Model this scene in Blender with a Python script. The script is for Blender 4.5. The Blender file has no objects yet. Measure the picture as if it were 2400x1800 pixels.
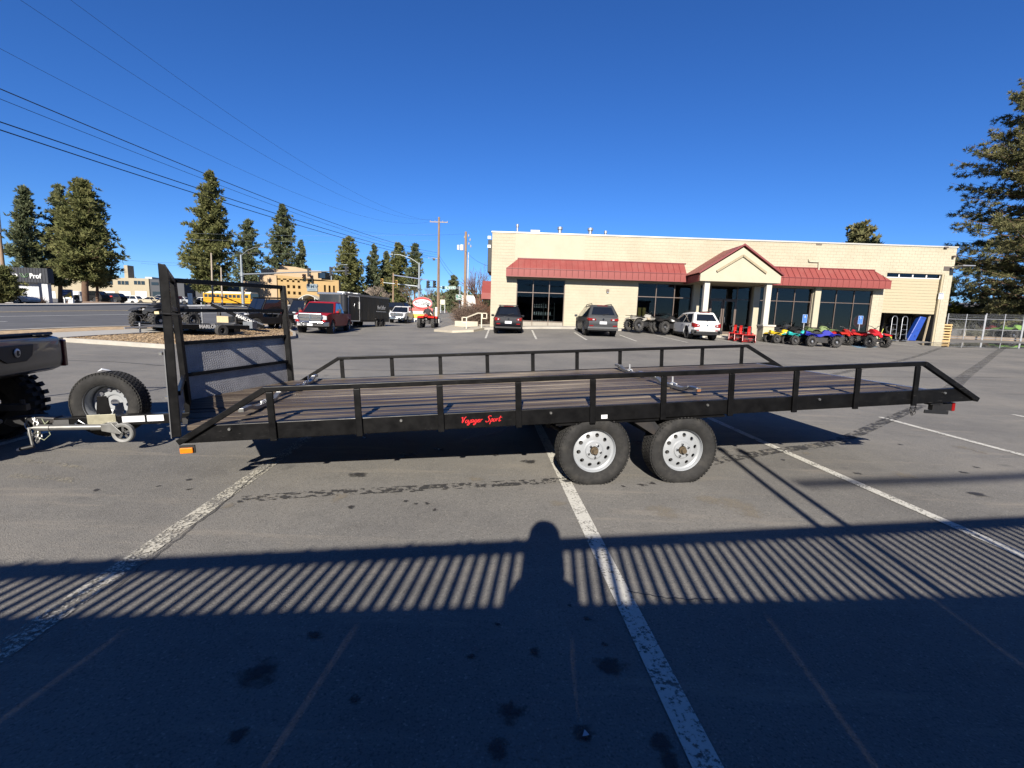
import bpy, bmesh, math, random
import numpy as np
from mathutils import Vector, Matrix
scene = bpy.context.scene
C = scene.collection
rad = math.radians
# ---------------------------------------------------------------- camera
FPX, CPIT, CROL, CAMH = 1070.58, 0.14018, 0.0335, 1.43
_f = Vector((0, math.cos(CPIT), -math.sin(CPIT))); _r0 = Vector((1, 0, 0)); _u0 = _r0.cross(_f)
_r = _r0*math.cos(CROL) + _u0*math.sin(CROL); _u = -_r0*math.sin(CROL) + _u0*math.cos(CROL)
cam_d = bpy.data.cameras.new('camera'); cam = bpy.data.objects.new('camera', cam_d); C.objects.link(cam)
cam_d.sensor_width = 36.0; cam_d.lens = 36.0*FPX/2400.0; cam_d.clip_start = 0.05; cam_d.clip_end = 3000
m = Matrix((( _r.x, _u.x, -_f.x, 0), (_r.y, _u.y, -_f.y, 0), (_r.z, _u.z, -_f.z, CAMH), (0, 0, 0, 1)))
cam.matrix_world = m
scene.camera = cam
# ---------------------------------------------------------------- sky, sun, exposure
SUN_EL, SUN_AZ = 28.7, 5.0          # shadows run towards +Y, turned 5 degrees to +X
world = bpy.data.worlds.new('World'); scene.world = world; world.use_nodes = True
wn = world.node_tree.nodes; wl = world.node_tree.links
sky = wn.new('ShaderNodeTexSky'); sky.sky_type = 'NISHITA'; sky.sun_disc = False
sky.sun_elevation = rad(SUN_EL); sky.sun_rotation = rad(180+SUN_AZ)
sky.altitude = 1100; sky.air_density = 1.0; sky.dust_density = 0.0; sky.ozone_density = 10.0
bg = wn['Background']; bg.inputs[1].default_value = 0.056
hs = wn.new('ShaderNodeHueSaturation'); hs.inputs['Saturation'].default_value = 1.08; hs.inputs['Hue'].default_value = .5075
wl.new(sky.outputs[0], hs.inputs['Color']); wl.new(hs.outputs[0], bg.inputs[0])
sd = bpy.data.lights.new('sun', 'SUN'); sd.energy = 5.0; sd.angle = rad(0.5); sd.color = (1.0, 0.93, 0.83)
sun = bpy.data.objects.new('sun', sd); C.objects.link(sun)
_sd = Vector((math.sin(rad(SUN_AZ))*math.cos(rad(SUN_EL)), math.cos(rad(SUN_AZ))*math.cos(rad(SUN_EL)), -math.sin(rad(SUN_EL))))
sun.rotation_euler = _sd.to_track_quat('-Z', 'Y').to_euler(); sun.location = (-5, -30, 30)
vs = scene.view_settings; vs.view_transform = 'Standard'; vs.look = 'None'; vs.gamma = 1.0; vs.exposure = 1.35
vs.use_curve_mapping = False
# ---------------------------------------------------------------- helpers
def at(px, py, Y):
    """the point at distance Y in front of the camera seen at pixel (px, py) of the 2400x1800 photo"""
    d = _f + _r*((px-1200)/FPX) - _u*((py-900)/FPX)
    p = d*(Y/d.y); return Vector((p.x, p.y, p.z+CAMH))

class MB:
    def __init__(s): s.v = []; s.f = []
    def add(s, vs, fs):
        o = len(s.v); s.v += [tuple(p) for p in vs]; s.f += [tuple(i+o for i in f) for f in fs]; return s
    def box(s, c, d, M=None):
        hx, hy, hz = d[0]/2, d[1]/2, d[2]/2
        vs = [Vector((x, y, z)) for x in (-hx, hx) for y in (-hy, hy) for z in (-hz, hz)]
        if M: vs = [M @ q for q in vs]
        vs = [q+Vector(c) for q in vs]
        return s.add(vs, [(0,1,3,2),(4,6,7,5),(0,4,5,1),(2,3,7,6),(0,2,6,4),(1,5,7,3)])
    def b2(s, a, b):
        return s.box([(a[i]+b[i])/2 for i in range(3)], [abs(b[i]-a[i]) for i in range(3)])
    def bar(s, p, q, w, h, up=(0, 0, 1)):
        p, q = Vector(p), Vector(q); d = (q-p); L = d.length; d.normalize(); up = Vector(up)
        if abs(d.dot(up)) > .99: up = Vector((1, 0, 0))
        y = up.cross(d).normalized(); z = d.cross(y)
        M = Matrix((d, y, z)).transposed()
        return s.box((p+q)/2, (L, w, h), M)
    def cyl(s, p, q, r, r2=None, n=12, caps=True):
        p, q = Vector(p), Vector(q); r2 = r if r2 is None else r2
        d = (q-p).normalized(); a = d.orthogonal().normalized(); b = d.cross(a)
        vs = []
        for i in range(n):
            t = 2*math.pi*i/n; e = a*math.cos(t)+b*math.sin(t); vs += [p+e*r, q+e*r2]
        fs = [(2*i, 2*((i+1) % n), 2*((i+1) % n)+1, 2*i+1) for i in range(n)]
        if caps: fs += [tuple(2*i for i in reversed(range(n))), tuple(2*i+1 for i in range(n))]
        return s.add(vs, fs)
    def tube(s, path, r, n=8, r2=None, closed=False):
        P = [Vector(p) for p in path]; N = len(P); vs = []; fs = []
        up = None
        for i in range(N):
            if closed: d = P[(i+1) % N]-P[i-1]
            else: d = P[min(i+1, N-1)]-P[max(i-1, 0)]
            if d.length < 1e-9: d = Vector((0, 0, 1))
            d.normalize()
            a = d.orthogonal().normalized() if up is None else (up-d*up.dot(d))
            if a.length < 1e-6: a = d.orthogonal()
            a.normalize(); up = a; b = d.cross(a)
            rr = r if r2 is None else r+(r2-r)*i/max(1, N-1)
            for k in range(n):
                t = 2*math.pi*k/n; vs.append(P[i]+a*(rr*math.cos(t))+b*(rr*math.sin(t)))
        for i in range(N if closed else N-1):
            j = (i+1) % N
            for k in range(n):
                fs.append((i*n+k, i*n+(k+1) % n, j*n+(k+1) % n, j*n+k))
        if not closed: fs += [tuple(reversed(range(n))), tuple((N-1)*n+k for k in range(n))]
        return s.add(vs, fs)
    def lathe(s, prof, o=(0, 0, 0), axis='y', n=24, closed=False):
        """prof: list of (radius, offset along the axis)"""
        o = Vector(o); vs = []; fs = []; m = len(prof)
        for k in range(n):
            t = 2*math.pi*k/n; cs, sn = math.cos(t), math.sin(t)
            for (r, h) in prof:
                q = {'y': (r*cs, h, r*sn), 'x': (h, r*cs, r*sn), 'z': (r*cs, r*sn, h)}[axis]
                vs.append(o+Vector(q))
        for k in range(n):
            k2 = (k+1) % n
            for i in range(m if closed else m-1):
                j = (i+1) % m
                fs.append((k*m+i, k2*m+i, k2*m+j, k*m+j))
        return s.add(vs, fs)
    def prism(s, poly, ext):
        P = [Vector(p) for p in poly]; e = Vector(ext); n = len(P)
        return s.add(P+[p+e for p in P], [tuple(reversed(range(n))), tuple(range(n, 2*n))]+[(i, (i+1) % n, n+(i+1) % n, n+i) for i in range(n)])
    def loft(s, rings, caps=True):
        n = len(rings[0]); vs = [p for r in rings for p in r]; fs = []
        for i in range(len(rings)-1):
            for k in range(n):
                fs.append((i*n+k, i*n+(k+1) % n, (i+1)*n+(k+1) % n, (i+1)*n+k))
        if caps: fs += [tuple(reversed(range(n))), tuple((len(rings)-1)*n+k for k in range(n))]
        return s.add(vs, fs)
    def face(s, pts): return s.add(pts, [tuple(range(len(pts)))])
    def mesh(s, name, smooth=None, tri=False):
        me = bpy.data.meshes.new(name); me.from_pydata(s.v, [], s.f); me.validate(verbose=False)
        bm = bmesh.new(); bm.from_mesh(me)
        if tri: bmesh.ops.triangulate(bm, faces=[f for f in bm.faces if len(f.verts) > 4])
        if smooth is not None or tri: bmesh.ops.recalc_face_normals(bm, faces=bm.faces)
        bm.to_mesh(me); bm.free()
        if smooth is not None:
            me.polygons.foreach_set('use_smooth', [True]*len(me.polygons))
            try: me.set_sharp_from_angle(angle=rad(smooth))
            except Exception: pass
        me.update(); return me
    def build(s, name, mat, parent=None, smooth=None, bevel=0, seg=2, loc=None, tri=False):
        me = s.mesh(name, smooth, tri)
        return link(name, me, mat, parent, bevel, seg, loc)

def link(name, me, mat, parent=None, bevel=0, seg=2, loc=None):
    if mat is not None and not me.materials: me.materials.append(mat)
    o = bpy.data.objects.new(name, me); C.objects.link(o)
    if parent is not None: o.parent = parent
    if loc is not None: o.location = loc
    if bevel:
        b = o.modifiers.new('bevel', 'BEVEL'); b.width = bevel; b.segments = seg; b.limit_method = 'ANGLE'; b.angle_limit = rad(35)
    return o
def tag(o, label=None, cat=None, group=None, kind=None):
    if label: o['label'] = label
    if cat: o['category'] = cat
    if group: o['group'] = group
    if kind: o['kind'] = kind
    return o
def thing(name, label, cat, loc=(0, 0, 0), rz=0.0, group=None, M=None):
    o = bpy.data.objects.new(name, None); C.objects.link(o); o.empty_display_size = .2
    o.location = loc; o.rotation_euler = (0, 0, rz)
    if M is not None: o.matrix_world = M
    return tag(o, label, cat, group)
def dup(root, label=None, loc=None, rz=None, parent=None):
    c = root.copy(); C.objects.link(c); c.parent = parent
    if label: c['label'] = label
    if loc is not None: c.location = loc
    if rz is not None: c.rotation_euler = (0, 0, rz)
    for ch in [o for o in C.objects if o.parent == root]: dup(ch, parent=c)
    return c
def text(body, size, mat, parent, loc, rot, name='lettering', depth=.004, shear=0, align='CENTER', xs=1.0, bold=0):
    cu = bpy.data.curves.new(name, 'FONT'); cu.body = body; cu.size = size; cu.extrude = depth; cu.shear = shear
    cu.align_x = align; cu.align_y = 'CENTER'; cu.offset = bold; cu.resolution_u = 3
    t = bpy.data.objects.new('tmp', cu); C.objects.link(t)
    dg = bpy.context.evaluated_depsgraph_get(); me = bpy.data.meshes.new_from_object(t.evaluated_get(dg))
    bpy.data.objects.remove(t); bpy.data.curves.remove(cu)
    for v in me.vertices: v.co.x *= xs
    o = link(name, me, mat, parent); o.location = loc; o.rotation_euler = rot
    return o
# ---------------------------------------------------------------- materials
def nodes(name):
    m = bpy.data.materials.new(name); m.use_nodes = True; nt = m.node_tree
    return m, nt, nt.nodes['Principled BSDF']
def N(nt, typ, **kw):
    n = nt.nodes.new('ShaderNode'+typ)
    for k, v in kw.items():
        if k.startswith('i_'):
            n.inputs[int(k[2:])].default_value = v
        else: setattr(n, k, v)
    return n
def ramp(nt, src, stops):
    r = nt.nodes.new('ShaderNodeValToRGB'); e = r.color_ramp.elements
    while len(e) < len(stops): e.new(.5)
    for el, (p, c) in zip(e, stops): el.position = p; el.color = (*c, 1) if len(c) == 3 else c
    nt.links.new(src, r.inputs[0]); return r
def mixc(nt, fac, a, b, mode='MIX'):
    n = nt.nodes.new('ShaderNodeMix'); n.data_type = 'RGBA'; n.blend_type = mode
    for sock, val in ((n.inputs[0], fac), (n.inputs[6], a), (n.inputs[7], b)):
        if isinstance(val, (int, float)): sock.default_value = val
        elif isinstance(val, tuple): sock.default_value = (*val, 1)
        else: nt.links.new(val, sock)
    return n.outputs[2]
ALB = .55
def pm(name, col, rough=.6, metal=0.0, var=.12, scale=6.0, bump=0.0, bscale=60.0, coat=0.0, spec=.5, rvar=.0, dirt=None, dirt_amt=.35, dscale=3.0, stretch=None, scratch=False):
    """a painted / plain procedural material: base colour, soft mottling, optional dirt and fine relief"""
    m, nt, p = nodes(name); L = nt.links; col = tuple(c*ALB for c in col); dirt = tuple(c*ALB for c in dirt) if dirt else None
    tc = N(nt, 'TexCoord'); co = tc.outputs['Object']
    if stretch:
        mp = N(nt, 'Mapping'); mp.inputs['Scale'].default_value = stretch; L.new(co, mp.inputs[0]); co = mp.outputs[0]
    nz = N(nt, 'TexNoise', i_2=scale, i_3=5.0, i_4=.6); L.new(co, nz.inputs[0])
    lo = tuple(c*(1-var) for c in col); hi = tuple(min(1, c*(1+var)) for c in col)
    r = ramp(nt, nz.outputs[0], [(.3, lo), (.7, hi)]); out = r.outputs[0]
    if dirt:
        n2 = N(nt, 'TexNoise', i_2=dscale, i_3=8.0, i_4=.7); L.new(co, n2.inputs[0])
        r2 = ramp(nt, n2.outputs[0], [(.48, (0, 0, 0)), (.72, (dirt_amt,)*3)])
        out = mixc(nt, r2.outputs[0], out, dirt)
    if scratch:      # rubbed and chipped paint: short pale streaks in a few worn places
        mp2 = N(nt, 'Mapping'); mp2.inputs['Scale'].default_value = (2.2, 9, 22); L.new(co, mp2.inputs[0])
        n4 = N(nt, 'TexNoise', i_2=4.0, i_3=6.0, i_4=.7); L.new(mp2.outputs[0], n4.inputs[0]); n5 = N(nt, 'TexNoise', i_2=.9, i_3=2.0); L.new(co, n5.inputs[0])
        s1 = ramp(nt, n4.outputs[0], [(.60, (0, 0, 0)), (.70, (.8, .8, .8))]); s2 = ramp(nt, n5.outputs[0], [(.52, (0, 0, 0)), (.68, (1, 1, 1))])
        out = mixc(nt, mixc(nt, 1.0, s1.outputs[0], s2.outputs[0], 'MULTIPLY'), out, (.055, .053, .05))
    L.new(out, p.inputs['Base Color'])
    p.inputs['Metallic'].default_value = metal; p.inputs['Coat Weight'].default_value = coat; p.inputs['Coat Roughness'].default_value = .04
    p.inputs['Specular IOR Level'].default_value = spec
    if rvar:
        r3 = ramp(nt, nz.outputs[0], [(.3, (max(.02, rough-rvar),)*3), (.7, (min(1, rough+rvar),)*3)]); L.new(r3.outputs[0], p.inputs['Roughness'])
    else: p.inputs['Roughness'].default_value = rough
    if bump:
        n3 = N(nt, 'TexNoise', i_2=bscale, i_3=4.0); L.new(co, n3.inputs[0])
        b = N(nt, 'Bump'); b.inputs['Strength'].default_value = bump; b.inputs['Distance'].default_value = .01
        L.new(n3.outputs[0], b.inputs['Height']); L.new(b.outputs[0], p.inputs['Normal'])
    return m
MT = {}
def mat(name, *a, **k):
    if name not in MT: MT[name] = pm(name, *a, **k)
    return MT[name]
def paint(name, col): return mat('paint_'+name, col, .5, 0, .05, 3, coat=.16, spec=.12, dirt=(.25, .22, .18), dirt_amt=.02)

def asphalt_mat():
    m, nt, p = nodes('asphalt'); L = nt.links
    g = N(nt, 'NewGeometry'); co = g.outputs['Position']
    big = N(nt, 'TexNoise', i_2=.35, i_3=6.0, i_4=.62); L.new(co, big.inputs[0])
    mid = N(nt, 'TexNoise', i_2=3.2, i_3=8.0, i_4=.7); L.new(co, mid.inputs[0])
    fine = N(nt, 'TexNoise', i_2=95.0, i_3=3.0, i_4=.6); L.new(co, fine.inputs[0])
    vor = N(nt, 'TexVoronoi', i_2=130.0); L.new(co, vor.inputs[0])
    c1 = ramp(nt, big.outputs[0], [(.3, (.096, .092, .086)), (.5, (.130, .124, .113)), (.72, (.168, .156, .136))]).outputs[0]
    c2 = ramp(nt, mid.outputs[0], [(.25, (.72, .72, .72)), (.5, (1, 1, 1)), (.8, (1.0, .98, .94))]).outputs[0]
    c = mixc(nt, .75, c1, c2, 'MULTIPLY')
    c3 = ramp(nt, fine.outputs[0], [(.30, (.45, .45, .45)), (.48, (1, 1, 1)), (.62, (1, 1, 1)), (.75, (1.25, 1.25, 1.22))]).outputs[0]
    c = mixc(nt, .8, c, c3, 'MULTIPLY')
    agg = ramp(nt, vor.outputs[1], [(.78, (0, 0, 0)), (.95, (.45, .45, .45))]).outputs[0]
    c = mixc(nt, agg, c, (.27, .25, .215))
    # pale dusty scuffs that run across the lot
    mp = N(nt, 'Mapping'); mp.inputs['Scale'].default_value = (.35, 3.2, 1); mp.inputs['Rotation'].default_value = (0, 0, .15); L.new(co, mp.inputs[0])
    sc = N(nt, 'TexNoise', i_2=1.3, i_3=9.0, i_4=.72); L.new(mp.outputs[0], sc.inputs[0])
    sr = ramp(nt, sc.outputs[0], [(.55, (0, 0, 0)), (.74, (.55, .55, .55))]).outputs[0]
    c = mixc(nt, sr, c, (.235, .205, .165))
    # oil drips
    ov = N(nt, 'TexNoise', i_2=2.1, i_3=3.0, i_4=.55); L.new(co, ov.inputs[0])
    orr = ramp(nt, ov.outputs[0], [(.68, (0, 0, 0)), (.76, (.55, .55, .55))]).outputs[0]
    c = mixc(nt, orr, c, (.05, .048, .046))
    L.new(c, p.inputs['Base Color'])
    p.inputs['Roughness'].default_value = .88; p.inputs['Specular IOR Level'].default_value = .3
    b = N(nt, 'Bump'); b.inputs['Strength'].default_value = .5; b.inputs['Distance'].default_value = .004
    ad = N(nt, 'Math', operation='ADD'); L.new(fine.outputs[0], ad.inputs[0]); L.new(vor.outputs[0], ad.inputs[1])
    L.new(ad.outputs[0], b.inputs['Height']); L.new(b.outputs[0], p.inputs['Normal'])
    return m
def worn_sheet(name, col, keep=.5, scale=9.0, soft=.06, rough=.8, var=.15, stretch=(1, 1, 1), fine=60.0, amount=1.0):
    """paint or dirt on the ground, worn through to the asphalt below"""
    m, nt, p = nodes(name); L = nt.links
    g = N(nt, 'NewGeometry'); mp = N(nt, 'Mapping'); mp.inputs['Scale'].default_value = stretch; L.new(g.outputs['Position'], mp.inputs[0]); co = mp.outputs[0]
    n1 = N(nt, 'TexNoise', i_2=scale, i_3=8.0, i_4=.75); L.new(co, n1.inputs[0])
    n2 = N(nt, 'TexNoise', i_2=fine, i_3=3.0, i_4=.6); L.new(co, n2.inputs[0])
    ad = N(nt, 'Math', operation='ADD'); L.new(n1.outputs[0], ad.inputs[0]); L.new(n2.outputs[0], ad.inputs[1])
    a = ramp(nt, ad.outputs[0], [(0, (0, 0, 0)), (1, (1, 1, 1))])
    e = a.color_ramp.elements; hv = N(nt, 'Math', operation='MULTIPLY'); hv.inputs[1].default_value = .5
    L.new(ad.outputs[0], hv.inputs[0]); L.new(hv.outputs[0], a.inputs[0])
    e[0].position = 1-keep-soft; e[1].position = 1-keep+soft; e[1].color = (amount, amount, amount, 1)
    col = tuple(c*.68 for c in col); lo = tuple(c*(1-var) for c in col)
    r = ramp(nt, n2.outputs[0], [(.35, lo), (.65, col)]); L.new(r.outputs[0], p.inputs['Base Color'])
    p.inputs['Roughness'].default_value = rough
    L.new(a.outputs[0], p.inputs['Alpha'])
    return m
def soft_blot(name, col, amt=.8):
    """a stain that fades out towards the rim of its unit disc"""
    m, nt, p = nodes(name); L = nt.links; tc = N(nt, 'TexCoord'); oi = N(nt, 'ObjectInfo')
    ln = N(nt, 'VectorMath', operation='LENGTH'); L.new(tc.outputs['Object'], ln.inputs[0])
    ad = N(nt, 'VectorMath', operation='MULTIPLY_ADD'); L.new(oi.outputs['Random'], ad.inputs[0]); ad.inputs[1].default_value = (31, 17, 7); L.new(tc.outputs['Object'], ad.inputs[2])
    nz = N(nt, 'TexNoise', i_2=1.5, i_3=4.0, i_4=.6); L.new(ad.outputs[0], nz.inputs[0])
    mu = N(nt, 'Math', operation='MULTIPLY_ADD'); L.new(nz.outputs[0], mu.inputs[0]); mu.inputs[1].default_value = -1.9; mu.inputs[2].default_value = .95
    su = N(nt, 'Math', operation='ADD'); L.new(ln.outputs['Value'], su.inputs[0]); L.new(mu.outputs[0], su.inputs[1])
    r = ramp(nt, su.outputs[0], [(.22, (amt, amt, amt)), (.68, (0, 0, 0))]); L.new(r.outputs[0], p.inputs['Alpha'])
    p.inputs['Base Color'].default_value = (*col, 1); p.inputs['Roughness'].default_value = .7; return m
def glass_mat(name, tint=.25, gloss=(.06, .6), rough=.01):
    m, nt, p = nodes(name); L = nt.links; out = nt.nodes['Material Output']
    tr = N(nt, 'BsdfTransparent'); tr.inputs[0].default_value = (tint*.92, tint, tint*1.02, 1)
    gl = N(nt, 'BsdfGlossy'); gl.inputs['Roughness'].default_value = rough
    fr = N(nt, 'LayerWeight'); fr.inputs[0].default_value = .18
    nz = N(nt, 'TexNoise', i_2=.6); tc = N(nt, 'TexCoord'); L.new(tc.outputs['Object'], nz.inputs[0])
    b = N(nt, 'Bump'); b.inputs['Strength'].default_value = .03; b.inputs['Distance'].default_value = .05; L.new(nz.outputs[0], b.inputs['Height']); L.new(b.outputs[0], gl.inputs['Normal'])
    r = ramp(nt, fr.outputs[1], [(0, (gloss[0],)*3), (1, (gloss[1],)*3)])
    mx = N(nt, 'MixShader'); L.new(r.outputs[0], mx.inputs[0]); L.new(tr.outputs[0], mx.inputs[1]); L.new(gl.outputs[0], mx.inputs[2])
    L.new(mx.outputs[0], out.inputs['Surface'])
    return m
def foliage_mat(name, a, b, trans=.25):
    m, nt, p = nodes(name); L = nt.links; out = nt.nodes['Material Output']
    g = N(nt, 'NewGeometry'); nz = N(nt, 'TexNoise', i_2=.9, i_3=4.0); L.new(g.outputs['Position'], nz.inputs[0])
    r = ramp(nt, nz.outputs[0], [(.32, a), (.68, b)])
    n2 = N(nt, 'TexNoise', i_2=14.0); L.new(g.outputs['Position'], n2.inputs[0])
    c = mixc(nt, .5, r.outputs[0], ramp(nt, n2.outputs[0], [(.3, (.6, .6, .6)), (.7, (1.0, 1.0, .95))]).outputs[0], 'MULTIPLY')
    d = N(nt, 'BsdfDiffuse'); t = N(nt, 'BsdfTranslucent'); L.new(c, d.inputs[0]); L.new(c, t.inputs[0])
    mx = N(nt, 'MixShader'); mx.inputs[0].default_value = trans; L.new(d.outputs[0], mx.inputs[1]); L.new(t.outputs[0], mx.inputs[2])
    L.new(mx.outputs[0], out.inputs['Surface']); return m

black_paint = mat('black_paint', (.0055, .0055, .006), .40, 0, .25, 8, coat=.02, spec=.14, dirt=(.10, .095, .085), dirt_amt=.05, dscale=5, rvar=.08, scratch=True)
black_plastic = mat('black_plastic', (.012, .012, .013), .55, 0, .2, 8, spec=.35, dirt=(.08, .075, .07), dirt_amt=.15)
dark_steel = mat('dark_steel', (.03, .03, .032), .5, .3, .25, 8, dirt=(.16, .11, .07), dirt_amt=.3)
zinc = mat('zinc', (.50, .50, .48), .36, .85, .18, 14, dirt=(.3, .27, .2), dirt_amt=.35)
galv = mat('galvanised', (.50, .51, .52), .45, .6, .18, 5, dirt=(.32, .31, .3), dirt_amt=.3)
alu = mat('aluminium', (.62, .63, .65), .35, .9, .1, 5)
chrome = mat('chrome', (.75, .76, .78), .14, 1.0, .05, 5)
rim_white = mat('rim_white', (.37, .39, .41), .4, .05, .06, 10, dirt=(.3, .28, .25), dirt_amt=.25, dscale=9)
rubber = mat('rubber', (.026, .0255, .025), .85, 0, .25, 18, bump=.3, bscale=90, spec=.25, dirt=(.085, .08, .07), dirt_amt=.5, dscale=7)
rubber_far = mat('rubber_far', (.035, .034, .033), .85, 0, .3, 12, dirt=(.15, .13, .11), dirt_amt=.5)
car_glass = mat('car_glass', (.012, .014, .016), .04, 0, .1, 2, coat=.5, spec=.8)
concrete = mat('concrete', (.46, .43, .37), .85, 0, .12, 2.5, bump=.25, bscale=70, dirt=(.26, .23, .19), dirt_amt=.5, dscale=1.2)
red_lens = mat('red_lens', (.26, .010, .010), .25, 0, .1, 20, coat=.2, spec=.2)
amber_lens = mat('amber_lens', (.85, .24, .01), .22, 0, .15, 30, coat=.4)
white_lens = mat('white_lens', (.75, .76, .78), .12, .3, .1, 30, coat=.5)
white_paint = mat('white_paint', (.80, .80, .78), .35, 0, .04, 3, coat=.4, dirt=(.45, .42, .37), dirt_amt=.2)
plate_mat = mat('plate_white', (.72, .74, .76), .4, 0, .06, 9)
# ---------------------------------------------------------------- terrain
_CP = [(1190,784,27.6),(1410,790,25.8),(1655,800,27.2),(755,786,27),(1003,769.5,36.8),(945,759,52),(1149,768,32.6),(2205,803,32.6),(2300,798,36),
 (88,775.3,17.3),(359,763.4,23),(0,743.7,26),(374,736.4,38),(0,731.3,29.5),(380,728,44),(0,719,37),(380,715.5,55),(630,776,27.5),(531,715,95),(190,711,60),
 (1027,736,72),(860,764,38),(680,714,105)]
def _base(y):
    y = min(y, 130.0)
    return .026*(0 if y < 3 else ((y-3)**2/12 if y < 9 else y-6))
_pts = []
for a in _CP:
    q = at(*a); _pts.append((q.x, q.y, q.z-_base(q.y)))
for xx in range(-12, 16, 4):
    for yy in (-12, -6, 0, 4, 8): _pts.append((xx, yy, 0.0))
_PX = np.array([p[0] for p in _pts]); _PY = np.array([p[1] for p in _pts]); _PZ = np.array([p[2] for p in _pts]); _SG = 11.0
_K = np.exp(-((_PX[:, None]-_PX[None])**2+(_PY[:, None]-_PY[None])**2)/(2*_SG**2))
_W = np.linalg.solve(_K+.02*np.eye(len(_pts)), _PZ)
def G(x, y):
    return _base(y)+float(np.dot(_W, np.exp(-((_PX-x)**2+(_PY-y)**2)/(2*_SG**2))))
def gp(px, py):
    """the point of the ground seen at a pixel"""
    d = _f + _r*((px-1200)/FPX) - _u*((py-900)/FPX); z = 0.0; t = 0
    lo, hi = .5, 400.0
    k = lo; step = .25
    while k < hi:
        q = d*(k/d.y)
        if q.z+CAMH < G(q.x, q.y):
            a, b = k-step, k
            for _ in range(18):
                c = (a+b)/2; q = d*(c/d.y)
                if q.z+CAMH < G(q.x, q.y): b = c
                else: a = c
            q = d*(b/d.y); return Vector((q.x, q.y, G(q.x, q.y)))
        step = max(.1, k*.02); k += step
    q = d*(hi/d.y); return Vector((q.x, q.y, G(q.x, q.y)))
def on(x, y, dz=0.0): return Vector((x, y, G(x, y)+dz))

asphalt = asphalt_mat()
def axis_steps(lo, hi, dense_lo, dense_hi, st):
    a = list(np.arange(dense_lo, dense_hi+1e-6, st)); s = st
    while a[-1] < hi: s *= 1.35; a.append(min(hi, a[-1]+s))
    s = st
    while a[0] > lo: s *= 1.35; a.insert(0, max(lo, a[0]-s))
    return a
gx = axis_steps(-900, 900, -70, 50, 1.5); gy = axis_steps(-300, 1400, -14, 118, 1.5)
mb = MB()
mb.v = [(x, y, G(x, y)) for y in gy for x in gx]; nx = len(gx)
mb.f = [(j*nx+i, j*nx+i+1, (j+1)*nx+i+1, (j+1)*nx+i) for j in range(len(gy)-1) for i in range(nx-1)]
tag(mb.build('ground', asphalt, smooth=60), 'grey asphalt parking lot rising gently away from the camera', kind='structure')

def pts_inside(p, poly):
    x, y = p; c = False; n = len(poly)
    for i in range(n):
        x1, y1 = poly[i][:2]; x2, y2 = poly[(i+1) % n][:2]
        if (y1 > y) != (y2 > y) and x < (x2-x1)*(y-y1)/(y2-y1)+x1: c = not c
    return c
def poly_sheet(mbd, poly, off, step=1.0, thick=0.0):
    """a sheet that follows the ground inside a polygon; with thick > 0 it gets a kerb-like skirt"""
    from mathutils.geometry import delaunay_2d_cdt
    B = []
    for i in range(len(poly)):
        a, b = Vector(poly[i][:2]), Vector(poly[(i+1) % len(poly)][:2]); n = max(1, int((b-a).length/step))
        B += [a.lerp(b, k/n) for k in range(n)]
    xs = [b.x for b in B]; ys = [b.y for b in B]; I = []
    x = min(xs)+step/2
    while x < max(xs):
        y = min(ys)+step/2
        while y < max(ys):
            if pts_inside((x, y), [(b.x, b.y) for b in B]) and min((Vector((x, y))-b).length for b in B) > step*.4: I.append(Vector((x, y)))
            y += step
        x += step
    nb = len(B)
    V, E, Fc, *_ = delaunay_2d_cdt(B+I, [], [list(range(nb))], 1, 1e-5)
    mbd.add([(v.x, v.y, G(v.x, v.y)+off) for v in V], [tuple(f) for f in Fc])
    if thick:
        lo = [(b.x, b.y, G(b.x, b.y)+off-thick) for b in B]; hi = [(b.x, b.y, G(b.x, b.y)+off) for b in B]
        mbd.add(lo+hi, [(i, (i+1) % nb, nb+(i+1) % nb, nb+i) for i in range(nb)])
    return mbd
def line_sheet(mbd, a, b, w, off=.005, step=.5, w2=None):
    a, b = Vector(a[:2]), Vector(b[:2]); d = (b-a); L = d.length; d.normalize(); n = Vector((-d.y, d.x)); k = max(1, int(L/step))
    vs = []; w2 = w if w2 is None else w2
    for i in range(k+1):
        p = a.lerp(b, i/k); ww = w+(w2-w)*i/k
        for s in (-.5, .5): q = p+n*(s*ww); vs.append((q.x, q.y, G(q.x, q.y)+off))
    return mbd.add(vs, [(2*i, 2*i+2, 2*i+3, 2*i+1) for i in range(k)])
def path_sheet(mbd, P, w, off=.004):
    vs = []
    for i, p in enumerate(P):
        a = Vector(P[max(0, i-1)][:2]); b = Vector(P[min(len(P)-1, i+1)][:2]); d = (b-a).normalized(); n = Vector((-d.y, d.x))
        ww = w[i] if isinstance(w, (list, tuple)) else w
        for s in (-.5, .5): q = Vector(p[:2])+n*(s*ww); vs.append((q.x, q.y, G(q.x, q.y)+off))
    return mbd.add(vs, [(2*i, 2*i+2, 2*i+3, 2*i+1) for i in range(len(P)-1)])

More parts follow.
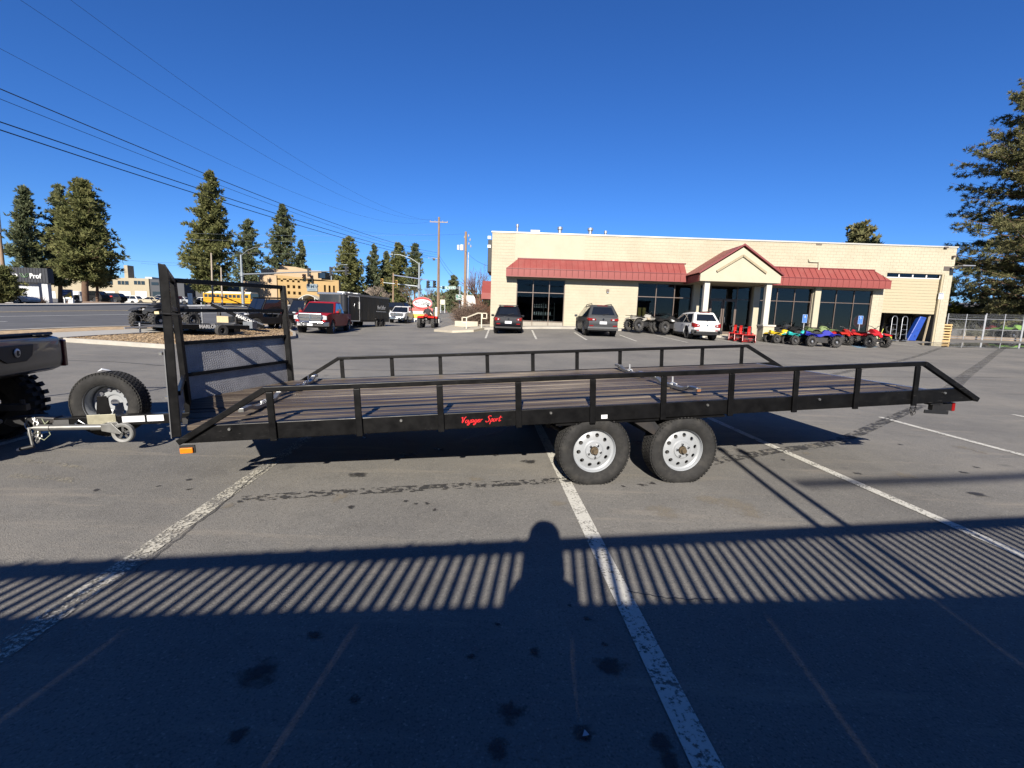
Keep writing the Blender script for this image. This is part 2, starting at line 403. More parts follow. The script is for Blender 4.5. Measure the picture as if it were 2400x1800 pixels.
# ---------------------------------------------------------------- painted stall lines
line_paint = worn_sheet('line_paint', (.62, .60, .53), .56, 7.0, .05, .7, .12)
line_paint_old = worn_sheet('line_paint_old', (.58, .55, .46), .49, 5.0, .05, .75, .2)
def stall(name, a, b, w, m, off=.006):
    mb = MB(); line_sheet(mb, a, b, w, off); return tag(mb.build(name, m), kind='structure')
stall('stall_line', (-2.36, 5.6), (-1.86, -1.0), .125, line_paint_old)
stall('stall_line', (.36, 6.2), (.83, -1.0), .105, line_paint)
stall('stall_line', (3.03, 6.9), (3.74, -1.0), .10, line_paint)
stall('stall_line', (6.05, 7.37), (6.55, -1.0), .10, line_paint)
stall('stall_line', (8.9, 8.0), (9.4, -1.0), .10, line_paint)
stall('stall_line', (-5.2, 5.0), (-4.7, -1.0), .10, line_paint)
for (a, b) in [((1146,773),(1138,793)), ((1247,774),(1257,795)), ((1346,779),(1375,797)), ((1452,785),(1492,800)), ((1538,786),(1612,803)), ((1650,789),(1745,808)), ((1755,800),(1850,812)),
               ((1890,802),(1990,813)), ((1978,803),(2075,815)), ((2040,800),(2150,812))]:
    p, q = gp(*a), gp(*b); stall('stall_line', p, q, .11, line_paint, .008)
mb = MB(); q = [gp(*p) for p in ((1985,807),(2030,806),(2062,814),(2012,816))]; poly_sheet(mb, [(p.x, p.y) for p in q], .012, .5)
tag(mb.build('accessible_stall_marking', worn_sheet('blue_marking', (.22, .38, .52), .52, 3.0, .06)), kind='structure')

# ---------------------------------------------------------------- stains, skid marks, dark strips, cracks, light streaks
skid = worn_sheet('skid_rubber', (.030, .029, .029), .46, 4.0, .10, .8, .1, fine=30, amount=.75)
track = worn_sheet('tyre_print', (.035, .034, .033), .485, 9.0, .03, .8, .1, fine=20, amount=.95)
line_dark = worn_sheet('dark_line', (.035, .034, .034), .60, 3.0, .12, .6, .1, amount=.7)  # thin dark lines: strips across the lot and cracks
oil = worn_sheet('oil_stain', (.022, .021, .021), .60, 14.0, .08, .55, .1, fine=50, amount=.9)
pale = worn_sheet('scrape_and_light_streak', (.34, .31, .24), .45, 6.0, .06, .8, .15, fine=45, amount=.75)  # pale colour of the painted light streaks at left
oil_soft = soft_blot('oil_drip', (.018, .017, .017), .85); pale_soft = soft_blot('pale_dust', (.20, .175, .135), .5)
def ground_path(name, pix, w, m, off=.004, n=24):
    P = [gp(*p) for p in pix]
    # smooth resample
    out = []
    for i in range(len(P)-1):
        p0, p1, p2, p3 = P[max(0, i-1)], P[i], P[i+1], P[min(len(P)-1, i+2)]
        for k in range(n):
            t = k/n
            out.append(.5*((2*p1)+(p2-p0)*t+(2*p0-5*p1+4*p2-p3)*t*t+(3*p1-p0-3*p2+p3)*t**3))
    out.append(P[-1])
    mb = MB(); path_sheet(mb, out, w, off); return tag(mb.build(name, m), kind='structure')
rs = random.Random(5)
def blot(px, py, r, m, off=.0045, n=26, name='oil_stain'):
    c = gp(px, py); mb = MB(); P = []
    for k in range(n):
        t = 2*math.pi*k/n; P.append((math.cos(t), math.sin(t), 0))
    mb.face(P); o = mb.build(name, m); o.location = (c.x, c.y, G(c.x, c.y)+off); o.scale = (r*1.1, r*1.1*rs.uniform(.7, 1.2), 1); o.rotation_euler = (0, 0, rs.random()*6); return tag(o, kind='structure')
ground_path('skid_mark', [(1905,888),(2050,858),(2170,828),(2225,808)], .22, skid)
ground_path('skid_mark', [(2210,930),(2270,875),(2320,838),(2352,815)], .30, skid)
ground_path('tyre_track', [(1660,1085),(1800,1060),(1960,1035),(2080,985),(2160,950)], .16, track, .0065)
ground_path('tyre_track', [(560,1172),(720,1160),(900,1150),(1080,1140),(1290,1128),(1420,1118)], .13, track, .0065)
ground_path('dark_strip', [(560,862),(900,868),(1300,872),(1700,876),(2100,884),(2400,884)], .05, line_dark, .005)  # narrow worn dark strip across the lot
ground_path('dark_strip', [(1450,826),(1800,822),(2100,818),(2400,838)], .06, line_dark, .005)
for pts in ([(1470,1386),(1530,1400),(1600,1408),(1700,1405)], [(640,1085),(560,1150),(500,1200),(420,1262),(330,1330),(250,1400)], [(1090,1030),(1180,1010),(1230,985)], [(1905,915),(1990,905),(2080,900),(2200,905),(2330,925)]):
    P_ = []
    for a_, b_ in zip(pts[:-1], pts[1:]):
        for k_ in range(6): P_.append((a_[0]+(b_[0]-a_[0])*k_/6+rs.uniform(-2.5, 2.5), a_[1]+(b_[1]-a_[1])*k_/6+rs.uniform(-2, 2)))
    ground_path('crack', P_, .010, line_dark, .0075, 3)
for k_ in range(26):      # grit and small scuffs scattered on the lot
    blot(rs.uniform(200, 2380), rs.uniform(840, 1190), rs.uniform(.03, .14), pale_soft if k_ % 3 else oil_soft, .0049, name='scuff')
ground_path('dark_strip', [(140,845),(260,848),(390,858)], .05, line_dark, .005)
for (px, py, r) in [(822,1190,.045),(950,1176,.03),(975,1182,.03),(1000,1181,.035),(1020,1196,.03),(1255,1530,.045),(1105,1540,.025),(1433,1568,.085),(1200,1672,.07),(1165,1465,.02),(1375,1452,.025),
                    (1415,1510,.025),(1335,1420,.02),(600,1580,.10),(560,1725,.05),(1165,1752,.05),(1365,1725,.05),(1545,1740,.06),(1570,1785,.06),(738,1490,.045),(2285,1095,.06),(2260,1108,.05),(1835,1078,.05),(2110,1042,.04),
                    (1530,1134,.05),(1505,1137,.05),(1460,1140,.03),(2010,1110,.05),(445,1125,.04),(372,1140,.03),(442,1148,.03),(830,1640,.03),(225,1150,.05)]:
    blot(px, py, r, oil_soft)
for (px, py, r) in [(1310,1180,.08),(1560,1200,.12),(1720,1180,.12),(1760,1205,.10),(1660,1172,.09),(2260,1050,.10),(2300,1060,.10),(2120,1115,.12),(1640,1000,.06)]:
    blot(px, py, r*1.5, pale_soft, .0047, name='scrape_and_light_streak')
ground_path('scrape_and_light_streak', [(20,1115),(110,1120),(190,1130)], .09, pale, .0052)  # streak of reflected light, painted on the asphalt
ground_path('scrape_and_light_streak', [(60,1080),(150,1090),(215,1105)], .06, pale, .0052)  # second painted streak of reflected light
# concrete litter: a scrap of white paper in the shade
mb = MB(); c = gp(1372, 1728); mb.add([(c.x-.012, c.y-.006, .012), (c.x+.004, c.y-.01, .02), (c.x+.014, c.y+.004, .01), (c.x-.002, c.y+.012, .022)], [(0,1,2,3)])
tag(mb.build('paper_scrap', mat('paper', (.75, .76, .8), .8)), 'tiny white paper scrap on the shaded asphalt', 'litter')

# ---------------------------------------------------------------- street on the left: it runs away from the camera
RD = Vector((math.sin(rad(-3)), math.cos(rad(-3)))); RN = Vector((RD.y, -RD.x))     # along / across (to the right)
def rp(u, s): q = RN*u+RD*s; return (q.x, q.y)
road_asphalt = mat('road_asphalt', (.105, .105, .108), .88, 0, .18, .8, bump=.3, bscale=40, dirt=(.17, .165, .155), dirt_amt=.4, dscale=.4)
def strip(mbd, u0, u1, s0, s1, off, ds=2.0, nu=4, thick=0):
    k = int((s1-s0)/ds); vs = []
    for i in range(k+1):
        s = s0+(s1-s0)*i/k
        for j in range(nu+1):
            x, y = rp(u0+(u1-u0)*j/nu, s); vs.append((x, y, G(x, y)+off))
    w = nu+1
    mbd.add(vs, [(i*w+j, i*w+j+1, (i+1)*w+j+1, (i+1)*w+j) for i in range(k) for j in range(nu)])
    if thick:
        for j in (0, nu):
            e = [vs[i*w+j] for i in range(k+1)]; lo = [(p[0], p[1], p[2]-thick) for p in e]; n = k+1
            mbd.add(e+lo, [(i, i+1, n+i+1, n+i) for i in range(k)])
    return mbd
UN = -17.3      # lateral offset of the near edge line
mb = strip(MB(), -40.1, UN+.5, -40, 116, .012, 1.5, 16); tag(mb.build('street', road_asphalt, smooth=60), 'wide grey street beyond the lot', kind='structure')
lane_white = worn_sheet('lane_white', (.74, .74, .70), .62, 4.0, .06, .6)
lane_yellow = worn_sheet('lane_yellow', (.62, .47, .20), .58, 4.0, .06, .6)
def lane(u, s0, s1, w, m, name='lane_line'):
    mb = strip(MB(), u-w/2, u+w/2, s0, s1, .030, 1.5, 1); tag(mb.build(name, m), kind='structure')
lane(UN, -30, 60, .16, lane_white); lane(-27.0, -30, 62, .16, lane_white); lane(-31.5, -30, 62, .13, lane_yellow); lane(-31.9, -30, 62, .13, lane_yellow)
for s in range(-12, 60, 12): lane(-21.9, s+6.5, s+10.0, .14, lane_white)
mb = strip(MB(), -40.5, -40.1, -40, 116, .15, 2, 1, .16); tag(mb.build('kerb', concrete), kind='structure')
mb = strip(MB(), -43.3, -40.5, -40, 116, .145, 2, 2, .12); tag(mb.build('far_pavement', mat('pavement_pale', (.60, .57, .52), .85, 0, .1, 2)), kind='structure')
dirt = mat('bare_dirt', (.30, .23, .165), .95, 0, .25, 1.5, bump=.4, bscale=15)
far_lot = mat('far_lot', (.10, .10, .105), .9, 0, .2, 1.0)
mb = strip(MB(), -59, -43.3, -40, 74, .03, 2, 4); tag(mb.build('dirt_verge', dirt), kind='structure')
# near side: gutter kerb, strip of bark, pavement, bark island with kerb
mb = strip(MB(), UN+.5, UN+.78, -30, 33, .12, 1.5, 1, .13); tag(mb.build('kerb', concrete), kind='structure')
bark = mat('bark_mulch', (.56, .40, .225), .95, 0, .45, 7, bump=1.0, bscale=22, dirt=(.24, .15, .085), dirt_amt=.5, dscale=6)
mb = strip(MB(), UN+.78, UN+2.3, -30, 33, .10, 1.5, 2); tag(mb.build('bark_strip', bark, smooth=60), kind='structure')
mb = strip(MB(), UN+2.3, UN+3.7, -30, 33, .125, 1.5, 2, .1); tag(mb.build('pavement', mat('pavement', (.50, .48, .43), .85, 0, .1, 3, bump=.15, bscale=60, dirt=(.36, .33, .28), dirt_amt=.4)), kind='structure')
isl_px = [(150,801),(260,808),(392,817),(470,813),(560,807),(640,800),(690,793)]
isl = [gp(*p) for p in isl_px]
back = [Vector((*rp(UN+3.7, s), 0)) for s in (33, 30, 26, 22, 18, 15.5, 13)]
far_in = [gp(690, 784), gp(676, 775)]
poly = [(p.x, p.y) for p in isl+far_in+back]
mb = poly_sheet(MB(), poly, .09, .7); 
rc = random.Random(11)
cnt = 0
xs = [p[0] for p in poly]; ys = [p[1] for p in poly]
while cnt < 9000:
    x, y = rc.uniform(min(xs), max(xs)), rc.uniform(min(ys), max(ys))
    if not pts_inside((x, y), poly): continue
    cnt += 1; a = rc.random()*6.3; l = rc.uniform(.015, .055); w = rc.uniform(.008, .024); z = G(x, y)+.092+rc.random()*.03; t = rc.uniform(-.4, .4)
    ca, sa = math.cos(a), math.sin(a)
    mb.add([(x-ca*l-sa*w, y-sa*l+ca*w, z-t*l), (x-ca*l+sa*w, y-sa*l-ca*w, z-t*l), (x+ca*l+sa*w, y+sa*l-ca*w, z+t*l), (x+ca*l-sa*w, y+sa*l+ca*w, z+t*l)], [(0,1,2,3)])
tag(mb.build('bark_chips', bark), 'tan bark chips covering the island beside the street', kind='stuff')
def kerb_run(P, w=.16, h=.13, name='kerb'):
    mb = MB(); vs = []
    for i, p in enumerate(P):
        a = Vector(P[max(0, i-1)][:2]); b = Vector(P[min(len(P)-1, i+1)][:2]); d = (b-a).normalized(); n = Vector((-d.y, d.x))
        for (s, z) in ((-.5, -.05), (-.42, h), (.42, h), (.5, -.05)):
            q = Vector(p[:2])+n*(s*w); vs.append((q.x, q.y, G(p[0], p[1])+z))
    k = len(P); mb.add(vs, [(4*i+j, 4*i+j+1, 4*i+5+j, 4*i+4+j) for i in range(k-1) for j in range(3)]+[(3,2,1,0),(4*k-4,4*k-3,4*k-2,4*k-1)])
    return tag(mb.build(name, concrete), kind='structure')
def dense(P, st=.8):
    out = []
    for a, b in zip(P[:-1], P[1:]):
        n = max(1, int((Vector(b[:2])-Vector(a[:2])).length/st)); out += [Vector(a[:2]).lerp(Vector(b[:2]), k/n) for k in range(n)]
    return out+[Vector(P[-1][:2])]
kerb_run(dense([back[-1]]+isl+far_in))
# ---------------------------------------------------------------- the flatbed trailer
TW, TS, TD, TB = 2.566, .64104, -.279, -.413       # width, post spacing, deck top, beam bottom
_yaw, _pit, _rol = .15721, .05174, .00408
ex = Vector((math.cos(_yaw)*math.cos(_pit), math.sin(_yaw)*math.cos(_pit), math.sin(_pit)))
ey0 = Vector((-math.sin(_yaw), math.cos(_yaw), 0)); ez0 = ex.cross(ey0)
ey = ey0*math.cos(_rol)+ez0*math.sin(_rol); ez = ex.cross(ey)
TO = Vector((-1.85074, 3.44176, -.56621+CAMH))
TM = Matrix(((ex.x, ey.x, ez.x, TO.x), (ex.y, ey.y, ez.y, TO.y), (ex.z, ey.z, ez.z, TO.z), (0, 0, 0, 1)))
TI = TM.inverted()
trailer = thing('flatbed_trailer', 'long black flatbed snowmobile trailer with low side rails and weathered plank deck', 'trailer', M=TM)

def wood_mat():
    m, nt, p = nodes('deck_wood'); L = nt.links
    tc = N(nt, 'TexCoord'); oi = N(nt, 'ObjectInfo')
    ad = N(nt, 'VectorMath', operation='MULTIPLY_ADD'); L.new(oi.outputs['Random'], ad.inputs[0]); ad.inputs[1].default_value = (37, 11, 5); L.new(tc.outputs['Object'], ad.inputs[2])
    mp = N(nt, 'Mapping'); mp.inputs['Scale'].default_value = (.30, 8, 8); L.new(ad.outputs[0], mp.inputs[0])
    gr = N(nt, 'TexNoise', i_2=1.4, i_3=9.0, i_4=.72); L.new(mp.outputs[0], gr.inputs[0])
    mp2 = N(nt, 'Mapping'); mp2.inputs['Scale'].default_value = (.55, 2.2, 1); L.new(tc.outputs['Object'], mp2.inputs[0])
    pt = N(nt, 'TexNoise', i_2=1.1, i_3=6.0, i_4=.65); L.new(mp2.outputs[0], pt.inputs[0])
    dark = ramp(nt, gr.outputs[0], [(.28, (.008, .006, .005)), (.47, (.033, .024, .018)), (.60, (.078, .060, .044)), (.71, (.27, .225, .165))]).outputs[0]
    palec = ramp(nt, gr.outputs[0], [(.27, (.014, .010, .008)), (.42, (.072, .056, .040)), (.55, (.23, .19, .135)), (.74, (.42, .36, .265))]).outputs[0]
    # traffic wear: boards in the middle of the deck are bleached, the rest keep their dark stain
    sep = N(nt, 'SeparateXYZ'); L.new(tc.outputs['Object'], sep.inputs[0])
    wx = ramp(nt, N(nt, 'MapRange', i_1=-1.0, i_2=6.5).outputs[0], [(0, (.1, .1, .1)), (.2, (.55, .55, .55)), (.42, (1, 1, 1)), (.56, (.75, .75, .75)), (.68, (.15, .15, .15)), (1, (.05, .05, .05))])
    mr = wx.inputs[0].links[0].from_node; L.new(sep.outputs[0], mr.inputs[0])
    wy = ramp(nt, sep.outputs[1], [(0, (.1, .1, .1)), (.30, (.25, .25, .25)), (.45, (1, 1, 1)), (.95, (1, 1, 1)), (1, (.6, .6, .6))]); wd_ = N(nt, 'Math', operation='MULTIPLY'); L.new(sep.outputs[1], wd_.inputs[0]); wd_.inputs[1].default_value = .39; L.new(wd_.outputs[0], wy.inputs[0])
    wx = N(nt, 'Mix', data_type='RGBA', blend_type='MULTIPLY'); wx.inputs[0].default_value = 1.0; L.new(mr.outputs[0].links[0].to_node.outputs[0], wx.inputs[6]); L.new(wy.outputs[0], wx.inputs[7])
    ptr = ramp(nt, pt.outputs[0], [(.36, (.05, .05, .05)), (.56, (1, 1, 1))])
    f = mixc(nt, 1.0, wx.outputs[2], ptr.outputs[0], 'MULTIPLY')
    sm = N(nt, 'Math', operation='ADD'); L.new(f, sm.inputs[0]); rr = N(nt, 'Math', operation='MULTIPLY_ADD'); L.new(oi.outputs['Random'], rr.inputs[0]); rr.inputs[1].default_value = .38; rr.inputs[2].default_value = -.16
    L.new(rr.outputs[0], sm.inputs[1]); sm.use_clamp = True
    c = mixc(nt, sm.outputs[0], dark, palec); L.new(c, p.inputs['Base Color']); p.inputs['Specular IOR Level'].default_value = .28
    ro = ramp(nt, gr.outputs[0], [(.3, (.34, .34, .34)), (.65, (.7, .7, .7))]); L.new(ro.outputs[0], p.inputs['Roughness'])
    b = N(nt, 'Bump'); b.inputs['Strength'].default_value = .6; b.inputs['Distance'].default_value = .006; L.new(gr.outputs[0], b.inputs['Height']); L.new(b.outputs[0], p.inputs['Normal'])
    return m
wood = wood_mat()
# deck planks; the nose is a V with its tip at x = -1.24
XN, XT, XF = -.64, -1.235, -.62
def nose_x(y): return XN+(XT-XN)*y/1.28 if y < 1.28 else XT+(XF-XT)*(y-1.28)/(TW-1.28)
nb = 18; y0, y1 = .052, TW-.052; pw = (y1-y0)/nb
rp_ = random.Random(3)
for i in range(nb):
    a, b = y0+i*pw+.006, y0+(i+1)*pw-.006; dz = rp_.uniform(-.006, .004)
    xr = 5.96+rp_.uniform(-.008, .004)
    top = [(nose_x(a)+.03, a), (nose_x(b)+.03, b), (xr, b), (xr, a)]
    mbp = MB(); mbp.prism([(x, y, TD-.045+dz) for x, y in top], (0, 0, .040))
    mbp.build('plank', wood, trailer, bevel=.004, seg=1)
# side beams, cut to the slope of the end braces
for s, ya in ((0, 0.0), (1, TW)):
    t = .05 if s == 0 else -.05
    mbp = MB(); mbp.prism([(-.66, ya, TB), (6.50, ya, TB), (6.29, ya, TD), (-.455, ya, TD)], (0, t, 0)); mbp.build('side_beam', black_paint, trailer, bevel=.006)
    MB().b2((-.05, ya-.022, -.042), (5.86, ya+.022, 0)).build('top_rail', black_paint, trailer, bevel=.006)
    for n in range(10):
        x = n*TS
        o = -1 if s == 0 else 1
        MB().b2((x-.025, ya+o*.024, TB-.012), (x+.025, ya-o*.018 if False else ya+o*.001, -.043)).build('rail_post', black_paint, trailer, bevel=.004)
    MB().bar((-.03, ya-.006 if s == 0 else ya+.006, -.020), (-.675, ya-.006 if s == 0 else ya+.006, -.400), .044, .045).build('end_brace', black_paint, trailer, bevel=.005)
    MB().bar((5.845, ya-.006 if s == 0 else ya+.006, -.020), (6.50, ya-.006 if s == 0 else ya+.006, -.400), .044, .045).build('end_brace', black_paint, trailer, bevel=.005)
    for x in (-.313, .966, 2.20, 3.63, 4.75, 6.12):
        mbp = MB(); mbp.cyl((x, ya+(-.004 if s == 0 else .004), -.318), (x, ya+(-.014 if s == 0 else .014), -.318), .013, .010, 10); mbp.build('carriage_bolt', zinc, trailer, smooth=40)
MB().b2((5.965, .05, TD-.05), (6.0, TW-.05, TD-.004)).build('rear_edge_angle', alu, trailer, bevel=.003)
MB().prism([(6.0, .05, TD-.02), (6.34, .05, -.39), (6.34, .05, -.41), (6.0, .05, TD-.06)], (0, TW-.1, 0)).build('rear_apron', black_paint, trailer)
for i, x in enumerate([-.9, -.3, .35, 1.0, 1.65, 2.3, 2.95, 3.6, 4.25, 4.9, 5.55]):
    yy = (0.55, TW-.55) if x < -.7 else (.05, TW-.05)
    MB().b2((x-.025, yy[0], TD-.10), (x+.025, yy[1], TD-.047)).build('crossmember', dark_steel, trailer)
for y in (.42, TW-.42): MB().b2((-.4, y-.025, -.50), (6.0, y+.025, TD-.101)).build('frame_rail', dark_steel, trailer)

# nose gate: two framed halves meeting in a V, tread plate on the lower half
def tread_mat():
    m, nt, p = nodes('tread_plate'); L = nt.links
    tc = N(nt, 'TexCoord')
    nz = N(nt, 'TexNoise', i_2=3.0, i_3=6.0, i_4=.65); L.new(tc.outputs['Object'], nz.inputs[0])
    hs = []
    for rot in (.785, -.785):
        mp = N(nt, 'Mapping'); mp.inputs['Rotation'].default_value = (0, rot, 0); mp.inputs['Scale'].default_value = (26, 1, 60) if rot > 0 else (60, 1, 26)
        L.new(tc.outputs['Object'], mp.inputs[0])
        v = N(nt, 'TexVoronoi', i_2=1.0); v.inputs['Randomness'].default_value = 0.0; L.new(mp.outputs[0], v.inputs[0]); hs.append(v.outputs[0])
    mn = N(nt, 'Math', operation='MINIMUM'); L.new(hs[0], mn.inputs[0]); L.new(hs[1], mn.inputs[1])
    rr = ramp(nt, mn.outputs[0], [(.18, (1, 1, 1)), (.34, (0, 0, 0))])
    b = N(nt, 'Bump'); b.inputs['Strength'].default_value = .8; b.inputs['Distance'].default_value = .004; L.new(rr.outputs[0], b.inputs['Height']); L.new(b.outputs[0], p.inputs['Normal'])
    c = ramp(nt, nz.outputs[0], [(.35, (.17, .168, .18)), (.65, (.29, .285, .29))]); L.new(c.outputs[0], p.inputs['Base Color'])
    p.inputs['Metallic'].default_value = .35; r2 = ramp(nt, nz.outputs[0], [(.35, (.5, .5, .5)), (.65, (.36, .36, .36))]); L.new(r2.outputs[0], p.inputs['Roughness'])
    return m
tread = tread_mat()
ga, gt, gf = Vector((-.655, .03, 0)), Vector((-1.242, 1.283, 0)), Vector((-.635, 2.54, 0))
zb, zt = -.272, .915
def gz(v, z): return (v.x, v.y, z)
MB().bar(gz(gt, -.44), gz(gt, zt), .055, .055, (1, 0, 0)).build('gate_upright', black_paint, trailer, bevel=.006)
MB().bar(gz(gf, -.40), gz(gf, zt), .07, .06, (1, 0, 0)).build('gate_upright', black_paint, trailer, bevel=.006)
# broad corner post at the near end, its top cut at a slant
nd = (gt-ga).normalized()
pr = [(-.718, .0, -.36), (-.656, .0, -.36), (-.598, .0, .872), (-.618, .0, .905), (-.662, .0, .918)]
MB().prism(pr, (-.02, .045, 0)).build('corner_post', black_paint, trailer, bevel=.006)
MB().bar((-.729, .03, -.37), (-.700, .03, .30), .045, .006, (1, 0, 0)).build('plate_edge', alu, trailer)
for (p, q) in ((ga, gt), (gt, gf)):
    d = (q-p).normalized(); far = p is gt
    MB().bar(gz(p+d*.03, zt-.022), gz(q-d*.02, zt-.022), .045, .045).build('gate_rail', black_paint, trailer, bevel=.006)
    for z in ((.605, .285, -.035) if far else (.605, -.035)):
        MB().bar(gz(p+d*.028, z), gz(q-d*.03, z), .03, .035).build('gate_bar', black_paint, trailer, bevel=.004)
    nrm = Vector((d.y, -d.x, 0)); nrm = nrm if nrm.x > 0 else -nrm
    off = -nrm*.024
    mbp = MB(); P = [p+d*.03+off, q-d*.03+off]
    # built flat in its own frame so that the tread follows the plate
    Lp = (P[1]-P[0]).length
    mbp.b2((0, -.0015, -.30), (Lp, .0015, .275 if far else -.06))
    o = mbp.build('tread_plate', tread, trailer); o.location = gz(P[0], 0); o.rotation_euler = (0, 0, math.atan2(d.y, d.x))
MB().tube([(-.69, -.01, .565), (-.66, -.02, .56), (-.62, -.01, .555), (-.55, .03, .55)], .006, 6).build('bungee_cord', black_plastic, trailer)
MB().box((-.70, -.012, .567), (.03, .015, .02)).build('bungee_hook', mat('bungee_hook', (.7, .6, .35), .5), trailer)
for z in (.27, -.06, -.33): MB().box((-.732, .03, z), (.02, .03, .02)).build('plate_screw', zinc, trailer)

# tie-down bars: bent galvanised tubes on a centre bolt with an L handle
def tie_bar(x, yc, sgn, ln=.98):
    g = MB(); h = TD
    P = [(-.49, .055), (-.34, .055), (-.22, .022), (.20, .022), (.32, .058), (.49, .058)]
    tilt = .03*sgn
    for a, b in zip(P[:-1], P[1:]):
        g.bar((x+tilt*a[0], yc+a[0]*ln/.98, h+a[1]), (x+tilt*b[0], yc+b[0]*ln/.98, h+b[1]), .045, .032)
    o = g.build('tie_down_bar', zinc, trailer, bevel=.003)
    k = MB(); k.cyl((x, yc, h-.04), (x, yc, h+.06), .009, n=10); k.cyl((x, yc, h+.038), (x, yc, h+.048), .028, n=12)
    k.tube([(x, yc-.10, h+.052), (x, yc, h+.052), (x+.015, yc+.015, h+.055), (x+.015, yc+.017, h+.115)], .009, 8)
    k.build('tie_down_handle', mat('bright_zinc', (.85, .86, .86), .3, .6, .06), o, smooth=40)
tie_bar(-.31, .74, 1); tie_bar(-.28, 1.95, -1); tie_bar(3.68, .74, -1); tie_bar(3.72, 1.95, 1)
rust = mat('rust', (.28, .11, .04), .9, 0, .3, 20)
for (x, y) in ((3.68, .23), (3.72, 1.44)): MB().box((x, y, TD+.052), (.036, .012, .022)).build('rusty_tube_end', rust, trailer)

# lights, decal, chain, number plate holder
MB().b2((-.665, -.012, -.484), (-.575, -.03, -.440)).build('marker_lamp', amber_lens, trailer, bevel=.006)
MB().b2((-.672, -.001, -.486), (-.566, -.012, -.425)).build('lamp_bracket', black_plastic, trailer)
MB().b2((6.15, .06, -.515), (6.31, .16, -.437)).build('tail_lamp_housing', black_plastic, trailer, bevel=.004)
MB().b2((6.311, .055, -.52), (6.345, .165, -.435)).build('tail_lamp', red_lens, trailer, bevel=.006)
MB().b2((6.311, TW-.165, -.52), (6.345, TW-.055, -.435)).build('tail_lamp', red_lens, trailer, bevel=.006)
mbp = MB(); mbp.b2((6.02, .03, -.44), (6.16, .10, -.415)); mbp.b2((6.06, .04, -.50), (6.13, .08, -.44)); mbp.bar((5.94, .02, -.495), (6.27, .06, -.535), .012, .035); mbp.build('plate_holder', black_plastic, trailer, bevel=.004)
MB().b2((2.645, -.0035, -.392), (2.70, -.001, -.358)).build('reflector', mat('reflector', (.85, .86, .88), .3, 0, .03), trailer)
def chain(pts, r=.018, wire=.0042, name='chain', parent=None, m=zinc, link_len=.028):
    """a chain of oval links along a polyline"""
    P = [Vector(p) for p in pts]; seg = []; 
    for a, b in zip(P[:-1], P[1:]):
        n = max(1, int(round((b-a).length/link_len)))
        for k in range(n): seg.append((a.lerp(b, k/n), a.lerp(b, (k+1)/n)))
    g = MB()
    for i, (a, b) in enumerate(seg):
        d = (b-a); L = d.length*.75; d.normalize(); s = d.orthogonal().normalized()
        if i % 2: s = d.cross(s)
        c = (a+b)/2; ring = []
        for k in range(10):
            t = 2*math.pi*k/10; ring.append(c+d*(L*math.cos(t))+s*(r*.55*math.sin(t)))
        g.tube(ring, wire, 5, closed=True)
    return g.build(name, m, parent, smooth=60)
chain([(5.745, -.01, -.425), (5.747, -.012, -.47), (5.765, -.012, -.515), (5.79, -.012, -.50), (5.80, -.01, -.425)], .014, .003, 'hanging_chain', trailer, dark_steel, .02)
# brush-script decal
def brush(strokes, x0, z0, sc, slant, w, name, m, parent, y, zrot=0.0):
    g = MB()
    for st in strokes:
        P = [Vector((p[0], p[1])) for p in st]; out = []
        for i in range(len(P)-1):
            p0, p1, p2, p3 = P[max(0, i-1)], P[i], P[i+1], P[min(len(P)-1, i+2)]
            for k in range(5):
                t = k/5; out.append(.5*((2*p1)+(p2-p0)*t+(2*p0-5*p1+4*p2-p3)*t*t+(3*p1-p0-3*p2+p3)*t**3))
        out.append(P[-1]); vs = []; n = len(out)
        for i, p in enumerate(out):
            d = out[min(n-1, i+1)]-out[max(0, i-1)]; d = d.normalized() if d.length > 0 else Vector((1, 0)); nn = Vector((-d.y, d.x))
            ww = w*(.65+.55*abs(d.y))*(.55 if i in (0, n-1) else 1)
            for s in (-.5, .5):
                q = p+nn*(s*ww); vs.append((x0+(q.x+q.y*slant)*sc, y, z0+(q.y)*sc))
        g.add(vs, [(2*i, 2*i+2, 2*i+3, 2*i+1) for i in range(n-1)])
    return g.build(name, m, parent)
S = []
def sh(dx, *sts): 
    for st in sts: S.append([(x+dx, y) for x, y in st])
sh(0, [(-.05,.85),(.1,1.0),(.18,.8),(.25,.05),(.55,.95),(.75,1.0)])                              # V
sh(.72, [(.25,.5),(.05,.35),(.1,.02),(.35,.1),(.4,.4),(.22,.5),(.5,.42)])                          # o
sh(1.17, [(.08,.5),(.08,.15),(.28,.08),(.45,.5),(.36,-.1),(.15,-.42),(.0,-.25),(.5,.2)])            # y
sh(1.66, [(.42,.48),(.15,.48),(.05,.12),(.25,.05),(.42,.48),(.42,.08),(.58,.2)])                     # a
sh(2.22, [(.4,.48),(.15,.45),(.08,.15),(.28,.1),(.42,.48),(.34,-.15),(.12,-.42),(.0,-.25),(.52,.2)]) # g
sh(2.74, [(.0,.2),(.3,.3),(.3,.5),(.1,.42),(.08,.1),(.3,.03),(.48,.22)])                            # e
sh(3.2, [(.05,.5),(.12,.4),(.08,.02),(.2,.42),(.45,.48)])                                          # r
sh(4.3, [(.72,.9),(.5,1.05),(.2,.85),(.45,.5),(.4,.1),(.05,-.02),(-.1,.2)])                          # S
sh(4.98, [(.12,.5),(.02,-.45)], [(.1,.35),(.3,.52),(.42,.3),(.28,.05),(.08,.1)])                     # p
sh(5.46, [(.25,.5),(.05,.35),(.1,.02),(.35,.1),(.4,.4),(.22,.5),(.5,.42)])                          # o
sh(5.94, [(.05,.5),(.12,.4),(.08,.02),(.2,.42),(.42,.48)])                                         # r
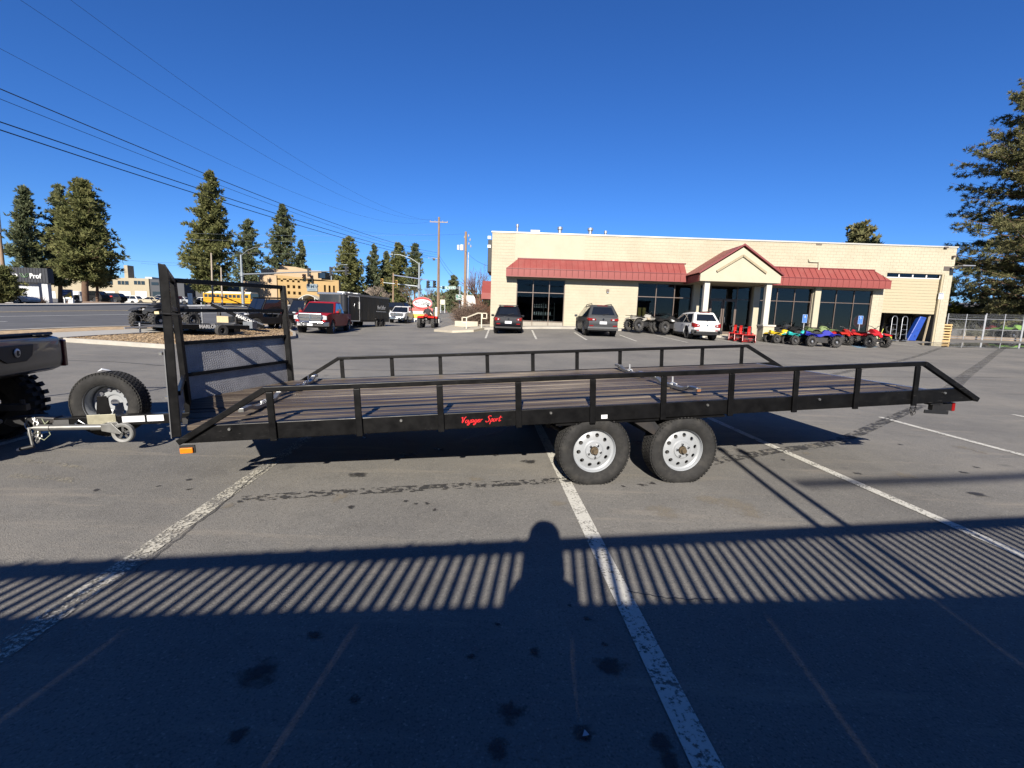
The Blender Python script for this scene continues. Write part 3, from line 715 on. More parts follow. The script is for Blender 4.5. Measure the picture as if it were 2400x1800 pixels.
sh(6.38, [(.25,.95),(.1,.15),(.22,.02),(.42,.2)], [(-.02,.62),(.55,.68)])                           # t
brush(S, 1.442, -.366, .0485, .25, .125, 'script_decal', mat('decal_red', (.75, .02, .025), .4, 0, .04), trailer, -.0016)

# wheels
def tyre_mesh(R, r, w, lugs=56, name='tyre', n=64, block=True):
    g = MB(); h = w/2
    prof = [(r, -h*.72), (r+.012, -h*.86), (r+(R-r)*.45, -h*1.02), (R-.045, -h*1.0), (R-.016, -h*.86), (R-.006, -h*.70), (R-.006, h*.70), (R-.016, h*.86), (R-.045, h*1.0), (r+(R-r)*.45, h*1.02), (r+.012, h*.86), (r, h*.72)]
    g.lathe(prof, n=n, closed=True)
    if block:
        for k in range(lugs):
            t = 2*math.pi*k/lugs
            for j, yy in enumerate((-.62, -.2, .2, .62)):
                tt = t+(.5*2*math.pi/lugs if j % 2 else 0); c = Vector((math.cos(tt), 0, math.sin(tt))); tg = Vector((-math.sin(tt), 0, math.cos(tt)))
                M = Matrix((c, Vector((0, 1, 0)), tg)).transposed()
                sx = .006
                g.box(c*(R-.006+.002)+Vector((0, yy*h*1.02, 0)), (sx, h*.36, 2*math.pi*R/lugs*.72), M)
            c = Vector((math.cos(t), 0, math.sin(t))); tg = Vector((-math.sin(t), 0, math.cos(t))); M = Matrix((c, Vector((0, 1, 0)), tg)).transposed()
            for s in (-1, 1): g.box(c*(R-.016)+Vector((0, s*h*.90, 0)), (.010, .010, 2*math.pi*R/lugs*.40), M)
    return g.mesh(name, 35)
def rim_mesh(r=.203, d=.075, holes=10, name='rim'):
    """white modular steel wheel: rolled lip, dished face with round holes; face looks towards -y"""
    g = MB()
    g.lathe([(r-.012, -d+.010), (r, -d-.002), (r+.004, -d), (r+.002, -d+.006), (r-.010, -d+.016), (r-.016, -d+.040), (r-.030, -d+.050), (r-.038, -d+.048)], n=60)
    g.lathe([(r-.016, -d+.040), (r-.02, d*.6), (r, d+.01)], n=60)
    ro, ri, z0, z1 = r-.038, .092, -d+.048, -d+.030
    def pt(rr, a):
        t = (rr-ri)/(ro-ri); return Vector((rr*math.cos(a), z1+(z0-z1)*t*t, rr*math.sin(a)))
    hr, rc_ = .0188, (ro+ri)/2+.008
    for k in range(holes):
        a0, a1 = 2*math.pi*k/holes, 2*math.pi*(k+1)/holes; ac = (a0+a1)/2
        bd = []
        for j in range(4): bd.append((ro, a0+(a1-a0)*j/4))
        for j in range(4): bd.append((ro+(ri-ro)*j/4, a1))
        for j in range(4): bd.append((ri, a1+(a0-a1)*j/4))
        for j in range(4): bd.append((ri+(ro-ri)*j/4, a0))
        cp = Vector((rc_*math.cos(ac), 0, rc_*math.sin(ac))); ci = []
        for (rr, a) in bd:
            q = Vector((rr*math.cos(a), 0, rr*math.sin(a)))-cp; q.normalize(); h = cp+q*hr; ci.append((math.hypot(h.x, h.z), math.atan2(h.z, h.x)))
        vs = [pt(*b) for b in bd]+[pt(*c_) for c_ in ci]+[pt(*c_)+Vector((0, .012, 0)) for c_ in ci]
        g.add(vs, [(i, (i+1) % 16, 16+(i+1) % 16, 16+i) for i in range(16)]+[(16+i, 16+(i+1) % 16, 32+(i+1) % 16, 32+i) for i in range(16)])
    g.lathe([(ri, z1), (.080, z1-.004), (.074, z1-.014), (.040, z1-.016), (.036, z1-.006)], n=40)
    return g.mesh(name, 40)
TY = tyre_mesh(.326, .195, .205, 60); RM = rim_mesh()
brass = mat('hub_grease', (.20, .155, .10), .5, .5, .3, 40, dirt=(.1, .07, .04), dirt_amt=.6)
def road_wheel(loc, parent, name='wheel', flip=False, hub=True):
    e = bpy.data.objects.new(name, None); C.objects.link(e); e.parent = parent; e.location = loc; e.empty_display_size = .1
    e.rotation_euler = (0, rp_.random()*6, math.pi if flip else 0)
    t = link('tyre', TY, rubber, e); r = link('rim', RM, rim_white, e)
    if hub:
        MB().cyl((0, -.045, 0), (0, -.075, 0), .034, .034, 16).cyl((0, -.075, 0), (0, -.105, 0), .026, .022, 16).build('hub', brass, e, smooth=40)
        for k in range(5):
            a = 2*math.pi*k/5; c = Vector((.057*math.cos(a), 0, .057*math.sin(a))); g = MB(); g.cyl(c+Vector((0, -.055, 0)), c+Vector((0, -.082, 0)), .0105, .009, 6); g.build('lug_nut', chrome, e)
        MB().cyl((0, -.02, 0), (0, .08, 0), .135, .135, 24).build('brake_drum', mat('drum', (.03, .028, .026), .8), e, smooth=40)
    return e
W1, W2 = Vector((2.605, .115, -.691)), Vector((3.440, .115, -.738))
for k, w in enumerate((W1, W2)):
    wz = TM @ w; 
    road_wheel(w, trailer); road_wheel((w.x, TW-.115, w.z), trailer, flip=True)
    MB().cyl((w.x, .22, w.z), (w.x, TW-.22, w.z), .032, n=12).build('axle', dark_steel, trailer)
    for y in (.42, TW-.42):
        MB().tube([(w.x-.33, y, TB-.10), (w.x-.15, y, w.z+.075), (w.x, y, w.z+.055), (w.x+.15, y, w.z+.075), (w.x+.33, y, TB-.10)], .02, 6).build('leaf_spring', dark_steel, trailer)
        for dx in (-.33, .33): MB().prism([(w.x+dx-.03, y-.02, -.50), (w.x+dx+.03, y-.02, -.50), (w.x+dx+.012, y-.02, TB-.14), (w.x+dx-.012, y-.02, TB-.14)], (0, .04, 0)).build('spring_hanger', dark_steel, trailer)
MB().b2((2.25, .02, -.44), (3.82, .26, -.422)).build('mudguard', black_paint, trailer)
MB().prism([(2.95, .05, -.44), (3.15, .05, -.44), (3.30, .05, -.62), (3.22, .05, -.62)], (0, .03, 0)).build('gusset', dark_steel, trailer)

# tongue with coupler, jack, chains and spare wheel
YC = 1.283
MB().b2((-2.62, YC-.05, -.505), (-.4, YC+.05, -.405)).build('tongue', black_paint, trailer, bevel=.006)
mbp = MB(); mbp.prism([(-2.40, YC-.06, -.395), (-2.62, YC-.06, -.37), (-2.80, YC-.06, -.38), (-2.83, YC-.06, -.43), (-2.76, YC-.06, -.47), (-2.40, YC-.06, -.45)], (0, .12, 0)); mbp.build('coupler', dark_steel, trailer, bevel=.012)
MB().b2((-2.12, YC-.062, -.50), (-1.87, YC-.051, -.385)).build('jack_plate', mat('zinc_yellow', (.52, .49, .36), .4, .5, .2, 12), trailer, bevel=.003)
MB().b2((-2.10, YC-.075, -.535), (-1.86, YC-.02, -.52)).build('jack_clamp', zinc, trailer, bevel=.003)
for (a, b) in ((-1.82, -1.62), (-1.60, -1.45)):
    o = MB().b2((a, YC-.0535, -.475), (b, YC-.0505, -.415)).build('sticker', mat('sticker', (.80, .81, .82), .5, 0, .03), trailer)
g = MB(); g.cyl((-2.53, YC-.11, -.475), (-1.93, YC-.11, -.497), .027, n=18); g.cyl((-2.50, YC-.11, -.476), (-2.40, YC-.11, -.480), .033, n=18); g.build('jack_tube', zinc, trailer, smooth=40)
g = MB(); g.prism([(-1.95, YC-.145, -.462), (-1.95, YC-.145, -.532), (-1.80, YC-.145, -.572), (-1.785, YC-.145, -.555), (-1.86, YC-.145, -.462)], (0, .006, 0)); g.prism([(-1.95, YC-.075, -.462), (-1.95, YC-.075, -.532), (-1.80, YC-.075, -.572), (-1.785, YC-.075, -.555), (-1.86, YC-.075, -.462)], (0, .006, 0)); g.b2((-1.955, YC-.145, -.53), (-1.945, YC-.07, -.462))
g.build('jack_fork', zinc, trailer, bevel=.002)
jw = MB(); jw.lathe([(.065, -.018), (.088, -.026), (.097, -.018), (.097, .018), (.088, .026), (.065, .018)], (-1.79, YC-.108, -.565), n=32, closed=True)
jwo = jw.build('jack_wheel', mat('grey_plastic', (.22, .22, .21), .6, 0, .2, 20, dirt=(.33, .31, .27), dirt_amt=.5), trailer, smooth=40)
g = MB()
for k in range(5):
    a = 2*math.pi*k/5+.3; c = Vector((-1.79, YC-.108, -.565)); g.bar(c, c+Vector((.07*math.cos(a), 0, .07*math.sin(a))), .02, .012, (0, 1, 0))
g.cyl((-1.79, YC-.14, -.565), (-1.79, YC-.075, -.565), .014, n=12); g.build('wheel_spokes', mat('grey_plastic_dark', (.07, .07, .07), .6), jwo)
g = MB(); g.tube([(-2.53, YC-.11, -.475), (-2.575, YC-.115, -.475), (-2.575, YC-.12, -.50), (-2.565, YC-.125, -.645)], .011, 8); g.build('crank_arm', zinc, trailer, smooth=40)
g = MB(); g.cyl((-2.555, YC-.125, -.648), (-2.655, YC-.15, -.665), .017, .015, 12); g.build('crank_grip', black_plastic, trailer, smooth=40)
MB().cyl((-2.655, YC-.15, -.665), (-2.675, YC-.155, -.669), .017, .012, 12).build('grip_cap', mat('cap_white', (.8, .8, .8), .4), trailer, smooth=60)
chain([(-2.62, YC-.055, -.385), (-2.63, YC-.07, -.44), (-2.60, YC-.09, -.52), (-2.575, YC-.10, -.60), (-2.55, YC-.09, -.57), (-2.56, YC-.06, -.47), (-2.57, YC-.05, -.39)], .024, .005, 'safety_chain', trailer, zinc, .036)
chain([(-2.57, YC-.055, -.385), (-2.52, YC-.075, -.45), (-2.555, YC-.09, -.53), (-2.545, YC-.09, -.62), (-2.52, YC-.09, -.58), (-2.53, YC-.06, -.46)], .024, .005, 'safety_chain', trailer, zinc, .036)
MB().tube([(-2.5, YC-.06, -.40), (-2.45, YC-.09, -.47), (-2.42, YC-.10, -.55), (-2.48, YC-.10, -.60), (-2.55, YC-.09, -.56), (-2.50, YC-.08, -.48), (-2.44, YC-.07, -.42)], .004, 6).build('lamp_wire', mat('wire_green', (.30, .33, .22), .6), trailer)
MB().tube([(-2.22, YC-.07, -.46), (-2.18, YC-.075, -.43), (-2.13, YC-.075, -.47), (-2.17, YC-.075, -.49), (-2.22, YC-.07, -.46)], .008, 8).build('safety_hook', chrome, trailer)
MB().b2((-2.42, YC-.058, -.475), (-2.28, YC-.052, -.42)).build('serial_plate', mat('plate_grey', (.12, .12, .12), .5, .4), trailer)
sp = road_wheel((-2.04, YC+.17, -.315), trailer, 'spare_wheel', flip=True, hub=False)
MB().b2((-2.08, YC+.051, -.52), (-2.0, YC+.085, -.24)).prism([(-2.11, YC+.05, -.40), (-1.97, YC+.05, -.40), (-2.0, YC+.05, -.22), (-2.08, YC+.05, -.22)], (0, .012, 0)).build('spare_bracket', black_paint, trailer, bevel=.004)
MB().add([(-2.09, YC+.12, .018), (-2.03, YC+.10, .035), (-1.99, YC+.16, .02), (-2.04, YC+.2, .03), (-2.05, YC+.13, .05)], [(0,1,4),(1,2,4),(2,3,4),(3,0,4)]).build('tyre_label', mat('label_white', (.8, .82, .85), .5), trailer)

# ---------------------------------------------------------------- side-by-side that tows the trailer (only its tail is in the picture)
hz = math.atan2(ex.y, ex.x)
ub = TM @ Vector((-2.76, YC, 0)); ub.z = .04
UM = Matrix.Translation(ub) @ Matrix.Rotation(hz+rad(9), 4, 'Z')
utv = thing('utility_vehicle', 'brown and black side by side hitched to the flatbed trailer at left edge', 'utility vehicle', M=UM)
bz = mat('utv_brown', (.085, .075, .060), .38, 0, .08, 4, coat=.4, dirt=(.2, .17, .13), dirt_amt=.3)
g = MB()   # tailgate box: local x towards the trailer, y away from the camera
sec = [(.10, .76, .80), (.13, .78, .92), (.10, .78, 1.14), (-.02, .765, 1.20)]
def box_ring(x, hw, z0, z1, r=.05):
    return [(x, -hw, z0+r), (x, -hw+r, z0), (x, hw-r, z0), (x, hw, z0+r), (x, hw, z1-r), (x, hw-r, z1), (x, -hw+r, z1), (x, -hw, z1-r)]
g.loft([box_ring(-1.35, .74, .66, 1.03), box_ring(-.3, .76, .66, 1.05), box_ring(-.03, .76, .68, 1.06), box_ring(.05, .745, .72, 1.04), box_ring(.065, .70, .76, 1.00)])
body = g.build('cargo_box', bz, utv, smooth=30, bevel=.01)
MB().prism([(.067, -.25, .99), (.067, .25, .99), (.067, .22, .88), (.067, .13, .83), (.067, -.13, .83), (.067, -.22, .88)], (.012, 0, 0)).build('badge_panel', black_plastic, utv, bevel=.005)
g = MB(); g.lathe([(.0, .0), (.040, .0), (.043, .006), (.032, .012), (.0, .012)], (.080, 0, .92), 'x', 24); g.build('round_badge', alu, utv, smooth=30)
g = MB(); g.prism([(.0925, -.012, .945), (.0925, .018, .935), (.0925, .006, .918), (.0925, .02, .90), (.0925, -.012, .89), (.0925, -.02, .918)], (.003, 0, 0)); g.build('badge_emblem', black_plastic, utv)
for (a, b) in ((.40, .50), (.53, .63), (-.63, -.53)): MB().b2((-.06, a, 1.063), (.02, b, 1.072)).build('box_slot', black_plastic, utv)
MB().tube([(-.03, -.74, 1.075), (-.03, .74, 1.075)], .018, 8).build('gate_lip', black_plastic, utv)
for s in (-1, 1):
    MB().b2((-.02, s*.735, .72), (.075, s*.79, 1.01)).build('tail_lamp', mat('tail_red_dark', (.16, .008, .008), .25, 0, .1, coat=.5), utv, bevel=.012)
MB().b2((-1.6, -.42, .36), (-.72, .42, .655)).build('frame', black_plastic, utv, bevel=.02)
g = MB(); g.bar((-.15, 0, .40), (.12, 0, .40), .06, .06); g.cyl((.08, 0, .43), (.08, 0, .47), .02); g.build('hitch', dark_steel, utv)
g = MB(); g.tube([(.0, -.30, .45), (.05, -.36, .40), (.05, -.30, .33), (.0, -.18, .30), (-.1, -.1, .30)], .022, 8); g.build('exhaust', mat('steel_grey', (.3, .3, .3), .4, .8), utv)
def knobby(R, r, w, name, n=40, lug=26):
    g = MB(); h = w/2
    g.lathe([(r, -h*.7), (r+(R-r)*.5, -h*1.0), (R-.04, -h*.92), (R-.02, -h*.6), (R-.02, h*.6), (R-.04, h*.92), (r+(R-r)*.5, h*1.0), (r, h*.7)], n=n, closed=True)
    for k in range(lug):
        for j, yy in enumerate((-.72, 0, .72)):
            t = 2*math.pi*(k+(.5 if j == 1 else 0))/lug; c = Vector((math.cos(t), 0, math.sin(t))); tg = Vector((-math.sin(t), 0, math.cos(t)))
            M = Matrix((c, Vector((0, 1, 0)), tg)).transposed()
            g.box(c*(R-.012)+Vector((0, yy*h*.95, 0)), (.040, h*.5, 2*math.pi*R/lug*.5), M)
    return g.mesh(name, 35)
KN = knobby(.37, .19, .27, 'tyre')
KN2 = knobby(.385, .17, .28, 'tyre', 48, 26)
for s in (-1, 1):
    for x in (-.50, -2.5):
        e = bpy.data.objects.new('wheel', None); C.objects.link(e); e.parent = utv; e.location = (x, s*.64, .345)
        link('tyre', KN2, rubber, e)
        MB().lathe([(.03, s*.02), (.10, s*.05), (.18, s*.07), (.195, s*.10)], n=28).build('rim', black_plastic, e, smooth=40)
g = MB(); g.loft([box_ring(-3.1, .70, .5, .95), box_ring(-2.6, .74, .48, 1.05), box_ring(-1.45, .74, .45, 1.0)]); g.build('front_body', bz, utv, smooth=30)
g = MB()
for s in (-1, 1): g.tube([(-1.42, s*.68, 1.0), (-1.5, s*.62, 1.95), (-2.3, s*.62, 1.95), (-2.75, s*.70, 1.05)], .028, 8)
g.build('roll_cage', black_plastic, utv)
MB().b2((-1.9, -.6, .95), (-1.5, .6, 1.35)).build('seat', black_plastic, utv, bevel=.05)
# ---------------------------------------------------------------- behind the camera: the slatted fence and the person whose shadows lie on the lot
fence = thing('slatted_fence', 'tall timber fence with slatted top whose shadow stripes the asphalt', 'fence')
fw = mat('fence_timber', (.30, .24, .18), .8, 0, .2, 3, stretch=(6, 6, .6))
def fy(x): return -1.6+.09*x
def fb(x): return 2.06
def ft(x): return 2.43+.044*x
g = MB(); x = -9.0; k = 0; rf = random.Random(8)
while x < 11:
    w = .040+rf.uniform(-.002, .002); top = ft(x)+(rf.uniform(.0, .04) if x < .2 else -.01)
    g.b2((x-w/2, fy(x)-.012, fb(x)-.06), (x+w/2, fy(x)+.012, top)); x += .0735; k += 1
o = g.build('slats', fw, fence); o['kind'] = 'stuff'
for a in range(-9, 11):
    MB().bar((a, fy(a), ft(a)-.02), (a+1, fy(a+1), ft(a+1)-.02), .09, .055).build('top_rail', fw, fence)
for a in np.arange(-9, 11, 1.0):
    a = float(a); MB().bar((a+.003, fy(a), 1.04), (a+.997, fy(a+1), 1.04), .03, 2.04).build('board_panel', fw, fence)
for a in (-9, -6.6, -4.2, -1.8, .6, 5.4, 7.8, 10.2):
    MB().b2((a-.05, fy(a)-.13, 0), (a+.05, fy(a)-.03, fb(a)-.06)).build('post', fw, fence)
for k, (tx, ty) in enumerate(((2.45, 5.15), (2.67, 5.09))):
    # twin poles standing against the fence
    hgt = 3.55-.05*k; L = hgt/math.tan(rad(SUN_EL)); bx, by = tx-L*math.sin(rad(SUN_AZ)), ty-L*math.cos(rad(SUN_AZ))
    pole = thing('pole', ('tall slim steel pole beside the slatted fence casting the left twin shadow', 'shorter slim steel pole beside the slatted fence casting the right twin shadow')[k], 'pole', (bx, by, 0), group='twin poles at the fence')
    MB().cyl((0, 0, 0), (0, 0, hgt), .035, .03, 12).build('shaft', galv, pole, smooth=40)
    MB().lathe([(.0, -.03), (.045, -.02), (.055, .03), (.03, .08), (0, .09)], (0, 0, hgt), 'z', 16).build('cap', galv, pole, smooth=60)
# a thick overhead cable behind the camera; its soft shadow crosses the stalls at right
_c0, _c1 = gp(1870, 1134), gp(2420, 1083); _k = 7.0/math.sin(rad(SUN_EL))
_c0, _c1 = _c0-_sd*_k, _c1-_sd*_k; _d = (_c1-_c0)
g = MB(); g.tube([_c0+_d*(3.0*k/16)-Vector((0, 0, .25*math.sin(math.pi*k/16))) for k in range(17)], .045, 8)
tag(g.build('overhead_cable', black_plastic), 'thick black cable overhead behind the camera, seen by its soft shadow', 'cable')
# the person who holds the camera
def skin_body(name, verts, edges, radii, m, parent, root=0, sub=2):
    me = bpy.data.meshes.new(name); me.from_pydata(verts, edges, []); o = bpy.data.objects.new(name, me); C.objects.link(o)
    if parent: o.parent = parent
    s = o.modifiers.new('skin', 'SKIN'); s.use_smooth_shade = True
    for i, r in enumerate(radii):
        rr = r if isinstance(r, tuple) else (r, r)
        me.skin_vertices[0].data[i].radius = rr; me.skin_vertices[0].data[i].use_root = (i == root)
    b = o.modifiers.new('sub', 'SUBSURF'); b.levels = sub; b.render_levels = sub
    me.materials.append(m); return o
cloth = mat('dark_cloth', (.025, .026, .03), .9, 0, .2, 20)
skin = mat('skin', (.50, .30, .21), .55, 0, .08, 12)
def photographer():
    p = thing('person', 'standing photographer in dark jacket and round cap holding up a phone', 'person', (-.03, -.36, 0))
    V = [(0, 0, .98), (0, 0, 1.18), (0, .01, 1.42), (0, 0, 1.52), (0, .02, 1.64),
         (-.15, 0, 1.45), (-.18, .10, 1.20), (-.08, .20, 1.38), (.15, 0, 1.45), (.18, .10, 1.20), (.08, .20, 1.38),
         (-.11, 0, .93), (-.12, .02, .50), (-.13, -.01, .09), (-.13, .14, .04), (.11, 0, .93), (.12, .02, .50), (.13, -.01, .09), (.13, .14, .04)]
    E = [(0,1),(1,2),(2,3),(3,4),(2,5),(5,6),(6,7),(2,8),(8,9),(9,10),(0,11),(11,12),(12,13),(13,14),(0,15),(15,16),(16,17),(17,18)]
    Rr = [(.15,.12),(.14,.115),(.14,.11),(.06,.06),(.06,.06),.06,.048,.038,.06,.048,.038,.095,.07,.055,.045,.095,.07,.055,.045]
    p.scale = (.82, 1, 1)
    skin_body('body', V, E, Rr, cloth, p)
    g = MB(); g.lathe([(0, -.12), (.05, -.115), (.075, -.06), (.082, 0), (.08, .05), (.06, .1), (0, .125)], (0, .03, 1.73), 'z', 20); g.build('head', skin, p, smooth=60)
    g = MB(); g.lathe([(.122, -.01), (.130, .03), (.122, .09), (.090, .135), (0, .155)], (0, .025, 1.72), 'z', 24); g.build('cap', cloth, p, smooth=60)
    g = MB(); g.lathe([(.10, -.22), (.155, -.16), (.150, -.05), (.138, .04), (.12, .06)], (0, .01, 1.70), 'z', 24); g.build('hood', cloth, p, smooth=60)
    g = MB(); 
    for s in (-1, 1):
        c = Vector((s*.075, .21, 1.40)); g.box(c, (.03, .07, .06))
        for k in range(4): g.tube([c+Vector((0, .03, -.02+k*.016)), c+Vector((-s*.01, .055, -.02+k*.016)), c+Vector((-s*.035, .06, -.018+k*.016))], .0085, 6)
        g.tube([c+Vector((0, -.01, .025)), c+Vector((-s*.02, -.012, .045)), c+Vector((-s*.045, -.005, .05))], .010, 6)
    g.build('hands', skin, p, smooth=50)
    ph = MB().box((0, .245, 1.405), (.15, .009, .075)); return ph
ph = photographer()
po = ph.build('phone', black_plastic, None, bevel=.004); po.location = (-.03, -.36, 0); tag(po, 'black phone held up in the photographer\'s hands', 'phone')
# ---------------------------------------------------------------- the dealership building
YB = 33.0; ZF = .86; PY = .30     # front wall plane, floor level, wall thickness
def bx(px, py, Y=YB): q = at(px, py, Y); return q.x, q.z
XL, XR = bx(1151, 660)[0], bx(2226, 690)[0]; ZT = (bx(1154, 543.4)[1]+bx(2239, 575.7)[1])/2
XL -= .0
cream = mat('cream_block', (.52, .47, .345), .88, 0, .06, 1.2, bump=.35, bscale=38, dirt=(.40, .33, .215), dirt_amt=.4, dscale=.5)
cream_smooth = mat('cream_stucco', (.53, .48, .355), .85, 0, .05, 1.5, bump=.2, bscale=50)
mortar = mat('mortar', (.475, .42, .30), .92, 0, .1, 3)
red_metal = mat('red_metal', (.30, .074, .064), .5, 0, .10, 1.2, coat=.0, spec=.25, dirt=(.33, .15, .125), dirt_amt=.45, dscale=.9)
red_dark = mat('red_metal_edge', (.22, .035, .035), .45, 0, .06, 2)
bronze = mat('bronze_frame', (.17, .125, .10), .45, .3, .1, 4)
pane_glass = glass_mat('window_glass', .52, (.018, .35))
store = thing('dealership_building', 'long cream block dealership with red metal awning and gabled entrance', 'building', (XL, YB, ZF))
def ob(mb, name, m, **k):
    """build a part of the store from world coordinates"""
    o = mb.build(name, m, store, **k); o.matrix_parent_inverse = Matrix.Translation((-XL, -YB, -ZF)); return o
# openings in the front wall: (x0, x1, z0, z1)
def span(pa, pb): return bx(pa, 700)[0], bx(pb, 700)[0]
Z_W = bx(1265, 655)[1]; Z_S = ZF+.02
wins = []
for (a, b) in ((1210, 1323), (1494, 1622), (1638, 1762), (1778, 1904), (1919, 2045)):
    x0, x1 = span(a, b); wins.append([x0, x1, Z_S, Z_W])
gx0, gx1 = span(2071, 2205); gz1 = bx(2140, 641)[1]
opens = [tuple(w) for w in wins]+[(gx0, gx1, ZF-.1, gz1)]
# the blocks: 0.40 x 0.20 m faces with recessed joints; near the left corner the wall is smoother
BW, BH, JT = .405, .2025, .010
xs0, xs1 = bx(1208, 560)[0], bx(1372, 560)[0]; zs0 = bx(1290, 612)[1]
rb = random.Random(21); g = MB(); nrow = int((ZT-.12-(ZF-.25))/BH); 
def clear(x0, x1, z0, z1):
    """cut a block by the openings"""
    segs = [(x0, x1)]
    for (a, b, c, d) in opens+[(xs0, xs1, zs0, ZT)]:
        if z0 >= d-.02 or z1 <= c+.02: continue
        out = []
        for (p, q) in segs:
            if q <= a or p >= b: out.append((p, q)); continue
            if p < a-.03: out.append((p, a))
            if q > b+.03: out.append((b, q))
        segs = out
    return segs
for r in range(nrow+1):
    z0 = ZF-.25+r*BH; z1 = min(z0+BH-JT, ZT-.1)
    if z1-z0 < .05: continue
    x = XL+(0 if r % 2 else -BW/2)
    while x < XR:
        a, b = max(x, XL), min(x+BW-JT, XR)
        if b-a > .04:
            for (p, q) in clear(a, b, z0, z1):
                e = rb.uniform(0, .0025); g.add([(p, YB-e, z0), (q, YB-e, z0), (q, YB-e, z1), (p, YB-e, z1), (p, YB+.02, z0), (q, YB+.02, z0), (q, YB+.02, z1), (p, YB+.02, z1)], [(0,1,2,3),(3,2,6,7),(0,3,7,4),(1,5,6,2),(0,4,5,1)])
        x += BW
o = ob(g, 'wall_blocks', cream); o['kind'] = 'stuff'
# backing wall with mortar colour, pierced by the openings
g = MB(); xs = sorted({XL, XR}|{w[0] for w in opens}|{w[1] for w in opens}); zs = sorted({ZF-.4, ZT-.1}|{w[2] for w in opens}|{w[3] for w in opens})
for i in range(len(xs)-1):
    for j in range(len(zs)-1):
        cx, cz = (xs[i]+xs[i+1])/2, (zs[j]+zs[j+1])/2
        if any(a < cx < b and c < cz < d for a, b, c, d in opens): continue
        g.b2((xs[i], YB+.008, zs[j]), (xs[i+1], YB+PY, zs[j+1]))
ob(g, 'wall', mortar)
g = MB(); g.b2((xs0, YB-.012, zs0), (xs1, YB+.03, ZT-.105)); ob(g, 'smooth_patch', cream_smooth, bevel=.004)
for (x, w) in ((XL-.003, .30), (XR-.297, .30)): ob(MB().b2((x, YB+PY, ZF-.4), (x+w, YB+24, ZT-.1)), 'side_wall', cream)
ob(MB().b2((XL-.003, YB+23.7, ZF-.4), (XR, YB+24, ZT-.1)), 'back_wall', cream)
ob(MB().b2((XL-.06, YB-.05, ZT-.1), (XR+.06, YB+PY+.05, ZT)), 'parapet_cap', mat('cap_metal', (.62, .60, .54), .5, .3, .05), bevel=.01)
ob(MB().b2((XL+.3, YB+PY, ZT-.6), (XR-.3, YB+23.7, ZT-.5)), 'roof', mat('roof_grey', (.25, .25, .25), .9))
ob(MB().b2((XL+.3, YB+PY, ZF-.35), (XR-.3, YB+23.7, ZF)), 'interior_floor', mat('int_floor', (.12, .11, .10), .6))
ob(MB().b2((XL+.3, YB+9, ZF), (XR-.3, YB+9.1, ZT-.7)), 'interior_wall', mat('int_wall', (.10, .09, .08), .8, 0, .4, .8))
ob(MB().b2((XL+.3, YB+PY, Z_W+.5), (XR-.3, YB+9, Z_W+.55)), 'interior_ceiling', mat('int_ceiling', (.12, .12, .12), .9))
# windows with bronze frames; every pane is a piece of its own
def window(x0, x1, z0, z1, vs, hs, sill=None, door=False, name='window'):
    e = bpy.data.objects.new(name, None); C.objects.link(e); e.parent = store; e.location = (x0-XL, .14, z0-ZF); W, Hh = x1-x0, z1-z0
    f = MB(); t = .05
    for x in [0]+[v-x0 for v in vs]+[W-t]: f.b2((x, -.05, 0), (x+t, .05, Hh))
    for z in [0]+[h-z0 for h in hs]+[Hh-t]:
        ed = [0]+[v-x0 for v in vs]+[W-t]
        for a, b in zip(ed[:-1], ed[1:]): f.b2((a+t, -.045, z), (b, .045, z+t))
    f.build('frame', bronze, e)
    ex_ = [0]+[v-x0 for v in vs]+[W-t]; ez_ = [0]+[h-z0 for h in hs]+[Hh-t]
    for i in range(len(ex_)-1):
        for j in range(len(ez_)-1):
            p = MB().b2((ex_[i]+t, -.004, ez_[j]+t), (ex_[i+1], .004, ez_[j+1]))
            if j == 0 and sill: p.build('sill_panel', mat('sill_panel', (.36, .33, .27), .7), e)
            else: p.build('pane', pane_glass, e)
    return e
X = lambda px: bx(px, 700)[0]; Zp = lambda px, py: bx(px, py)[1]
window(*wins[0], [X(1248), X(1286)], [Zp(1265, 754), Zp(1265, 687)], True)
window(*wins[1], [X(1537), X(1580)], [Zp(1555, 760), Zp(1555, 697.5)], True)
wx0, wx1 = wins[2][0], wins[2][1]
window(*wins[2], [X(1665), X(1728)], [Zp(1700, 702)])
window(*wins[3], [X(1791), X(1822), X(1863)], [Zp(1850, 772), Zp(1850, 707)], True)
window(*wins[4], [X(1961), X(2003)], [Zp(1980, 778), Zp(1980, 711)], True)
# entrance doors
for (a, b) in ((1667, 1696), (1697.5, 1727)):
    e = bpy.data.objects.new('door', None); C.objects.link(e); e.parent = store; x0, x1 = X(a), X(b); z1 = Zp(1700, 703)-ZF; e.location = (x0-XL, .06, 0); W = x1-x0; f = MB()
    for x in (0, W-.09): f.b2((x, -.025, .02), (x+.09, .025, z1))
    f.b2((.09, -.025, .02), (W-.09, .025, .22)); f.b2((.09, -.025, z1-.1), (W-.09, .025, z1)); f.build('frame', bronze, e)
    MB().b2((.09, -.004, .22), (W-.09, .004, z1-.1)).build('pane', pane_glass, e)
    MB().cyl((W-.15 if a < 1690 else .15, -.06, .85), (W-.15 if a < 1690 else .15, -.06, 1.25), .014).build('handle', alu, e)
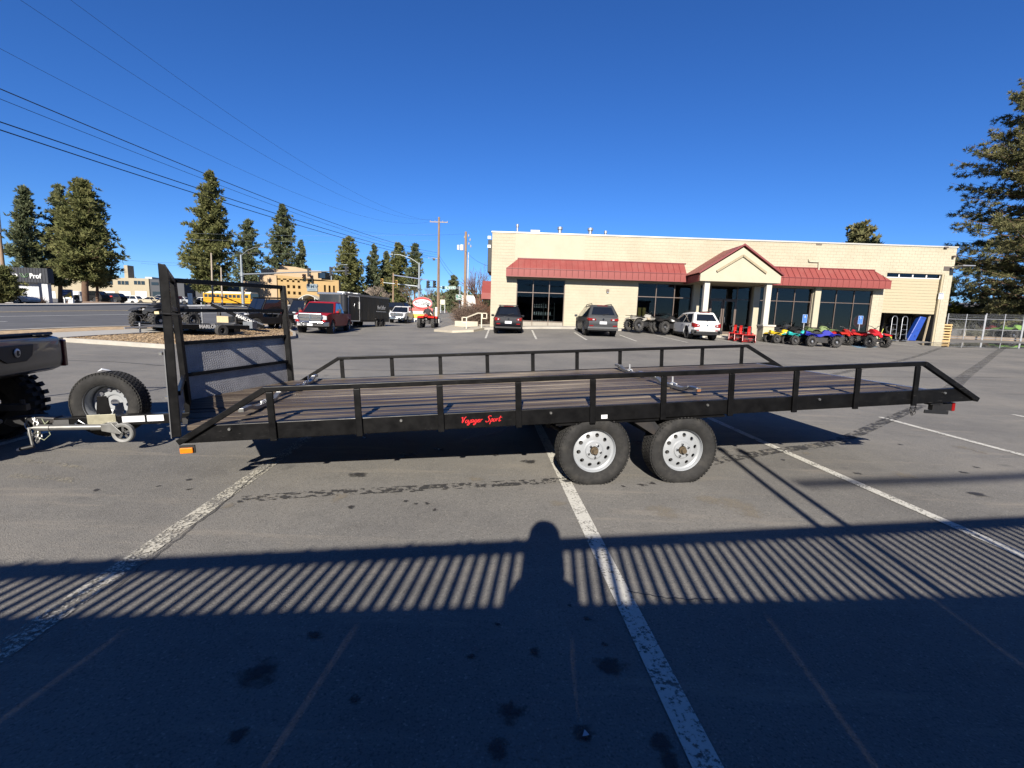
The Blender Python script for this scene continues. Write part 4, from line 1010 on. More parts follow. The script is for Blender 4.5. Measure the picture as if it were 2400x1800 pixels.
# mansard awning: sloped pans over an upright fascia, each pan a piece
AW = .68; AY = YB-AW
ax0 = at(1186, 640, AY).x; ax1 = at(2089.5, 665, AY).x
zb_ = (at(1186, 648.5, AY).z+at(2089, 674, AY).z)/2; zf_ = (at(1186, 630.6, AY).z+at(2090, 656.2, AY).z)/2; zt_ = (bx(1208, 607)[1]+bx(2056, 631.7)[1])/2
aw = bpy.data.objects.new('awning', None); C.objects.link(aw); aw.parent = store; aw.location = (ax0-XL, 0, zb_-ZF)
gx_a, gx_b = at(1641, 655, YB-2.9).x+.05, at(1830, 660, YB-2.9).x-.05
ZH = zf_-zb_; ZS = zt_-zb_; LX = ax1-ax0; AT = AY-YB
PWD = .415; n = int(LX/PWD); PWD = LX/n; rs_ = random.Random(4); hip = .85
pan_f = MB().b2((0, 0, 0), (PWD-.018, .03, ZH)).mesh('fascia_panel'); 
for i in range(n):
    x = i*PWD; xw = ax0+x
    if gx_a < xw+PWD/2 < gx_b: continue
    o = link('fascia_panel', pan_f, red_metal, aw); o.location = (x+.009, AT+rs_.uniform(-.004, .004), 0)
    def top_at(xx):   # the ends are hipped back to the wall
        d = min(xx, LX-xx); return min(1.0, d/hip)
    a, b = x+.009, x+PWD-.009; ta, tb = top_at(a), top_at(b)
    y0 = AT+.02; P = [(a, y0, ZH+.01), (b, y0, ZH+.01), (b, y0+(0-y0)*tb, ZH+(ZS-ZH)*tb), (a, y0+(0-y0)*ta, ZH+(ZS-ZH)*ta)]
    MB().prism(P, (0, .02, -.02)).build('roof_panel', red_metal, aw)
    if i % 1 == 0 and 0 < i:
        t = top_at(x); MB().bar((x, AT+.01, ZH+.02), (x, AT+.01+(-AT-.01)*t, ZH+(ZS-ZH)*t+.02), .018, .045).build('standing_seam', red_dark, aw)
for (a, b) in ((0, gx_a-ax0), (gx_b-ax0, LX)):
    MB().b2((a, AT-.03, ZH-.005), (b, AT+.04, ZH+.035)).build('drip_edge', red_dark, aw)
    MB().b2((a, AT-.012, -.03), (b, AT+.045, 0.0)).build('bottom_trim', red_dark, aw)
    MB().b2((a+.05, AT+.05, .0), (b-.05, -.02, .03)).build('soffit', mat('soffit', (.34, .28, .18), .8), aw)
MB().b2((hip*.9, -.06, ZS-.02), (gx_a-ax0, .0, ZS+.04)).build('ridge_flashing', red_dark, aw)
MB().b2((gx_b-ax0, -.06, ZS-.02), (LX-hip*.9, .0, ZS+.04)).build('ridge_flashing', red_dark, aw)
for s, x in ((0, 0), (1, LX)):
    P = [(x, AT+.01, 0), (x, AT+.01, ZH), (x, -.01, ZH), (x, -.01, 0)]; MB().prism(P, (.02 if s == 0 else -.02, 0, 0)).build('end_panel', red_metal, aw)
    d = hip if s == 0 else -hip
    MB().face([(x, AT+.01, ZH), (x+d, -.005, ZS), (x, -.005, ZH)]).build('hip_panel', red_metal, aw)
# gabled porch
GY = YB-2.9; ga_, gb_ = at(1641, 655, GY).x, at(1830, 660, GY).x; gzb = (at(1641, 659, GY).z+at(1829, 663.5, GY).z)/2; gze = gzb+.50; gza = at(1742, 577, GY).z; gm = (ga_+gb_)/2
E_ = MB(); E_.prism([(ga_, GY, gzb), (gb_, GY, gzb), (gb_, GY, gze-.05), (gm, GY, gza-.08), (ga_, GY, gze-.05)], (0, .16, 0)); ob(E_, 'gable', cream_smooth, bevel=.01)
def sc(f, dx=0, dz=0): return [(gm+(x-gm)*f+dx, GY-.035, gzb+.30+(z-gzb-.30)*f+dz) for x, z in ((ga_, gze-.1), (gb_, gze-.1), (gm, gza-.15))]
t0 = [(ga_+1.0, GY-.05, gzb+.62), (gm, GY-.05, gza-.58), (gb_-1.0, GY-.05, gzb+.62)]
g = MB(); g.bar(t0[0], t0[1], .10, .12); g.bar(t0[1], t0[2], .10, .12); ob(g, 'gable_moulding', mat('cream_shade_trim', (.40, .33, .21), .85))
for s in (-1, 1):
    xe = ga_ if s < 0 else gb_
    e0 = Vector((xe+s*.12, 0, gze-.02)); e1 = Vector((gm, 0, gza+.06)); nrm = Vector((s*(e1.z-e0.z), 0, abs(e1.x-e0.x))).normalized()
    m_ = 9; dpt = 2.9+.10; Lr = YB+.0-(GY-.10)
    for k in range(8):
        ya, yb = GY-.10+Lr*k/8, GY-.10+Lr*(k+1)/8-.02
        P = [Vector((e0.x, ya, e0.z)), Vector((e1.x, ya, e1.z)), Vector((e1.x, yb, e1.z)), Vector((e0.x, yb, e0.z))]
        ob(MB().prism(P, nrm*.05), 'gable_roof_panel', red_metal)
    ob(MB().prism([Vector((e0.x, GY-.13, e0.z-.02)), Vector((e1.x, GY-.13, e1.z-.02)), Vector((e1.x, GY-.13, e1.z+.10)), Vector((e0.x, GY-.13, e0.z+.10))], (0, .028, 0)), 'gable_fascia', red_dark)
    ob(MB().b2((xe-.02 if s < 0 else xe-.14, GY+.165, gzb), (xe+.14 if s < 0 else xe+.02, YB-.02, gze-.06)), 'porch_beam', red_metal)
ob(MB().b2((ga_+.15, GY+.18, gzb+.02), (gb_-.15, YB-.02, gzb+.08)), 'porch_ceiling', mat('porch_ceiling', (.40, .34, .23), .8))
# porch posts, pilasters and pedestal
post_m = mat('post_white', (.62, .58, .50), .7, 0, .05)
zg = G(at(1653, 770, GY+.3).x, GY+.3)
for px, zl in ((1653, 0), (1797.5, .98)):
    x = at(px, 700, GY+.35).x; ob(MB().b2((x-.17, GY+.2, zg+zl), (x+.17, GY+.5, gzb+.02)), 'porch_post', post_m, bevel=.01)
x = at(1796, 760, GY+.35).x
ob(MB().b2((x-.36, GY, zg-.1), (x+.36, GY+.72, zg+.86)), 'pedestal', cream_smooth, bevel=.01); ob(MB().b2((x-.42, GY-.06, zg+.86), (x+.42, GY+.78, zg+.975)), 'pedestal_cap', post_m, bevel=.01)
for (a, b) in ((1622, 1637), (1762, 1777), (1905, 1918.5)):
    x0, x1 = X(a), X(b); ob(MB().b2((x0, YB-.22, ZF-.15), (x1, YB-.005, zb_+.1)), 'pilaster', cream, bevel=.008)
for a in (1190, ): pass
# garage: sectional door raised part way
zdoor = Zp(2135, 735); zslit = Zp(2140, 652); nd_ = 6
gd = bpy.data.objects.new('garage_door', None); C.objects.link(gd); gd.parent = store; gd.location = (gx0-XL, .16, zdoor-ZF); Wd = gx1-gx0-.16
door_m = mat('door_cream', (.50, .425, .275), .6, 0, .04); hh = (zslit-zdoor)/nd_
for k in range(nd_):
    g = MB(); g.b2((0, 0, k*hh+.012), (Wd, .045, k*hh+hh*.5-.006)); g.b2((0, 0, k*hh+hh*.5+.006), (Wd, .045, (k+1)*hh-.012)); g.build('door_section', door_m, gd, bevel=.006)
MB().b2((0, .02, 0), (Wd, .05, zslit-zdoor)).build('door_backing', mortar, gd)
MB().b2((0, -.01, zslit-zdoor), (Wd, .04, zslit-zdoor+.06)).build('top_sash', white_paint, gd)
for k in range(5): MB().b2((Wd*k/4.0-(.04 if k else 0), -.01, zslit-zdoor+.06), (Wd*k/4.0+.05, .04, gz1-zdoor)).build('sash_bar', white_paint, gd)
for k in range(4): MB().b2((Wd*k/4.0+.05, .01, zslit-zdoor+.06), (Wd*(k+1)/4.0-.04, .018, gz1-zdoor-.01)).build('pane', pane_glass, gd)
ob(MB().b2((gx1-.15, YB+.0, ZF-.05), (gx1-.02, YB+.12, gz1)), 'door_jamb', door_m)
# small things on the wall
def wl(px, py, dy=0): x, z = bx(px, py); return Vector((x, YB-dy, z))
p = wl(1921, 573); ob(MB().b2((p.x-.25, YB-.03, p.z-.05), (p.x+.15, YB+.0, p.z+.05)), 'scupper', mat('scupper', (.16, .13, .10), .7))
a, b, c, d = wl(1895, 608, .06), wl(1895, 613, .06), wl(1918, 614, .06), wl(1917, 634, .06)
g = MB(); g.bar(a, b, .08, .09); g.bar(b, c, .08, .09); g.bar(c, d, .08, .09); ob(g, 'downspout', cream_smooth)
p = wl(1424, 682); g = MB(); g.b2((p.x-.09, YB-.14, p.z-.08), (p.x+.09, YB, p.z+.12)); ob(g, 'wall_lamp', bronze, bevel=.02)
g = MB(); g.b2((p.x-.06, YB-.12, p.z-.12), (p.x+.06, YB-.03, p.z-.08)); ob(g, 'lamp_lens', white_lens)
p = wl(2215, 581); ob(MB().b2((p.x-.12, YB-.16, p.z-.04), (p.x+.12, YB-.05, p.z+.06)).bar((p.x, YB, p.z-.1), (p.x, YB-.1, p.z), .04, .04), 'camera', bronze, bevel=.01)
p = wl(2233, 602); ob(MB().b2((p.x-.1, YB-.25, p.z-.06), (p.x+.06, YB, p.z+.06)), 'floodlight', bronze, bevel=.01)
p = wl(2221, 630); ob(MB().b2((p.x-.28, YB-.02, p.z-.14), (p.x+.28, YB-.003, p.z+.16)), 'dark_vent', mat('dark_vent', (.10, .08, .07), .7))
g = MB(); g.b2((p.x+.1, YB-1.0, p.z+.10), (p.x+.95, YB-.2, p.z+.16)); g.bar((p.x+.2, YB, p.z-.1), (p.x+.6, YB-.5, p.z+.1), .05, .05); ob(g, 'wall_light_arm', galv)
p = wl(2205, 694); ob(MB().b2((p.x-.17, YB-.02, p.z-.22), (p.x+.17, YB-.003, p.z+.22)), 'notice_board', white_paint)
ob(MB().b2((p.x-.15, YB-.024, p.z+.12), (p.x+.15, YB-.0202, p.z+.19)), 'notice_stripe', mat('notice_blue', (.10, .14, .25), .6))
ob(MB().b2((p.x-.12, YB-.024, p.z-.12), (p.x+.12, YB-.0202, p.z-.05)), 'notice_text', mat('notice_grey', (.45, .48, .52), .6))
for (px, py, r, h) in ((1212.5, 540, .09, .75), (1312, 547, .16, .8), (1383, 549, .17, .75), (1419, 551, .10, .35)):
    q = at(px, py, YB+1.5); g = MB(); g.cyl((q.x, YB+1.5, ZT-.8), (q.x, YB+1.5, q.z+.32*h), r*.75, n=14); g.cyl((q.x, YB+1.5, q.z+.32*h), (q.x, YB+1.5, q.z+.32*h+.18), r*1.15, r*1.15, 14); ob(g, 'vent_pipe', galv, smooth=40)
q = at(1254, 545, YB+3); g = MB(); g.b2((q.x-.35, YB+2.6, ZT-.6), (q.x+.35, YB+3.3, q.z+.12)); ob(g, 'roof_unit', mat('unit_grey', (.5, .5, .48), .6))
q = at(1148, 600, YB+.3); g = MB(); g.b2((XL-.30, YB+.3, bx(1150, 636)[1]), (XL-.006, YB+3.2, bx(1150, 560)[1])); ob(g, 'end_sign', black_plastic, bevel=.02)
for zz in (580, 601): 
    z = bx(1150, zz-25)[1]; ob(MB().b2((XL-.33, YB+.25, z-.1), (XL-.1, YB+.3, z+.1)), 'sign_lamp', white_paint)
# side gable porch seen past the left corner
g = MB(); z0, z1, z2 = bx(1140, 693)[1], bx(1140, 676)[1], bx(1150, 650)[1]; xa = at(1129, 690, YB+6).x
g.b2((xa, YB+5.5, z0), (XL-.004, YB+8.5, z1)); ob(g, 'side_canopy', red_metal)
g = MB(); g.prism([(xa, YB+5.5, z1), (xa, YB+8.5, z1), (xa, YB+7, z2+.3)], (XL-xa-.004, 0, 0)); ob(g, 'side_canopy_roof', red_metal)
# apron and kerb in front of the building
mb = MB(); xx = XL-.3; P = [(XL-.3, YB-1.35), (X(2046)+.3, YB-1.35), (X(2046)+.3, YB+.02), (XL-.3, YB+.02)]; poly_sheet(mb, P, .13, 1.0, .16); tag(mb.build('pavement', concrete), kind='structure')
# goods behind the glass
rg = random.Random(31)
zfl = ZF
sh_x = X(1262)
rk = thing('shelf_rack', 'dark display rack with rows of white bottles inside the left shop window', 'shelf', (X(1252), YB+1.6, ZF))
g = MB(); wsh = X(1305)-X(1252)
for z in (.35, .95, 1.5): g.b2((0, 0, z), (wsh, .4, z+.03))
for x in (0, wsh/2, wsh): g.b2((x-.02, 0, 0), (x+.02, .4, 1.9))
g.build('rack', mat('rack_grey', (.10, .10, .10), .5), rk)
for z, n0 in ((.38, 9), (.98, 8), (1.53, 6)):
    for k in range(n0):
        bt = thing('bottle', 'small white bottle standing on the rack inside the left window', 'bottle', (X(1252)+.12+k*wsh/9.5, YB+1.75, ZF+z), group='bottles in the left window')
        MB().lathe([(0, 0), (.06, 0), (.06, .17), (.025, .22), (.025, .25), (0, .25)], (0, 0, 0), 'z', 10).build('bottle_body', white_paint, bt, smooth=40)
bxs = thing('yellow_panel_display', 'pair of yellow upright boards inside the second shop window', 'display', (X(1506), YB+1.0, ZF))
for k in (0, .34): MB().b2((k, 0, .4), (k+.24, .12, 1.75)).build('board', mat('yellow_board', (.55, .38, .08), .5), bxs)
tarp = thing('covered_vehicle', 'grey covered machine standing inside the second shop window', 'vehicle', (X(1545), YB+1.8, ZF))
g = MB(); g.loft([[(x, y*s, z*s2) for y, z in ((-.6, 0), (-.6, .6), (-.3, .8), (.3, .8), (.6, .6), (.6, 0))] for x, s, s2 in ((0, .5, .6), (.4, .9, 1.3), (1.1, 1, 1.6), (1.9, .9, 1.1), (2.3, .5, .6))]); g.build('cover', mat('cover_grey', (.32, .33, .34), .7, 0, .2, 4), tarp, smooth=50)
# round red sign in the right-hand window
q = at(2023, 754, YB-.05); rsn = thing('round_sign', 'round dark red sign leaning in the right shop window', 'sign', (q.x, YB+.32, q.z))
MB().cyl((0, -.02, 0), (0, .02, 0), .46, n=40).build('disc', mat('sign_red', (.42, .03, .03), .4, 0, .05), rsn, smooth=30)
MB().lathe([(.44, -.03), (.47, -.03), (.47, .02), (.44, .02)], n=40, closed=True).build('ring', mat('sign_ring', (.34, .30, .26), .4), rsn, smooth=30)
g = MB()
for k in range(5): g.prism([(-.20+k*.015, -.024, .05-k*.05), (.02, -.024, .10-k*.05), (.0, -.024, .06-k*.05), (-.18+k*.015, -.024, .02-k*.05)], (0, .003, 0))
g.build('wing_emblem', mat('sign_light', (.5, .48, .45), .5), rsn)
MB().b2((-.2, .0, -.55), (.2, .03, -.46)).build('foot', black_plastic, rsn)
# things in the garage opening
zg2 = ZF-.02; GX = lambda px, Y=YB+.6: at(px, 760, Y).x
def hand_truck(px, label):
    t = thing('hand_truck', label, 'hand truck', (GX(px), YB+.3, zg2), group='hand trucks in the garage opening'); g = MB(); w = .42; h = 1.75
    g.tube([(0, .0, .12), (0.03, .05, h-.15), (.12, .06, h), (w-.12, .06, h), (w-.03, .05, h-.15), (w, .0, .12)], .022, 8)
    for z in (.45, .8, 1.15): g.cyl((.02, .03, z), (w-.02, .03, z), .016, n=8)
    g.build('frame', alu, t, smooth=40); MB().b2((-.05, -.25, .02), (w+.05, .0, .045)).build('toe_plate', alu, t)
    for x in (-.09, w+.03): 
        MB().lathe([(.05, 0), (.12, 0), (.12, .06), (.05, .06)], (x, .08, .12), 'x', 16, True).build('wheel', rubber_far, t, smooth=40)
hand_truck(2082, 'left silver hand truck standing in the garage opening'); hand_truck(2106, 'right silver hand truck standing in the garage opening')
rk2 = thing('tyre_rack', 'dark steel shelving at the back of the open garage', 'shelf', (GX(2070, YB+2.2), YB+2.2, zg2))
g = MB(); ww = GX(2200, YB+2.2)-GX(2070, YB+2.2)
for z in (.5, 1.15, 1.8): g.b2((0, 0, z), (ww, .5, z+.04))
for x in (0, ww/2, ww): g.b2((x-.03, 0, 0), (x+.03, .5, 2.2))
g.build('rack', mat('rack_dark', (.06, .055, .05), .6), rk2)
for k, (px, z) in enumerate(((2085, .54+.3), (2108, 1.19+.3), (2090, 1.19+.3), (2113, .30), (2160, .3))):
    ty = thing('stored_tyre', ('loose black tyre on the lower garage shelf', 'black tyre at right on the upper garage shelf', 'black tyre at left on the upper garage shelf', 'black tyre on the floor behind the right hand truck', 'black tyre on the floor behind the blue case')[k], 'tyre', (GX(px, YB+2.0), YB+2.0, zg2+z), group='tyres in the garage')
    link('tyre_body', TY, rubber_far, ty)
cs = thing('blue_case', 'tall bright blue folded case leaning in the garage opening', 'case', (GX(2128), YB+.45, zg2))
blue = mat('case_blue', (.012, .065, .38), .45, 0, .12, 6)
g = MB(); g.prism([(0, 0, .03), (.62, 0, .03), (1.16, 0, 1.72), (.70, 0, 1.80)], (0, .35, 0)); g.build('shell', blue, cs, bevel=.04)
g = MB(); g.bar((.22, -.008, .55), (.88, -.008, .95), .01, .03); g.b2((.45, -.02, .3), (.55, -.001, .45)); g.bar((.85, -.008, 1.66), (1.05, -.008, 1.64), .012, .06); g.build('straps', mat('case_blue_dark', (.01, .04, .25), .5), cs)
MB().b2((-.25, -.1, .0), (.72, .45, .03)).build('dolly', dark_steel, cs)
bmx = thing('timber_post', 'tall pale timber plank standing at the right of the garage opening', 'plank', (GX(2163), YB+.35, zg2)); MB().bar((0, 0, 0), (.28, .1, 1.95), .10, .05).build('board', mat('pale_timber', (.55, .45, .30), .7), bmx)
mw = thing('lawn_machine', 'small black machine with yellow green wheels in the garage opening', 'machine', (GX(2078, YB-.1), YB-.1, zg2+.02))
yg = mat('lime', (.62, .68, .05), .5)
for x in (.0, .38): MB().lathe([(.03, 0), (.13, 0), (.14, .05), (.13, .10), (.03, .10)], (x, -.02, .14), 'y', 18, True).build('wheel', yg, mw, smooth=40)
g = MB(); g.box((.2, .25, .28), (.5, .4, .28)); g.tube([(.05, .3, .35), (.15, .55, .95), (.45, .55, .95), (.38, .3, .35)], .02, 6); g.build('body', black_plastic, mw, bevel=.02)
MB().tube([(-.25, .2, .0), (.05, .3, .8)], .02, 6).build('green_strut', yg, mw)
# pallets beside the garage
pal = thing('pallet_stack', 'pale wooden pallets standing upright beside the garage corner', 'pallet', (*gp(2188, 801).xy, 0))
pz = G(pal.location.x, pal.location.y); pal.location.z = pz
pine_w = mat('pallet_wood', (.62, .43, .19), .75, 0, .18, 4, stretch=(1, 4, 4))
wP = at(2228, 790, pal.location.y).x-pal.location.x; hP = at(2200, 759, pal.location.y).z-pz
for d in (0, .16, .32):
    for k in range(7):
        z = .03+k*(hP-.13)/6; MB().b2((0, d, z), (wP, d+.025, z+.10)).build('slat', pine_w, pal)
    for x in (0, wP/2-.03, wP-.06): MB().b2((x, d+.026, .01), (x+.06, d+.13, hP-.02)).build('stringer', pine_w, pal)
# ---------------------------------------------------------------- road vehicles: local x forward, y left, z up, origin on the ground
_wheel_cache = {}
def car_wheel(parent, x, y, R, w, rimc, side, steer=0.0, name='wheel'):
    key = (R, w)
    if key not in _wheel_cache:
        g = MB(); h = w/2; r = R*.66
        g.lathe([(r, -h*.8), (R*.85, -h), (R*.97, -h*.8), (R, -h*.55), (R, h*.55), (R*.97, h*.8), (R*.85, h), (r, h*.8)], n=28, closed=True)
        t = g.mesh('tyre', 40); g = MB()
        g.lathe([(r, -h*.7), (r*.93, -h*.55), (r*.88, -h*.2), (r*.3, -h*.45), (0, -h*.5)], n=28)
        for k in range(5):
            a = 2*math.pi*k/5; u = Vector((math.cos(a), 0, math.sin(a))); g.bar(u*(r*.2)+Vector((0, -h*.55, 0)), u*(r*.93)+Vector((0, -h*.5, 0)), h*.12, r*.24, (0, 1, 0))
        _wheel_cache[key] = (t, g.mesh('rim', 40))
    e = bpy.data.objects.new(name, None); C.objects.link(e); e.parent = parent; e.location = (x, y, R); e.rotation_euler = (0, 0, (0 if side < 0 else math.pi)+steer)
    link('tyre', _wheel_cache[key][0], rubber_far, e); ro = bpy.data.objects.new('rim', _wheel_cache[key][1].copy()); ro.data.materials.clear(); ro.data.materials.append(rimc); C.objects.link(ro); ro.parent = e
    return e
def side_shell(outline, hw, xs_extra=None):
    """solid from a side outline (x, z) with half-width hw(x, z)"""
    g = MB(); n = len(outline); vs = []
    for s in (-1, 1): vs += [(x, s*hw(x, z), z) for x, z in outline]
    return g.add(vs, [tuple(range(n)), tuple(reversed(range(n, 2*n)))]+[(i, n+i, n+(i+1) % n, (i+1) % n) for i in range(n)])
def arch(xc, r, z0, zc, n=9):
    """points of a wheel arch from front to rear, along the sill at height z0"""
    out = []; a0 = math.asin(min(1, max(-1, (z0-zc)/r)))
    for k in range(n):
        t = a0+(math.pi-2*a0)*k/(n-1); out.append((xc+r*math.cos(t), zc+r*math.sin(t)))
    return out
def vehicle(name, label, cat, loc, heading, kind, col, L, Wd, Hh, R=.35, wb=2.7, rimc=None, group=None, rails=False, trim=None, lens=True, hoodz=None, belt=None, chrome_f=False, detail=True, plate=True, truck_bed=1.7):
    rimc = rimc or alu; t = thing(name, label, cat, loc, rad(heading), group)
    W2 = Wd/2; xf, xr = wb/2+.05, -wb/2+.05; sill = .30 if kind != 'pickup' else .42
    if kind == 'pickup': sill = .45
    belt = belt or Hh*.60; hoodz = hoodz or belt-.03
    f, b = L/2, -L/2
    def hw(x, z):
        e = max(0, (abs(x)-L*.36)/(L*.14)); k = 1-.17*e*e
        if z < sill+.15: k *= .965
        if z > belt: k *= 1-(.36 if kind != 'pickup' else .20)*(z-belt)/(Hh-belt)
        return W2*k
    ra = R*1.18
    if kind == 'pickup': cowl, wt, rt, rb_ = f-1.42, f-2.15, f-L*.575, f-L*.605
    elif kind == 'sedan': cowl, wt, rt, rb_ = f-1.25, f-2.0, b+1.35, b+.72
    else: cowl, wt, rt, rb_ = f-1.12, f-1.9, b+.60, b+.12
    low = [(b+.06, sill+.10), (b+.0, sill+.22), (b+.02, belt*.72), (b+.07, belt-.02), (b+.10, belt)]
    if kind == 'pickup': low = [(b+.08, sill+.12), (b+.02, sill+.14), (b+.03, belt-.04), (b+.06, belt)]
    if kind == 'sedan': low = [(b+.06, sill+.10), (b, sill+.22), (b+.03, belt*.8), (b+.10, belt+.03), (b+.65, belt+.06)]
    low += [(rb_ if kind != 'sedan' else b+.72, belt), ((rb_+cowl)/2, belt-.01), (cowl, belt), (cowl+.5, hoodz+.01), (f-.30, hoodz-.08), (f-.06, hoodz-.20), (f, hoodz-.34), (f-.01, sill+.24), (f-.10, sill+.04)]
    low += [(xf+ra*.98+.04, sill)]+arch(xf, ra, sill, R)+[(0, sill-.02)]+arch(xr, ra, sill, R)+[(b+.28, sill+.03)]
    side_shell(low, hw).build('body', col, t, bevel=.07, seg=3, tri=True, smooth=40)
    cab = [(rb_, belt-.02), (rt, Hh-.04), (rt+.12, Hh), ((rt+wt)/2, Hh+.015), (wt-.05, Hh-.03), (cowl+.06, belt-.02)]
    side_shell(cab, hw).build('cabin', col, t, bevel=.10, seg=3, tri=True, smooth=40)
    # glazing, a little proud of the cabin
    def gq(P, nm): MB().prism(P, (0, 0, .004)).build(nm, car_glass, t)
    z0, z1 = belt+.04, Hh-.10; q = lambda x0, x1, z, za, zb: x0+(x1-x0)*(z-za)/(zb-za)
    xa, xb = q(cowl+.06, wt-.05, z0, belt, Hh-.03)+.012, q(cowl+.06, wt-.05, z1, belt, Hh-.03)+.012
    gl = MB(); y0, y1 = hw(xa, z0)-.09, hw(xb, z1)-.09
    gl.add([(xa+.006, -y0, z0), (xa+.006, y0, z0), (xb+.006, y1, z1), (xb+.006, -y1, z1)], [(0,1,2,3)]); gl.build('windscreen', car_glass, t)
    xa, xb = q(rb_, rt, z0, belt, Hh-.04)-.012, q(rb_, rt, z1, belt, Hh-.04)-.012
    zq = z0+(.09 if kind == 'suv' else .02); xa = q(rb_, rt, zq, belt, Hh-.04)-.012; gl = MB(); y0, y1 = hw(xa, zq)-.17, hw(xb, z1)-.15; gl.add([(xa-.006, -y0, zq), (xa-.006, y0, zq), (xb-.006, y1, z1-.02), (xb-.006, -y1, z1-.02)], [(3,2,1,0)]); gl.build('rear_window', car_glass, t)
    fx0, fx1 = cowl-.12, wt-.10; rx0, rx1 = rb_+.16, rt+.12; mid = (fx1+rx1)/2-.05
    for s in (-1, 1):
        for (p0, p1, p2, p3) in (((fx0, z0), (mid+.04, z0), (mid+.04, z1), (fx1-.02, z1)), ((mid-.04, z0), (rx0, z0), (rx1, z1), (mid-.04, z1))):
            gl = MB(); gl.add([(x, s*(hw(x, z)+.006), z) for x, z in (p0, p1, p2, p3)], [(0,1,2,3) if s > 0 else (3,2,1,0)]); gl.build('side_window', car_glass, t)
        # door mirror
        mx = cowl-.22; g = MB(); g.box((mx, s*(hw(mx, belt)+.10), belt+.09), (.10, .18, .14)); g.build('door_mirror', trim or col, t, bevel=.03)
        for xh in (mid+.1, rx0+.25): MB().box((xh, s*(hw(xh, belt-.12)+.006), belt-.14), (.18, .03, .03)).build('door_handle', trim or col, t)
        # wheel arch liners
        for xc in (xf, xr):
            MB().cyl((xc, s*(W2-.30), R), (xc, s*(W2-.06), R), ra*.99, n=20).build('arch_liner', black_plastic, t)
            car_wheel(t, xc, s*(W2-.13), R, .23 if kind != 'pickup' else .28, rimc, -1 if s < 0 else 1)
    if trim:
        for s in (-1, 1): MB().b2((xr+ra, s*(W2-.03), sill-.04), (xf-ra, s*(W2+.012), sill+.09)).build('sill_trim', trim, t)
    MB().b2((b+.25, -W2+.2, sill-.10), (f-.25, W2-.2, sill+.08)).build('underbody', black_plastic, t)
    if rails:
        for s in (-1, 1):
            y = s*(hw(0, Hh)-.06); MB().tube([(rt+.15, y, Hh-.01), (rt+.28, y, Hh+.07), (wt-.3, y, Hh+.07), (wt-.15, y, Hh-.01)], .022, 6).build('roof_rail', rails, t)
    t['_hw'] = 0; del t['_hw']
    return t, hw, (f, b, belt, sill, W2, hoodz)
def rear_end(t, hw, dm, tail, plate_col=plate_mat, zl=None, lamp_w=.34, lamp_h=.20, bumper=None, wrap=True, badge=True):
    f, b, belt, sill, W2, hz_ = dm; zl = zl or belt-.14
    for s in (-1, 1):
        yo = hw(b+.08, zl)+.012
        g = MB(); P = [(b+.028, s*(yo-lamp_w), zl+.03), (b+.028, s*(yo-.02), zl+lamp_h/2), (b+.028, s*(yo-.02), zl-lamp_h/2), (b+.028, s*(yo-lamp_w), zl-lamp_h*.35)]
        g.prism(P, (-.045, 0, 0)); g.prism([(b+.03, s*(yo-.03), zl+lamp_h/2), (b+.30, s*(yo+.03), zl+lamp_h/2+.02), (b+.26, s*(yo+.03), zl-lamp_h*.2), (b+.03, s*(yo-.03), zl-lamp_h/2)], (0, s*.02, 0)); g.build('tail_lamp', red_lens, t, bevel=.008)
        MB().b2((b+.02, s*(yo-lamp_w*.55), zl-.05), (b-.022, s*(yo-lamp_w*.80), zl+.02)).build('reverse_lamp', white_lens, t)
        MB().b2((b-.008, s*(W2-.42), sill+.20), (b+.03, s*(W2-.20), sill+.26)).build('reflector', red_lens, t)
    MB().b2((b-.012, -.20, belt-.40), (b+.03, .20, belt-.25)).build('number_plate', plate_col, t)
    if bumper: 
        g = MB(); g.prism([(b-.02, -W2+.10, sill+.06), (b-.02, W2-.10, sill+.06), (b-.02, W2-.14, sill+.17), (b-.02, -W2+.14, sill+.17)], (.2, 0, 0)); g.build('bumper_trim', bumper, t, bevel=.01)
    MB().b2((b-.006, -W2+.16, sill+.30), (b+.03, W2-.16, sill+.315)).build('bumper_gap', black_plastic, t)
    MB().b2((b+.01, -W2+.12, sill-.02), (b+.12, W2-.12, sill+.07)).build('bumper_valance', black_plastic, t)
    MB().bar((b+.14, .02, belt+.13), (b+.20, -.32, belt+.19), .02, .02).build('rear_wiper', black_plastic, t)
    MB().b2((b+.56, -.30, belt+.62), (b+.64, .30, belt+.645)).build('brake_light', red_lens, t)
    if badge: MB().lathe([(0, -.006), (.05, -.006), (.055, 0), (0, .004)], (b-.008, 0, belt-.13), 'x', 16).build('badge', chrome, t)
def gpos(px, py, Y=None):
    q = gp(px, py) if Y is None else at(px, py, Y); return Vector((q.x, q.y, G(q.x, q.y)))
dark_blue = paint('dark_navy', (.006, .007, .012)); grey_p = paint('gunmetal', (.055, .058, .063)); white_p = paint('white', (.78, .78, .76)); red_p = paint('red', (.33, .012, .015)); 
silver_p = paint('silver', (.42, .43, .44)); black_p = paint('black', (.012, .012, .013)); beige_p = paint('champagne', (.52, .46, .34)); blue_p = paint('blue', (.03, .06, .16))
